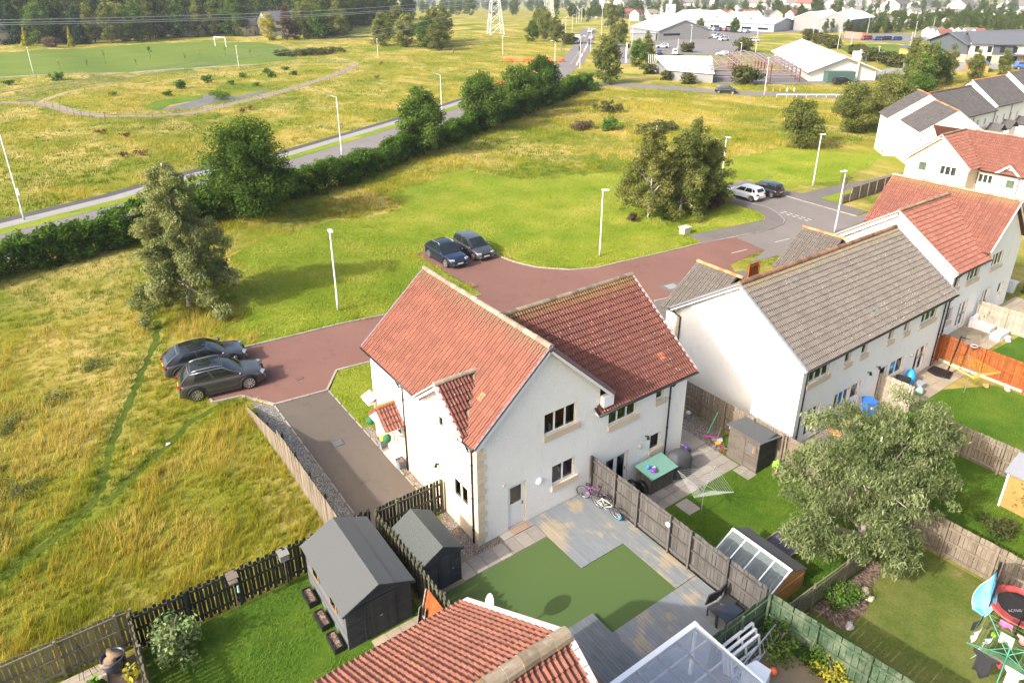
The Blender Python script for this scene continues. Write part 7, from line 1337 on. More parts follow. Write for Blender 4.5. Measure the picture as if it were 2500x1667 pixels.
# trees and scrub on the slope to the right
for i, (lab, x, y, h, r, m_) in enumerate((('round bushy tree on the slope left of the terrace', 93.6, 58.6, 7.2, 3.4, 'lf_will'), ('olive tree behind the round bushy tree', 110.3, 60.4, 8.2, 3.6, 'lf_will'), ('tall willowy tree at the corner of the terrace', 118, 59, 9.4, 3.8, 'lf_will'), ('green tree behind the terrace corner', 124, 58, 9.2, 4.0, 'lf_oak'), ('small tree between the slope trees', 114.5, 62, 7.4, 2.8, 'lf_birch2'))): broad(lab, x, y, h, r, 80+i, m_, .13, 230, 60, name='slope_tree')
tree('sapling', 'thin young sapling beside the footpath fence', (75.4, 40.7, -1), ellip(14, .9, .9, .9, 2.3, .25, .4, 90), M['lf_brown'], 130, .08, None, .03, (0, 0, 2.6), 90)
for i, (lab, x, y, r, hh, m_) in enumerate((('dark gorse mound on the slope below the side road', 91.8, 97.5, 2.8, 1.9, 'lf_gorse'), ('bright green bush on the slope', 81, 85.2, 2.0, 1.6, 'lf_shrub'), ('dull green scrub patch with pink flowers', 84, 79, 3.2, 1.3, 'lf_gorse'), ('brown scrub left of the bright green bush', 77.5, 88.5, 2.0, 1.2, 'lf_brown'), ('sprawling bramble patch right of the scrub', 88, 80, 2.6, 1.1, 'lf_gorse'), ('rounded hedge end bush by the junction', 108, 119.5, 1.8, 1.8, 'lf_hedge'))): tree('scrub', lab, (x, y, H(x, y)), ellip(30, r, r, hh*.6, hh*.5, .4, .75, 100+i), M[m_], 260, .12, None, .05, None, 100+i, cat='shrub', crown='foliage', stem='stems')
# eucalyptus
g = np.random.default_rng(12); ec = []
for (x, y, z, r), n in (((24.4, 10.6, 2.3, 2.3), 75), ((29.9, 10.9, 3.3, 1.9), 55), ((27.0, 12.2, 3.3, 1.7), 40), ((22.3, 10.8, 1.3, 1.1), 22), ((25.0, 8.9, 1.2, 1.4), 30), ((27.4, 10.4, 2.9, 1.9), 40), ((31.4, 11.3, 2.8, 1.2), 20), ((25.2, 12.6, 2.2, 1.4), 24), ((28.6, 9.4, 1.8, 1.3), 22)):
    for k in range(n): d = g.normal(size=3); d /= np.linalg.norm(d); q = g.random()**.28*g.uniform(.85, 1.15); ec.append((x-25.6+d[0]*q*r, y-10.3+d[1]*q*r, z+1+d[2]*q*r*.85, g.uniform(.28, .62)))
tree('eucalyptus_tree', 'large grey-green eucalyptus spreading over the garden fences', (25.6, 10.3, -1), ec, M['lf_euc'], 760, .105, plain('pale_bark', (.35, .31, .26), .8), .15, (1.2, .6, 5.4), 12, asp=.24, droop=.9, shell=.5, out=.4)
# garden shrubs
for i, (lab, x, y, z, r, hh, m_, d_, s_) in enumerate((('pale variegated bush against the dark slatted fence', .9, 21.3, 0, 1.15, 1.5, 'lf_var', 330, .075), ('large leaved rhubarb plant at the bottom left', -1.9, 21.3, 0, .55, .5, 'lf_shrub', 120, .16), ('yellow drooping grass plant beside the dark pot', -.75, 21.2, 0, .3, .6, 'lf_gold', 300, .10), ('dark green clipped bush in the corner of the trampoline lawn', 22.7, 9.4, -1, .85, .8, 'lf_shrub', 800, .05), ('lush green shrub beside the ladder', 17.9, 8.9, 0, .85, 1.1, 'lf_hedge', 520, .055), ('green shrub by the green fence', 18.5, 8.1, 0, .7, .9, 'lf_hedge', 520, .055), ('yellow-orange shrub at the bottom of the green fence', 18.3, 7.3, 0, .7, .8, 'lf_gold', 420, .055), ('grey-brown shrub by the weathered fence at the right', 32.1, 7.4, -1, .9, .6, 'lf_gorse', 420, .06), ('climber trailing over the orange shed', 34.3, 7.2, -1, .7, 1.6, 'lf_will', 180, .07), ('thin climbing plant on the pale fence', 53.9, 16.8, -1, .35, 1.5, 'lf_shrub', 220, .07))): tree('garden_shrub', lab, (x, y, z), ellip(26, r, r, hh*.55, hh*.6, r*.25, r*.42, 120+i), M[m_], d_, s_, None, .03, None, 120+i, cat='shrub', crown='foliage', stem='stems')
sheet('shrub_bed', [(21.6, 9.85), (26.2, 9.7), (25.6, 9.2), (24.2, 8.95), (23.2, 8.5), (21.6, 8.6)], M['mulch'], .02)
for k, (x, y) in enumerate(((24.1, 9.05), (23.9, 8.75), (22.0, 8.5))): st_ = thing('rock', ('flat buff rock at the edge of the bark bed', 'smaller buff rock beside the flat one', 'grey rock by the clipped bush')[k], 'rock', (x, y, -1)); blob('stone', M['stone'] if k < 2 else M['concrete'], st_, (x, y, -.95), (.22, .15, .09), 30+k, amp=.3)
# ================================================================== grass
def vn(x, y, s, seed):
    g = np.random.default_rng(seed); G_ = g.random((64, 64)); X = x/s; Y = y/s; i = np.floor(X).astype(int); j = np.floor(Y).astype(int); fx = X-i; fy = Y-j; fx = fx*fx*(3-2*fx); fy = fy*fy*(3-2*fy); w = lambda a, b: G_[a % 64, b % 64]
    return (w(i, j)*(1-fx)+w(i+1, j)*fx)*(1-fy)+(w(i, j+1)*(1-fx)+w(i+1, j+1)*fx)*fy
def blades(P, h, w, var, lean=.35, seed=0):
    g = np.random.default_rng(seed); n = len(P); z = hgt(P[:, 0], P[:, 1]); a = g.random(n)*6.283; b = g.normal(.3, .9, n); l = h*lean*g.uniform(.3, 2.2, n)
    B = np.stack([P[:, 0], P[:, 1], z], 1); s = np.stack([np.cos(a), np.sin(a), np.zeros(n)], 1)*(w/2)[:, None]; t = B+np.stack([np.cos(b)*l, np.sin(b)*l, h], 1)
    V = np.stack([B-s, B+s, t], 1).reshape(-1, 3); return V, np.arange(3*n).reshape(n, 3), np.repeat(var, 3)
EXCL = [LAWN, RED, GREYRD, [(8.6, 35.2), (8.6, 22), (12.2, 22), (12.2, 35)], [(-20, 22.75), (60, 22.75), (60, -5), (-20, -5)], [(11.6, 36.8), (25, 36.8), (25, 22), (11.6, 22)], [(24, 35), (50, 35), (50, 20), (24, 20)], [(48, 33), (100, 33), (100, 5), (48, 5)], [(7.4, 36.5), (8.8, 35.2), (8.8, 22), (7.4, 22)], [(63, 52.5), (73, 52.5), (73, 33), (63, 33)], [(70, 47), (92, 43), (92, 36), (70, 36)], [(50.6, 42.4), (50.6, 40), (66, 38), (66, 52), (62, 47), (61, 41.2)], strip(CROSS, -2.8, 3.6), [(-80, 262), (-80, 215), (2, 217), (64, 216.5), (78, 222.5), (88, 250), (91, 280), (89.7, 296), (63, 314), (40, 313), (4.2, 291)], [(23.8, 147.2), (22.2, 151.5), (26.2, 160.3), (31.2, 164.3), (36.4, 164.8), (49, 164), (50.5, 163), (41, 154.5), (29.7, 147.4)], strip([(0, 172), (5.5, 167), (8.3, 161), (10.7, 150), (14.5, 142.2), (21.4, 140), (28.6, 142.4), (35.5, 147.5), (46, 154.5), (58.5, 166), (72.9, 180.5), (86, 197)], -1.2, 1.2), strip([(7, 167), (8.6, 172), (12.5, 179.3), (22.1, 188.6), (38.2, 196.7), (60.6, 204.7), (74, 209.5), (85, 203), (86.2, 197.2)], -.6, .6), [(112, 130), (140, 108), (152, 99), (190, 80), (260, 110), (260, 300), (150, 165), (118, 140)]]
TR = [[(5.6, 50.5), (5.29, 48.95), (4.74, 46.8), (3.36, 43.4), (2.06, 39.9), (.89, 36.9), (.07, 34.1), (-.38, 32.5), (-1.34, 31.2), (-2.84, 30.1), (-4.3, 29), (-9, 26)], [(7.3, 37.0), (6.1, 36.9), (4.46, 36.1), (2.9, 34.5), (1.2, 33), (0, 31.8), (-.7, 31.2)]]
mainr = strip(rc, -4.2, 9.0)
M['trod'] = grassmat('trodden_grass', [(.3, (.030, .055, .005)), (.5, (.060, .088, .008)), (.7, (.10, .12, .014))], .5, 8)
for q in TR:
    fine = []
    for (x0_, y0_), (x1_, y1_) in zip(q[:-1], q[1:]):
        n_ = max(1, int(math.hypot(x1_-x0_, y1_-y0_)/.35)); fine += [(x0_+(x1_-x0_)*k_/n_+random.uniform(-.05, .05), y0_+(y1_-y0_)*k_/n_+random.uniform(-.05, .05)) for k_ in range(n_)]
    a_ = offs(fine, 1.0); b_ = offs(fine, -1.0); lo = [(p[0]+(u[0]-p[0])*w_, p[1]+(u[1]-p[1])*w_) for p, u in zip(fine, a_) for w_ in (random.uniform(.08, .30),)]; hi = [(p[0]+(u[0]-p[0])*w_, p[1]+(u[1]-p[1])*w_) for p, u in zip(fine, b_) for w_ in (random.uniform(.08, .30),)]
    sheet('trodden_path', lo+hi[::-1], M['trod'], .012)
def meadow(n, dmin, dmax, seed, x0, x1, y0, y1, hs_, ws_, K, spread):
    g = np.random.default_rng(seed); P = np.stack([g.uniform(x0, x1, n), g.uniform(y0, y1, n)], 1); d = np.hypot(P[:, 0], P[:, 1])
    k = (d > dmin) & (d < dmax) & (g.random(n) < np.clip((dmin*1.2/d)**1.5, 0, 1)); P = P[k]
    q = np.stack([P[:, 0], P[:, 1], hgt(P[:, 0], P[:, 1])-CAMH], 1); wz = q@CF; px = PPX+FPX*(q@CX)/wz; py = PPY-FPX*(q@CU)/wz; P = P[(wz > 0) & (px > -60) & (px < 2560) & (py > -30) & (py < 1740)]
    P0 = P+np.stack([vn(P[:, 0], P[:, 1], 1.7, 31)-.5, vn(P[:, 0], P[:, 1], 1.7, 32)-.5], 1)*2.6
    ok = ~inpoly(P0, LAWN)
    for e in EXCL[1:]+[mainr]: ok &= ~inpoly(P, e)
    P = P[ok]; x, y = P.T; n = len(P); r0 = g.random(n)
    pt = .34*vn(x, y, 26, 5)+.36*vn(x+.4*y, y*.7, 7, 1)+.30*vn(x, y, 2.3, 2); dry = np.clip((pt-.36)*3.2+.45*np.exp(-((x-82)/32)**2-((y-80)/17)**2)+.35*np.exp(-((x-105)/40)**2-((y-170)/40)**2), 0, 1); ht = (.45+.9*vn(x, y, 1.6, 3)**1.3)*(.7+.6*r0)*(.8+.5*dry)
    I = np.repeat(np.arange(n), K); N = len(I); dist = np.hypot(x, y)[I]; Q = P[I]+g.normal(size=(N, 2))*spread*np.clip(dist/40, .8, 3)[:, None]; r = g.random(N)
    var = np.clip(.10+.62*dry[I]+.22*(r0[I]-.5)+.22*(r-.5), .02, 1.0); h = hs_*ht[I]*(.6+.6*r)
    tr = np.minimum(dpoly(Q, TR[0]), dpoly(Q, TR[1]))+(vn(Q[:, 0], Q[:, 1], .7, 8)-.5)*.4; f = np.clip((tr-.22)/.25, 0, 1); h = h*(.25+.75*f); f = np.clip((tr-.2)/1.0, 0, 1); var = var*f+(1-f)*(.0+.14*r)
    return blades(Q, h, ws_*(.7+.6*g.random(N)), var, seed=seed)
t = NT('meadow_blades'); t.t.nodes.remove(t.b); cc = t.crs(t.attr(), [(.0, (.05, .105, .005)), (.22, (.135, .18, .010)), (.45, (.25, .235, .018)), (.70, (.38, .295, .045)), (1.0, (.54, .42, .14))]); d_ = t.n('ShaderNodeBsdfDiffuse'); tr_ = t.n('ShaderNodeBsdfTranslucent'); ms_ = t.n('ShaderNodeMixShader'); ms_.inputs[0].default_value = .35; t.L(cc, d_.inputs[0]); t.L(cc, tr_.inputs[0]); t.L(d_.outputs[0], ms_.inputs[1]); t.L(tr_.outputs[0], ms_.inputs[2]); t.L(ms_.outputs[0], t.out.inputs[0]); M['blade'] = t.m
link('long_grass', npmesh('long_grass', *meadow(620000, 20, 62, 201, -16, 60, 22, 66, .55, .035)[:2], M['blade'], None), kind='stuff', label='long straw and green meadow grass round the trodden paths', cat='grass') if False else None
for nm, lab, a in (('long_grass', 'long straw and green meadow grass round the trodden paths', (120000, 22, 75, 201, -16, 62, 22, 76, .36, .024, 9, .085)), ('meadow_grass', 'dry meadow grass beyond the hedge and on the slope', (250000, 70, 330, 202, -60, 190, 55, 330, .42, .07, 6, .12))):
    V, F, v = meadow(*a); link(nm, npmesh(nm, V, F, M['blade'], v), kind='stuff', label=lab, cat='grass'); print(nm, len(F))
def short(name, label, polys, dens, h, w, mat, seed, excl=(), rng=(0, 1)):
    g = np.random.default_rng(seed); PP = []
    for p in polys:
        a = np.array(p); lo, hi = a.min(0), a.max(0); n = int((hi-lo).prod()*dens); Q = g.uniform(lo, hi, (n, 2)); d = np.hypot(*Q.T); Q = Q[(g.random(n) < np.clip((34/d)**1.3, 0, 1))]; Q = Q[inpoly(Q, p)]
        for e in excl: Q = Q[~inpoly(Q, e)]
        PP.append(Q)
    P = np.concatenate(PP); r = g.random(len(P)); v = np.clip(rng[0]+(rng[1]-rng[0])*(.55*vn(*P.T, 2.6, seed)+.45*r), 0, 1); V, F, v = blades(P, h*(.5+r)*(.6+.8*vn(*P.T, 1.1, seed+1)), np.full(len(P), w), v, .7, seed); link(name, npmesh(name, V, F, mat, v), kind='stuff', label=label, cat='grass')
t = NT('lawn_blades'); M['lblade'] = t.fin(t.crs(t.attr(), [(.0, (.045, .10, .004)), (.35, (.125, .19, .010)), (.65, (.20, .235, .018)), (1.0, (.38, .32, .08))]), .8, spec=.1)
t = NT('lush_blades'); M['gblade'] = t.fin(t.crs(t.attr(), [(.0, (.018, .055, .004)), (.4, (.05, .11, .007)), (.75, (.10, .155, .014)), (1.0, (.20, .205, .045))]), .8, spec=.1)
short('green_grass', 'short bright grass of the mown green', [LAWN, [(13.05, 36.5), (15.5, 36.25), (15.4, 29.5), (12.3, 29.9), (11.85, 30.2), (11.8, 34.6)]], 420, .10, .038, M['lblade'], 301, rng=(.0, 1.0))
short('garden_grass', 'short lush grass of the back garden lawns', [[(-.3, 22.2), (5.5, 22.2), (5.5, 17.6), (6.4, 17.6), (6.4, 14), (-.3, 12)], [(18.6, 17.1), (26.6, 17.1), (28.2, 15.9), (28.2, 9.9), (18.6, 9.9)], [(28.9, 15.3), (38.1, 15.3), (38.1, 14.5), (42.5, 14.5), (45.6, 12.7), (45.6, 8), (36.5, 8), (36.4, 1), (28.9, 1)]], 420, .07, .03, M['gblade'], 302, excl=[[(19.7, 13.6), (22.3, 13.6), (22.3, 10.6), (19.7, 10.6)], [(21.7, 17.1), (22.5, 17.1), (22.5, 16.2), (21.7, 16.2)]], rng=(.1, .9))
short('tired_grass', 'yellowing short grass of the trampoline lawn', [[(19.3, 9.6), (28.2, 9.5), (28.6, 1), (19.4, 1)]], 300, .03, .03, M['gblade'], 303, rng=(.2, .9))
for i, (x, y, r, m_) in enumerate(((-6, 44, 2.2, 'lf_gorse'), (-3.5, 41.5, 1.6, 'lf_gorse'), (-7.5, 47.5, 1.8, 'lf_gorse'), (-4.8, 37.2, 1.5, 'lf_gorse'), (-3.4, 35.0, 1.2, 'lf_will'), (-5.6, 33.8, 1.4, 'lf_gorse'), (-4.6, 31.8, 1.1, 'lf_will'), (-1.2, 43.0, .8, 'lf_will'), (1.0, 46.0, .9, 'lf_will'))): tree('bramble_patch', ('largest bramble patch at the left edge of the meadow', 'bramble patch right of the largest one', 'bramble patch at the far left below the hedge', 'dark bramble patch in the middle of the meadow edge', 'small green weed patch beside the trodden path', 'dark bramble patch low on the left edge', 'lowest weed patch at the left edge', 'small weed clump near the upper path', 'weed clump left of the path top')[i], (x, y, 0), ellip(30, r, r, .16, .12, .2, .38, 140+i), M['lf_will'], 420, .05, None, .02, None, 140+i, cat='shrub', crown='foliage', stem='stems')
# ================================================================== distance: woods, houses, business park
def at(u, v, dist):
    d = CF+CX*(u-PPX)/FPX-CU*(v-PPY)/FPX; k = dist/math.hypot(d[0], d[1]); return Vector((d[0]*k, d[1]*k, CAMH+d[2]*k))
def gnd(u, v, z=-1.0):
    d = CF+CX*(u-PPX)/FPX-CU*(v-PPY)/FPX; k = (z-CAMH)/d[2]; return d[0]*k, d[1]*k
PROTO = {}
def proto(kind, i):
    k = (kind, i)
    if k in PROTO: return PROTO[k]
    sd_ = 500+10*i+len(kind)
    if kind == 'broad': c = ellip(85, 4.6, 4.6, 7.0, 6.9, .9, 1.7, sd_, .5, taper=.35); a = (c, 42, .30, M['lf_oak' if i % 2 else 'lf_will'])
    elif kind == 'birch': c = ellip(85, 3.3, 3.3, 7.2, 7.2, .7, 1.3, sd_, .5, taper=.5); a = (c, 70, .24, M['lf_will'])
    elif kind == 'conif':
        g = np.random.default_rng(sd_); c = []
        for j in range(110): f = g.random()**1.3; an = g.random()*6.283; r = 3.2*(1-f)*g.random()**.4; c.append((r*math.cos(an), r*math.sin(an), .5+f*13.1, .45+.7*(1-f)))
        a = (c, 90, .24, M['lf_conif'])
    else: c = ellip(40, 2.0, 2.0, 1.5, 1.4, .5, .9, sd_); a = (c, 90, .22, M['lf_gorse'])
    V, F, v = leaves(a[0], a[1], a[2], seed=sd_, shell=.4); PROTO[k] = (npmesh('crown', V, F, a[3], v), branches((0, 0, max(q[2] for q in c)*.8), c, .2, seed=sd_, n=8).mesh('trunk', M['bark'], True), V, F, v); return PROTO[k]
def ftree(name, label, x, y, kind, i, s, sz=None, group=None, mat=None):
    me, tk, *_ = proto(kind, i); t = thing(name, label, 'tree', (x, y, H(x, y)), random.random()*6.28, group); t.scale = (s, s, sz or s); o = link('crown', me, t)
    if mat: o.material_slots[0].link = 'OBJECT'; o.material_slots[0].material = mat
    link('trunk', tk, t)
g = random.Random(4)
# front rank of the wood behind the playing field
fr_ = [(5.7, 333, 'conif'), (11, 329, 'conif'), (18, 326, 'broad'), (24, 333, 'conif'), (31, 325, 'conif'), (37, 330, 'birch'), (42, 322, 'birch'), (47, 333, 'broad'), (52, 328, 'broad'), (58, 337, 'birch'), (64, 340, 'broad'), (70, 338, 'broad'), (77, 336, 'birch'), (84, 334, 'birch'), (91, 330, 'broad'), (-3, 330, 'broad'), (-9, 335, 'broad')]
for i, (x, y, k) in enumerate(sorted(fr_)): ftree('woodland_tree', ORD[i]+' tree from the left along the edge of the playing field wood', x, y+4, k, i % 3, g.uniform(1.15, 1.45), g.uniform(1.0, 1.25), 'trees along the playing field')
ftree('golden_conifer', 'bright yellow conifer at the left end of the playing field', 13.4, 321, 'conif', 1, .52, .46, None, M['lf_gold']); ftree('columnar_conifer', 'narrow yellow-green columnar conifer before the wood', 27.1, 317, 'conif', 2, .38, .52, None, M['lf_gold']); ftree('copper_bush', 'rounded brown and green bush beside the columnar conifer', 20.5, 312, 'bush', 0, 1.5, 1.1, None, M['lf_brown'])
ftree('golden_tree', 'rounded yellow-green tree in front of the grey roofed villa', 96, 303, 'broad', 0, .85, .75, None, M['lf_gold']); ftree('bare_tree', 'grey-brown leafless looking tree beside the yellow-green one', 101.5, 298, 'birch', 1, 1.0, 1.0, None, M['lf_brown']); ftree('copper_tree', 'dark purple tree behind the grey-brown one', 106, 300, 'broad', 1, .6, .55, None, M['lf_brown'])
for i, (x, y, k, s) in enumerate(((112, 306, 'broad', 1.0), (117, 298, 'broad', .95), (123, 296, 'broad', 1.0), (118, 312, 'birch', 1.2), (126, 318, 'broad', 1.2), (121.5, 252, 'broad', .82), (126, 241, 'broad', .8), (129.5, 232, 'broad', .78), (128, 222, 'broad', .72), (134, 236, 'broad', .9), (139, 244, 'birch', .95), (146, 252, 'broad', .95), (133, 262, 'broad', .95))): ftree('copse_tree', ORD[i]+' tree from the left in the dark copse beside the dry meadow', x, y, k, i % 3, s*1.35, s*1.02, 'dark copse')
for i, (x, y, k, s) in enumerate(((176, 232, 'broad', .75), (182, 224, 'broad', .85), (188, 238, 'broad', .95), (196, 250, 'birch', .9), (205, 262, 'broad', .85), (214, 276, 'broad', .9), (228, 296, 'birch', .9), (240, 305, 'broad', .85), (180, 214, 'bush', 1.6))): ftree('roadside_tree', ORD[i]+' tree from the near end left of the far road', x, y, k, (i+1) % 3, s*.9, s*.8, 'trees left of the far road')
for i, (x, y, k, s, n_) in enumerate(((117.5, 126.0, 'broad', .78, 'round tree by the junction beside the striped beacon'), (148.5, 147, 'broad', .55, 'tree left of the white canopy roof'), (196, 203, 'broad', .62, 'tree behind the sign totem'), (186, 196, 'broad', .55, 'bushy tree left of the sign totem'), (181, 174.5, 'birch', .5, 'small tree above the white canopy roof'), (259, 275, 'broad', .95, 'pale rounded tree right of the far road'), (206, 155, 'bush', 1.5, 'bush on the car park island'), (143, 105.5, 'bush', 1.5, 'bush beside the steel frame'), (249, 243, 'birch', .5, 'small tree before the grey warehouse'), (275, 232, 'broad', .42, 'young tree in the car row'), (278, 215, 'broad', .5, 'tree at the right of the car row'), (191.5, 166, 'bush', 1.1, 'small bush at the site drive'), (156, 150, 'broad', .5, 'tree beside the totem base'))): ftree('park_tree', n_, x, y, k, i % 3, s*1.1, s)
for i, (x, y, s) in enumerate(((177, 85, .72), (175, 80, .7), (180, 78, .6), (168, 78, .7), (186, 82, .5), (193, 77.5, .5), (198, 73.5, .5), (160, 74, .62), (152, 72, .6))): ftree('screen_tree', ORD[i]+' tree from the left in the screen before the school', x, y, 'broad' if i % 2 else 'birch', i % 3, s*1.05, s, 'trees before the school')
for i, (x, y, s) in enumerate(((134, 122, 1.0), (137, 119, 1.2), (133, 114, 1.0), (139, 133, 1.1), (248, 150, 1.7), (242, 145, 1.5), (256, 158, 1.6), (266, 168, 1.7), (275, 175, 1.6), (221, 122, 1.5), (214, 115, 1.6), (209, 108, 1.5), (204, 102, 1.5), (228, 128, 1.4), (194, 88, 1.4), (189, 86, 1.3))): ftree('gorse_bush', ('gorse bush below the white canopy roof, first from the left', 'gorse bush below the white canopy roof, second from the left', 'gorse bush above the side road', 'gorse bush at the canopy corner')[i] if i < 4 else ORD[i-4]+' gorse bush counted along the bank behind the white hall', x, y, 'bush', 0, s, s*.75, 'gorse bushes')
# massed woodland behind
def mass(name, label, pts, kinds=('broad', 'birch', 'conif')):
    VV, FF, va = {}, {}, {}
    tot = []; n = 0; A, B, C = [], [], []
    for (x, y, s) in pts:
        k = g.choice(kinds); _, _, V, F, v = proto(k, g.randrange(3)); a = g.random()*6.28; c_, s_ = math.cos(a), math.sin(a); st = g.random(); ke = slice(None)
        keep = RNG.random(len(F)) < .62; Fk = F[keep]; idx = Fk.ravel(); W_ = V[idx]*1.12; Q = np.stack([W_[:, 0]*c_-W_[:, 1]*s_, W_[:, 0]*s_+W_[:, 1]*c_, W_[:, 2]], 1)*s+np.array([x, y, H(x, y)]); A.append(Q); B.append(np.arange(len(Q)).reshape(-1, 4)+n); n += len(Q); C.append(np.clip(v[idx]*.7+.3*st, 0, 1))
    link(name, npmesh(name, np.concatenate(A), np.concatenate(B), M['lf_wood'], np.concatenate(C)), kind='stuff', label=label, cat='woodland')
M['lf_wood'] = foliage('woodland_leaves', (.022, .042, .012), (.072, .105, .030), (.19, .215, .085), nscale=.05)
P = []
while len(P) < 230:
    x, y = g.uniform(-30, 240), g.uniform(340, 470)
    if y > 342+max(0, (x-90)*-.05) and (x < 130 or y > 300+(x-60)*.75): P.append((x, y, g.uniform(1.1, 1.5)))
mass('wood', 'dense dark wood behind the playing field', P)
P = [(g.uniform(118, 205), 0, 0) for _ in range(70)]; P = [(x, 300+(x-118)*1.15+g.uniform(8, 70), g.uniform(1.0, 1.35)) for x, _, _ in P]; mass('wood', 'wood behind the dark copse and pylon', P)
P = []
for _ in range(150): u = g.uniform(1390, 2010); v = g.uniform(26, 44); x, y = gnd(u, v); P.append((x, y, g.uniform(.34, .62)))
mass('wood', 'belt of trees and gardens behind the long building', P, ('broad', 'birch'))
P = []
for _ in range(260): u = g.uniform(2010, 2560); v = 40+g.random()**.8*44; x, y = gnd(u, v); P.append((x, y, g.uniform(.22, .38)*math.hypot(x, y)/340))
mass('wood', 'pale young woodland and gardens right of the twin sheds', P, ('birch', 'broad'))
P = []
for _ in range(620):
    r = 520+g.random()**.8*2900; az = R(g.uniform(28, 78)); P.append((r*math.sin(az), r*math.cos(az), g.uniform(.45, .9)*(1+r/2600)))
mass('wood', 'hazy trees scattered over the distant town', P, ('broad', 'birch'))
# ------------------------------------------------------------------ far houses
M['hw'] = plain('far_white_wall', (.58, .56, .51), .9); M['hc'] = plain('far_cream_wall', (.48, .39, .28), .9); M['rfR'] = plain('far_red_roof', (.20, .07, .05), .9, var=.25); M['rfG'] = plain('far_grey_roof', (.15, .132, .118), .9, var=.25); M['rfD'] = plain('far_slate_roof', (.10, .10, .11), .9, var=.2)
HM = {}
def hmesh(w, r, L=9.5, W=7.5, e=4.6, z=7.4):
    k = (w, r, L)
    if k not in HM:
        m = MB(); m.cur = 0; m.box(-L/2, -W/2, -.5, L/2, W/2, e); m.poly([(-L/2, -W/2, e), (-L/2, W/2, e), (-L/2, 0, z-.15)]); m.poly([(L/2, -W/2, e), (L/2, W/2, e), (L/2, 0, z-.15)])
        m.cur = 1; m.slab([(-L/2-.3, -W/2-.4, e-.2), (L/2+.3, -W/2-.4, e-.2), (L/2+.3, 0, z), (-L/2-.3, 0, z)], .15); m.slab([(-L/2-.3, W/2+.4, e-.2), (L/2+.3, W/2+.4, e-.2), (L/2+.3, 0, z), (-L/2-.3, 0, z)], .15)
        m.cur = 2
        for x in (-L*.28, L*.22):
            for zz in (1.2, 3.2): m.box(x, -W/2-.03, zz, x+1.4, -W/2-.005, zz+1.1)
        m.box(L*.02, -W/2-.03, 0, L*.02+1, -W/2-.005, 2.1); HM[k] = m.mesh('distant_house', [M[w], M[r], M['room']])
    return HM[k]
def fhouse(label, x, y, rz, w, r, s=1.0, group=None, L=9.5): return link('distant_house', hmesh(w, r, L), None, (x, y, H(x, y)), (0, 0, rz), s, label=label, cat='house', group=group)
e1 = [(T_, v_) for T_, v_ in ((1.02, 0),)]
row_ = [(1530, 18, 'rfR'), (1555, 26, 'rfR'), (1592, 22, 'rfG'), (1618, 14, 'rfD'), (1642, 12, 'rfG'), (1668, 24, 'rfR'), (1690, 30, 'rfR'), (1712, 22, 'rfG'), (1735, 16, 'rfG'), (1760, 24, 'rfR'), (1783, 28, 'rfR'), (1805, 20, 'rfG'), (1830, 24, 'rfR'), (1850, 22, 'rfG'), (1872, 20, 'rfD'), (1895, 26, 'rfG'), (1935, 22, 'rfR')]
for i, (u, v, r) in enumerate(row_):
    p = gnd(u, v+21); fhouse(ORD[i]+f' house from the left in the estate behind the long building, {"red" if r == "rfR" else "grey"} roof', p[0], p[1], R(-35+((i*53) % 90)), 'hw' if i % 3 else 'hc', r, .8, 'estate behind the long building')
row2 = [(2120, 50, 'rfG'), (2135, 40, 'rfG'), (2150, 52, 'rfG'), (2165, 44, 'rfG'), (2180, 50, 'rfG'), (2195, 38, 'rfG'), (2205, 54, 'rfG'), (2222, 56, 'rfG'), (2240, 50, 'rfG'), (2310, 46, 'rfG'), (2268, 78, 'rfG'), (2285, 82, 'rfG'), (2300, 86, 'rfR'), (2318, 80, 'rfR'), (2340, 80, 'rfG'), (2385, 84, 'rfR'), (2365, 82, 'rfG')]
for i, (u, v, r) in enumerate(row2):
    p = gnd(u, v+13 if v < 60 else v+12)
    fhouse(ORD[i]+' pale roofed house from the left in the estate beyond the car park', p[0], p[1], R(-50+((i*61) % 80)), 'hw', r, .55, 'estate beyond the car park')
for i in range(290):
    r = g.uniform(800, 2600); az = R(g.uniform(52, 76)) if i % 4 else R(g.uniform(40, 60)); x, y = r*math.sin(az), r*math.cos(az); fhouse('tiny pale house in the hazy distant town', x, y, R(g.uniform(-90, 90)), 'hw', 'rfG' if i % 5 else 'rfR', (1.0 if i % 9 else 2.4)*(.7+r/3000), 'houses of the distant town')
def villa(label, u, v, dist, rz, w, r, s): p = at(u, v, dist); link('villa', hmesh(w, r, 13.0), None, (p.x, p.y, H(p.x, p.y)), (0, 0, rz), s, label=label, cat='house')
villa('dark roofed villa half hidden at the left edge of the wood', 8, 96, 335, R(20), 'hc', 'rfD', 1.0); villa('grey roofed house with white gable in the wood', 470, 90, 362, R(60), 'hw', 'rfD', 1.45); villa('dark villa with turret behind the yellow-green tree', 690, 92, 352, R(10), 'hw', 'rfD', 1.35); villa('low grey roofed bungalow beside the wood', 606, 84, 352, R(35), 'hc', 'rfG', .9); villa('stone house with dormers above the copse', 780, 66, 400, R(20), 'hc', 'rfD', 1.3)
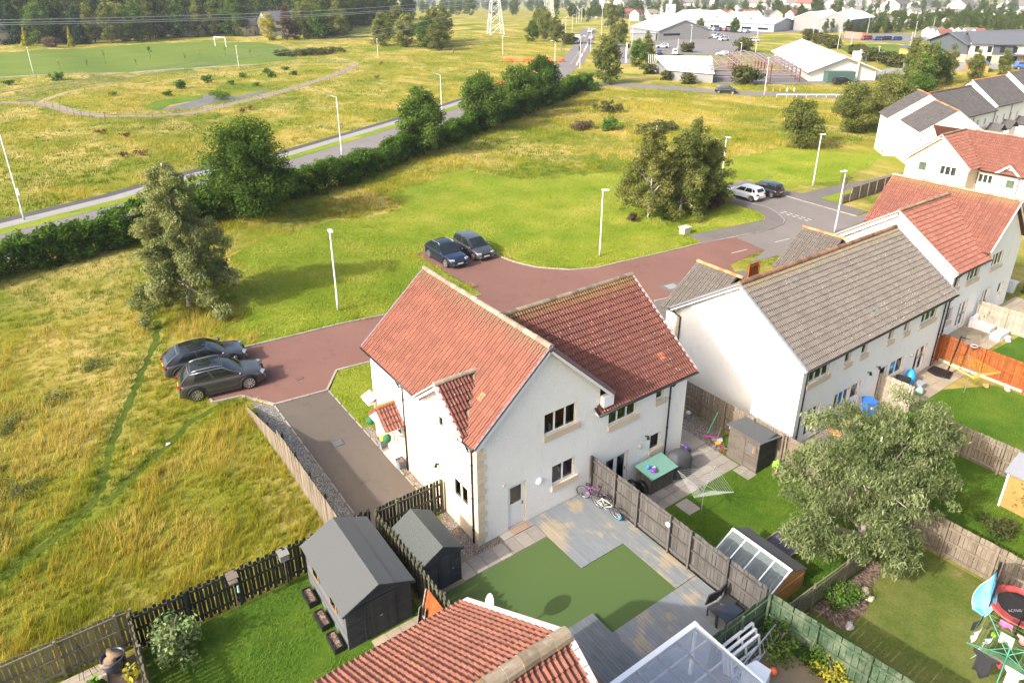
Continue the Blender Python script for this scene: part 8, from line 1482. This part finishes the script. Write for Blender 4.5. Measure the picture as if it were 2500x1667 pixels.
# ------------------------------------------------------------------ business park buildings
M['cladG'] = plain('grey_metal_cladding', (.20, .20, .20), .6, nz=.08); M['roofP'] = plain('pale_metal_roof', (.30, .315, .33), .5, nz=.05); M['roofW'] = plain('white_metal_roof', (.78, .78, .77), .5, nz=.03); M['cladD'] = plain('slate_blue_cladding', (.065, .075, .09), .6); M['roofD'] = plain('dark_standing_seam_roof', (.095, .10, .11), .5); M['brick'] = plain('tan_brick', (.36, .28, .20), .9, nz=.2, ns=1.5); M['steelR'] = plain('red_oxide_steel', (.17, .025, .028), .6); M['steelG'] = plain('primed_steel', (.21, .15, .16), .6); M['purl'] = plain('purlin_steel', (.26, .27, .29), .5, .3)
def gbld(name, label, A, U, Dv, ze_, zr_, wm, rm, ov=.4, z0=-1, strips=(), mid=.5, seams=0, skylights=0, wins=()):
    """gabled shed: A near corner, U along the gable, Dv along the ridge"""
    A = Vector((*A, 0)); U = Vector((*U, 0)); Dv = Vector((*Dv, 0)); Z = lambda z: Vector((0, 0, z)); t = thing(name, label, 'building', (A.x, A.y, z0)); B = A+U
    m = MB(); ap = A+U*mid
    for s in (0, 1):
        m = MB(); o = Dv*s; m.poly([A+o+Z(z0-.3), B+o+Z(z0-.3), B+o+Z(ze_), ap+o+Z(zr_-.1), A+o+Z(ze_)]); m.build('gable_wall', wm, t)
    for q in (A, B): MB().quad(q+Z(z0-.3), q+Dv+Z(z0-.3), q+Dv+Z(ze_), q+Z(ze_)).build('side_wall', wm, t)
    u = U.normalized(); d = Dv.normalized()
    for q, sg in ((A, -1), (B, 1)):
        sl = (zr_-ze_)/(ap-q).length; P = [q+u*sg*ov-d*ov+Z(ze_-sl*ov+.05), q+u*sg*ov+Dv+d*ov+Z(ze_-sl*ov+.05), ap+Dv+d*ov+Z(zr_+.05), ap-d*ov+Z(zr_+.05)]; r = MB().slab(P, .2).build('roof', rm, t); P = [Vector(p) for p in P]
        for k in range(seams): f = (k+.5)/seams; MB().bar(P[0].lerp(P[1], f)+Z(.04), P[3].lerp(P[2], f)+Z(.04), .12, .06).build('seam', rm, r)
        for k in range(skylights):
            f = (k+.5)/skylights; a, b = P[0].lerp(P[1], f-.03), P[0].lerp(P[1], f+.03); c, e = P[3].lerp(P[2], f+.03), P[3].lerp(P[2], f-.03); MB().slab([a.lerp(e, .35)+Z(.09), b.lerp(c, .35)+Z(.09), b.lerp(c, .7)+Z(.09), a.lerp(e, .7)+Z(.09)], .05).build('skylight', M['upvc'], r)
    for (s0, s1, z0_, z1_, w_) in wins:
        if w_ == 'g': p, q, nrm = A+U*s0, A+U*s1, -d
        else: p, q, nrm = A+Dv*s0, A+Dv*s1, -u
        MB().quad(p+nrm*.06+Z(z0_), q+nrm*.06+Z(z0_), q+nrm*.06+Z(z1_), p+nrm*.06+Z(z1_)).build('window', M['carglass'], t)
    return t
gbld('warehouse', 'grey metal warehouse with dark window strip in the gable', (219, 205.6), (22.3, -6.8), (10, 26), 2.6, 6.4, M['cladG'], M['roofP'], seams=6, skylights=3, wins=[(.1, .42, .7, 1.5, 'g')], mid=.5); an = thing('warehouse_annex', 'flat grey annex left of the grey warehouse', 'building', (213, 211, -1)); MB().prism([(212, 214), (218.5, 206.3), (226, 213), (219, 221)], -1.3, 1.6).build('wall', M['cladG'], an); MB().prism([(211.6, 214), (218.5, 205.9), (226.4, 213), (219, 221.4)], 1.6, 1.8).build('roof', M['roofP'], an)
gbld('long_building', 'long low pale roofed building behind the parked cars', (293, 205), (26, 6), (-3, 74), 2.4, 4.6, M['roofP'], M['roofP'], seams=12, wins=[(.04+.12*k, .11+.12*k, -.2, .7, 's') for k in range(8)])
for i, (f, s) in enumerate(((.25, 1.0), (.52, 1.1), (.68, 1.3))): gbld('roof_monitor', ('right', 'middle', 'left')[i]+' white gabled rooflight on the long building', (300-3*f, 205+74*f), (0.2, 11*s), (16, 4), 4.4, 6.6, M['roofW'], M['roofW'], z0=3.2)
tw = thing('clock_tower', 'white square tower rising behind the long building', 'tower', (300, 274, -1)); MB().box(298.5, 272.5, -1, 302, 276, 9).build('shaft', M['roofW'], tw); MB().box(298.4, 273.6, 6, 298.5, 275, 8).build('louvre', M['room'], tw)
gbld('storage_shed', 'left of the twin tall grey gabled sheds', (311.5, 207.5), (1.5, -12.5), (28, 6), 4.8, 7.2, M['cladG'], M['roofW'], seams=5); gbld('storage_shed', 'right of the twin tall grey gabled sheds', (312.5, 194.6), (1.5, -13.5), (30, 6), 4.8, 7.4, M['cladG'], M['roofW'], seams=5)
hall = gbld('white_hall', 'low white roofed hall with cream gable beside the steel frame', (159, 99.7), (14.7, -8.2), (36.6, 35.8), 1.6, 4.6, M['hw'], M['roofW'], ov=1.0, seams=0); MB().tube([(169, 93.6, -1), (169, 93.6, 6.2)], .22, 10).build('flue', M['galv'], hall)
for k in range(6): MB().box(173.2, 91.3, -1, 173.6, 91.6, 1.5).build('corner_post', M['stone'], hall) if k == 0 else None
sf_ = thing('steel_frame', 'red steel building frame under construction', 'building', (148, 106, -1)); A_, U_, D_ = Vector((139.5, 113, 0)), Vector((16, -13, 0)), Vector((17, 17, 0))
for k in range(6):
    o = A_+D_*(k/5); l, r_, ap = o, o+U_, o+U_*.5
    for a, b in ((l+Vector((0, 0, -1)), l+Vector((0, 0, 2.2))), (r_+Vector((0, 0, -1)), r_+Vector((0, 0, 2.2))), (l+Vector((0, 0, 2.2)), ap+Vector((0, 0, 4.0))), (ap+Vector((0, 0, 4.0)), r_+Vector((0, 0, 2.2))), (o+U_*.33+Vector((0, 0, -1)), o+U_*.33+Vector((0, 0, 3.3))), (o+U_*.67+Vector((0, 0, -1)), o+U_*.67+Vector((0, 0, 3.3))), (l+Vector((0, 0, .8)), r_+Vector((0, 0, .8)))): MB().bar(a, b, .2, .26).build('steel_member', M['steelR'] if abs((b-a).z) > 2.5 else M['steelG'], sf_)
for j in range(13):
    f = j/12; z = 2.2+1.8*(1-abs(f-.5)*2)+.25; MB().bar(A_+U_*f+Vector((0, 0, z)), A_+U_*f+D_+Vector((0, 0, z)), .09, .14).build('purlin', M['purl'], sf_)
for z in (.2, 1.1, 1.9): MB().bar(A_+Vector((0, 0, z)), A_+D_+Vector((0, 0, z)), .08, .12).build('rail', M['purl'], sf_); MB().bar(A_+U_+Vector((0, 0, z)), A_+U_+D_+Vector((0, 0, z)), .08, .12).build('rail', M['purl'], sf_); MB().bar(A_+Vector((0, 0, z)), A_+U_+Vector((0, 0, z)), .08, .12).build('rail', M['purl'], sf_)
wc = thing('white_canopy', 'white sheeted sloping roof left of the steel frame', 'building', (136, 118, -1)); MB().slab([(144.2, 136.0, 3.0), (155.0, 126.0, 3.0), (137.9, 110.9, 1.4), (133.5, 121.5, 1.6)], .25).build('roof', M['roofW'], wc); MB().prism([(144, 135.6), (154.6, 125.8), (138.2, 111.4), (134, 121.4)], -1.2, 1.1).build('wall', M['cladG'], wc)
for k in range(5): MB().bar((143+.4*k, 137-.3*k, -1), (143+.4*k, 137-.3*k, 3.4), .12).build('scaffold_pole', M['galv'], wc)
# school
sc2 = gbld('school_gable', 'dark slate-clad gable end of the school with tall glazing', (236.5, 109.8), (-5.6, -13.4), (30, -10), 4.3, 7.0, M['cladD'], M['roofD'], ov=1.0, wins=[(.08, .3, .2, 3.2, 'g')]); MB().prism([(236.6, 110.2), (230.7, 96.2), (231.4, 95.8), (237.3, 109.8)], -1.2, 1.2).build('brick_base', M['brick'], sc2)
sb2 = thing('school_block', 'long two storey school block with white and slate panels', 'building', (231, 95, -1)); S0 = Vector((230.9, 95.6, 0)); SU = Vector((.62, -.785, 0)); SN = Vector((-.785, -.62, 0)); SL = 46
def sbox(a, b, z0, z1, d0, d1, name, mat, par): p = [S0+SU*a+SN*d0, S0+SU*b+SN*d0, S0+SU*b+SN*d1, S0+SU*a+SN*d1]; return MB().prism([(q.x, q.y) for q in p], z0, z1).build(name, mat, par)
sbox(0, SL, -1.3, 1.3, 0, -12, 'lower_wall', M['brick'], sb2)
for k in range(8): sbox(k*SL/8, (k+1)*SL/8-.02, 1.32, 4.4, -.05, -11.9, 'upper_panel', M['hw'] if k % 2 == 0 else M['cladD'], sb2)
for k in range(14):
    a = 1.2+k*3.2; sbox(a, a+1.1, 2.0, 3.6, .02, -.2, 'window', M['carglass'], sb2); sbox(a+.3, a+1.5, -.9, 1.0, .06, -.2, 'window', M['carglass'], sb2)
P = [S0+SN*.9, S0+SU*SL+SN*.9, S0+SU*SL-SN*6, S0-SN*6]; MB().slab([(q.x, q.y, 4.3 if i < 2 else 7.2) for i, q in enumerate(P)], .3).build('roof', M['roofD'], sb2); P = [S0-SN*13, S0+SU*SL-SN*13, S0+SU*SL-SN*6, S0-SN*6]; MB().slab([(q.x, q.y, 4.3 if i < 2 else 7.2) for i, q in enumerate(P)], .3).build('roof', M['roofD'], sb2)
sbox(9, 19, 1.5, 1.75, 3.0, 0, 'entrance_canopy', M['roofD'], sb2)
for i, (x, y, rz, lab) in enumerate(((246, 120, .3, 'timber play shelter with dark roof behind the school'), (214, 86, .5, 'timber bin store before the school entrance'))): tt_ = thing('timber_shelter', lab, 'shelter', (x, y, -1), rz); link('wall', MB().box(-4.5, -2.2, 0, 4.5, 2.2, 1.9).mesh('wall', M['w_gold']), tt_); link('roof', MB().box(-4.9, -2.6, 1.9, 4.9, 2.6, 2.1).mesh('roof', M['roofD']), tt_)
def cont(lab, x, y, rz, L, m_): tt_ = thing('shipping_container', lab, 'container', (x, y, -1), rz); link('box', MB().box(-L/2, -1.2, .1, L/2, 1.2, 2.5).mesh('box', m_), tt_); [link('rib', MB().box(-L/2+k*L/12-.06, -1.24, .15, -L/2+k*L/12+.06, -1.205, 2.45).mesh('rib', m_), tt_) for k in range(1, 12)]
cont('coral red container beside the car park', 287, 162.5, R(-107), 9.5, plain('coral_paint', (.50, .19, .14), .6)); cont('dark green container against the white hall gable', 163.5, 94.8, R(-35), 6.5, plain('green_paint', (.05, .10, .085), .6)); cont('white cabin behind the white hall', 216, 117, R(-30), 9, M['roofW']); cont('grey green container by the school fence', 197, 93, R(-30), 7, plain('sage_paint', (.12, .17, .15), .6))
car('black pickup in front of the green container', 160.3, 91.8, R(-35), (.015, .015, .015), 'suv', detail=False, name='distant_car'); car('black car at the corner of the white hall', 176.2, 88.6, R(-60), (.015, .015, .015), 'hatch', detail=False, name='distant_car'); car('blue car at the right edge by the school road', 226, 79, R(-60), (.03, .12, .4), 'van', detail=False, name='distant_car')
dg = thing('excavator', 'small yellow excavator on the site road by the school', 'excavator', (207, 96, -1)); ym = plain('machine_yellow', (.75, .42, .02), .5); MB().box(206, 95.2, -.4, 208.2, 96.8, .5).build('body', ym, dg); MB().box(206.2, 95.4, .5, 207.2, 96.6, 1.6).build('cab', M['carglass'], dg); MB().bar((208, 96, .3), (209.8, 96.4, 2.2), .25).build('boom', ym, dg); MB().bar((209.8, 96.4, 2.2), (211, 96.6, .2), .2).build('dipper', ym, dg); MB().box(205.8, 95, -1, 208.4, 95.5, -.4).build('track', M['black'], dg); MB().box(205.8, 96.5, -1, 208.4, 97, -.4).build('track', M['black'], dg)
rt_ = thing('roundel_fence', 'green mesh security fence behind the hall', 'fence', (196, 98, -1))
for k in range(16): x, y = 186+k*1.6, 101+k*.9; MB().box(x-.04, y-.04, -1, x+.04, y+.04, 1).build('post', M['cladD'], rt_); MB().bar((x, y, .9), (x+1.6, y+.9, .9), .05).build('rail', M['cladD'], rt_); MB().bar((x, y, -.2), (x+1.6, y+.9, -.2), .05).build('rail', M['cladD'], rt_)
# ------------------------------------------------------------------ pylons and cables
def pylon(label, x, y, h, w, rz):
    t = thing('pylon', label, 'pylon', (x, y, H(x, y)), rz); q = lambda z: w*(1-.72*min(1, z/(h*.75)))/2; zs = [0, h*.16, h*.3, h*.42, h*.53, h*.63, h*.72, h*.8, h*.88, h]
    for sx, sy in ((1, 1), (1, -1), (-1, -1), (-1, 1)): link('leg', MB().tube([(sx*q(z), sy*q(z), z) for z in zs], .16, 5).mesh('leg', M['galv']), t)
    for z0_, z1_ in zip(zs[:-1], zs[1:]):
        a, b = q(z0_), q(z1_)
        for (p, r_) in (((a, a), (b, -b)), ((a, -a), (b, b)), ((-a, a), (-b, -b)), ((-a, -a), (-b, b)), ((a, a), (-b, b)), ((-a, a), (b, b)), ((a, -a), (-b, -b)), ((-a, -a), (b, -b))): link('brace', MB().tube([(*p, z0_), (*r_, z1_)], .08, 4).mesh('brace', M['galv']), t)
    for z in (h*.6, h*.76, h*.92):
        for s in (-1, 1): link('cross_arm', MB().tube([(0, s*.5, z+1.0), (0, s*4.2, z), (0, s*.5, z)], .09, 4).mesh('cross_arm', M['galv']), t)
pylon('grey lattice pylon on the dry slope left of the far road', 187, 273, 30, 6.4, R(-20)); pylon('second smaller looking pylon further along the line', 322, 405, 30, 6.4, R(-20))
M['cable'] = plain('power_cable', (.45, .46, .47), .5, .5)
for i, (a, b, za, zb_) in enumerate(((0, 50, 150, 13), (0, 57, 150, 13), (0, 47, 158, 13))):
    e = at(-60, a*0+(50, 57, 62)[i], (160, 150, 170)[i]); s = Vector((187, 273, (14.5, 13.0, 12.2)[i])); pts = [s.lerp(e, k/24)+Vector((0, 0, -4*1.6*(k/24)*(1-k/24))) for k in range(25)]
    o = MB().tube(pts, .055, 4).build('power_cable', M['cable']); tag(o, ('uppermost power cable crossing in front of the wood', 'middle power cable crossing in front of the wood', 'lower power cable across the playing field wood')[i], 'cable')
for i, (u, v, dd) in enumerate(((-60, 235, 120), (-60, 250, 118))):
    e = at(u, v, dd); s = Vector((187, 273, (11.2, 9.2)[i])); pts = [s.lerp(e, k/24)+Vector((0, 0, -4*1.2*(k/24)*(1-k/24))) for k in range(25)]; o = MB().tube(pts, .05, 4).build('power_cable', M['cable']); tag(o, ('cable sagging down from the pylon over the dry meadow', 'lowest cable sagging over the basin track')[i], 'cable')
# ------------------------------------------------------------------ playing field furniture, basin fence, weeds
gp = thing('football_goal', 'white football goal frame at the right of the playing field', 'goal', (70, 281, 0))
for a, b in (((69.4, 282.5, -.5), (69.4, 282.5, 2.7)), ((71.5, 276, -.5), (71.5, 276, 2.7)), ((69.4, 282.5, 2.7), (71.5, 276, 2.7))): MB().tube([a, b], .12, 8).build('bar', M['upvc'], gp)
bf = thing('post_and_wire_fence', 'post and wire fence round the pond basin track', 'fence', (10, 160, 0)); pw = M['w_grey']
fp = [(3.5, 168.8), (5.8, 165.2), (7.2, 161.5), (8.2, 157.5), (9.0, 154), (9.8, 150.5), (10.5, 147.5), (11.4, 145), (12.5, 142.5), (14.4, 140.2), (16.3, 138.8), (18.9, 138), (21.5, 138), (25, 139), (28.6, 140.2), (31.5, 141.8), (35.3, 144.6), (38.7, 147.2), (41.5, 149.2), (44.5, 151.2), (48, 154), (52, 157.5), (56, 161), (60, 164.8), (64, 168.6), (68, 172.6), (72, 176.8), (76, 181.4), (80, 186.5), (84, 192), (87, 197), (86, 204), (80, 210), (74, 212.5), (66, 210.5), (58, 208), (50, 205.5), (42, 202), (34, 198.5), (27, 197), (21, 194.5), (14.8, 188), (10.3, 183), (7, 178), (5, 173.7)]
pm_ = MB().box(-.07, -.07, -.1, .07, .07, 1.15).mesh('post', M['w_pale']); off = WL[bf.name]
for (x, y), (x2, y2) in zip(fp, fp[1:]+fp[:1]):
    link('post', pm_, bf, loc=Vector((x, y, H(x, y)))-off)
    for z in (.45, .8, 1.08): MB().tube([(x, y, H(x, y)+z), (x2, y2, H(x2, y2)+z)], .012, 3).build('wire', M['cable'], bf)
for i, (x, y, h) in enumerate(((15.6, 228, 3), (22.5, 233, 1.8), (27.5, 236, 4), (34, 228, 1.6), (41, 246, 3.6), (47, 228, 3), (53, 236, 3.2), (61, 238, 3), (67, 232, 2.6))): tree('field_sapling', ORD[i]+' staked sapling from the left on the playing field', (x, y, 0), ellip(8, h*.16, h*.16, h*.3, h*.68, .18, .3, 700+i), M['lf_gold' if i in (0, 6) else 'lf_will'], 130 if i != 4 else 500, .12, None, .05, None, 700+i, 'saplings on the playing field')
for i, (x, y, r) in enumerate(((35, 178, 1.6), (42, 184, 1.7), (30, 168, 1.0), (46, 178, 1.0), (52, 190, 1.3), (58, 186, 1.2), (13, 203, 1.8), (3, 200, 1.2), (20, 170, 1.0), (60, 195, 1.4), (66, 198, 1.2), (50, 172, 1.0), (64, 186, 1.2))): tree('basin_bush', ORD[i]+' dark green bush counted from the pond outwards', (x, y, H(x, y)), ellip(12, r, r, r*.6, r*.5, r*.3, r*.5, 720+i), M['lf_shrub'], 90, .2, None, .04, None, 720+i, 'bushes round the pond', cat='shrub', crown='foliage', stem='stems')
tree('reed_bed', 'clump of green reeds in the pond', (38.2, 156.5, -.9), ellip(26, 2.6, 2.6, .9, .8, .5, .8, 760), M['lf_shrub'], 120, .2, None, .03, None, 760, cat='plant', crown='foliage', stem='stems', droop=-.8, asp=.25)
tree('nettle_bank', 'broad band of dull green weeds behind the basin', (88, 236, -.9), ellip(90, 13, 6, .8, .7, .7, 1.3, 761), M['lf_gorse'], 60, .25, None, .03, None, 761, cat='shrub', crown='foliage', stem='stems')
M['lf_dock'] = foliage('rusty_dock', (.06, .02, .012), (.14, .05, .03), (.24, .11, .06))
for i, (u, v) in enumerate(((245, 328), (308, 335), (300, 385), (345, 380), (590, 262), (610, 256), (930, 150), (920, 182))):
    d = CF+CX*(u-PPX)/FPX-CU*(v-PPY)/FPX; k = -CAMH/d[2]; x, y = d[0]*k, d[1]*k; tree('dock_weeds', ORD[i]+' rusty brown clump of dock weeds counted from the left', (x, y, H(x, y)), ellip(10, 1.0, .7, .35, .45, .25, .4, 780+i), M['lf_dock'], 200, .09, None, .02, None, 780+i, 'rusty dock clumps', cat='weed', crown='foliage', stem='stems')
# ------------------------------------------------------------------ air
t = NT('haze_air'); t.t.nodes.remove(t.b); pv = t.n('ShaderNodeVolumePrincipled'); pv.inputs['Density'].default_value = .00016; pv.inputs['Color'].default_value = (.84, .91, 1.0, 1); pv.inputs['Anisotropy'].default_value = .2; t.L(pv.outputs[0], t.out.inputs['Volume'])
hz_ = MB().box(-4200, -2500, -64, 5200, 5200, 62).build('haze', t.m); tag(hz_, kind='stuff', label='thin pale haze over the whole scene', cat='haze')
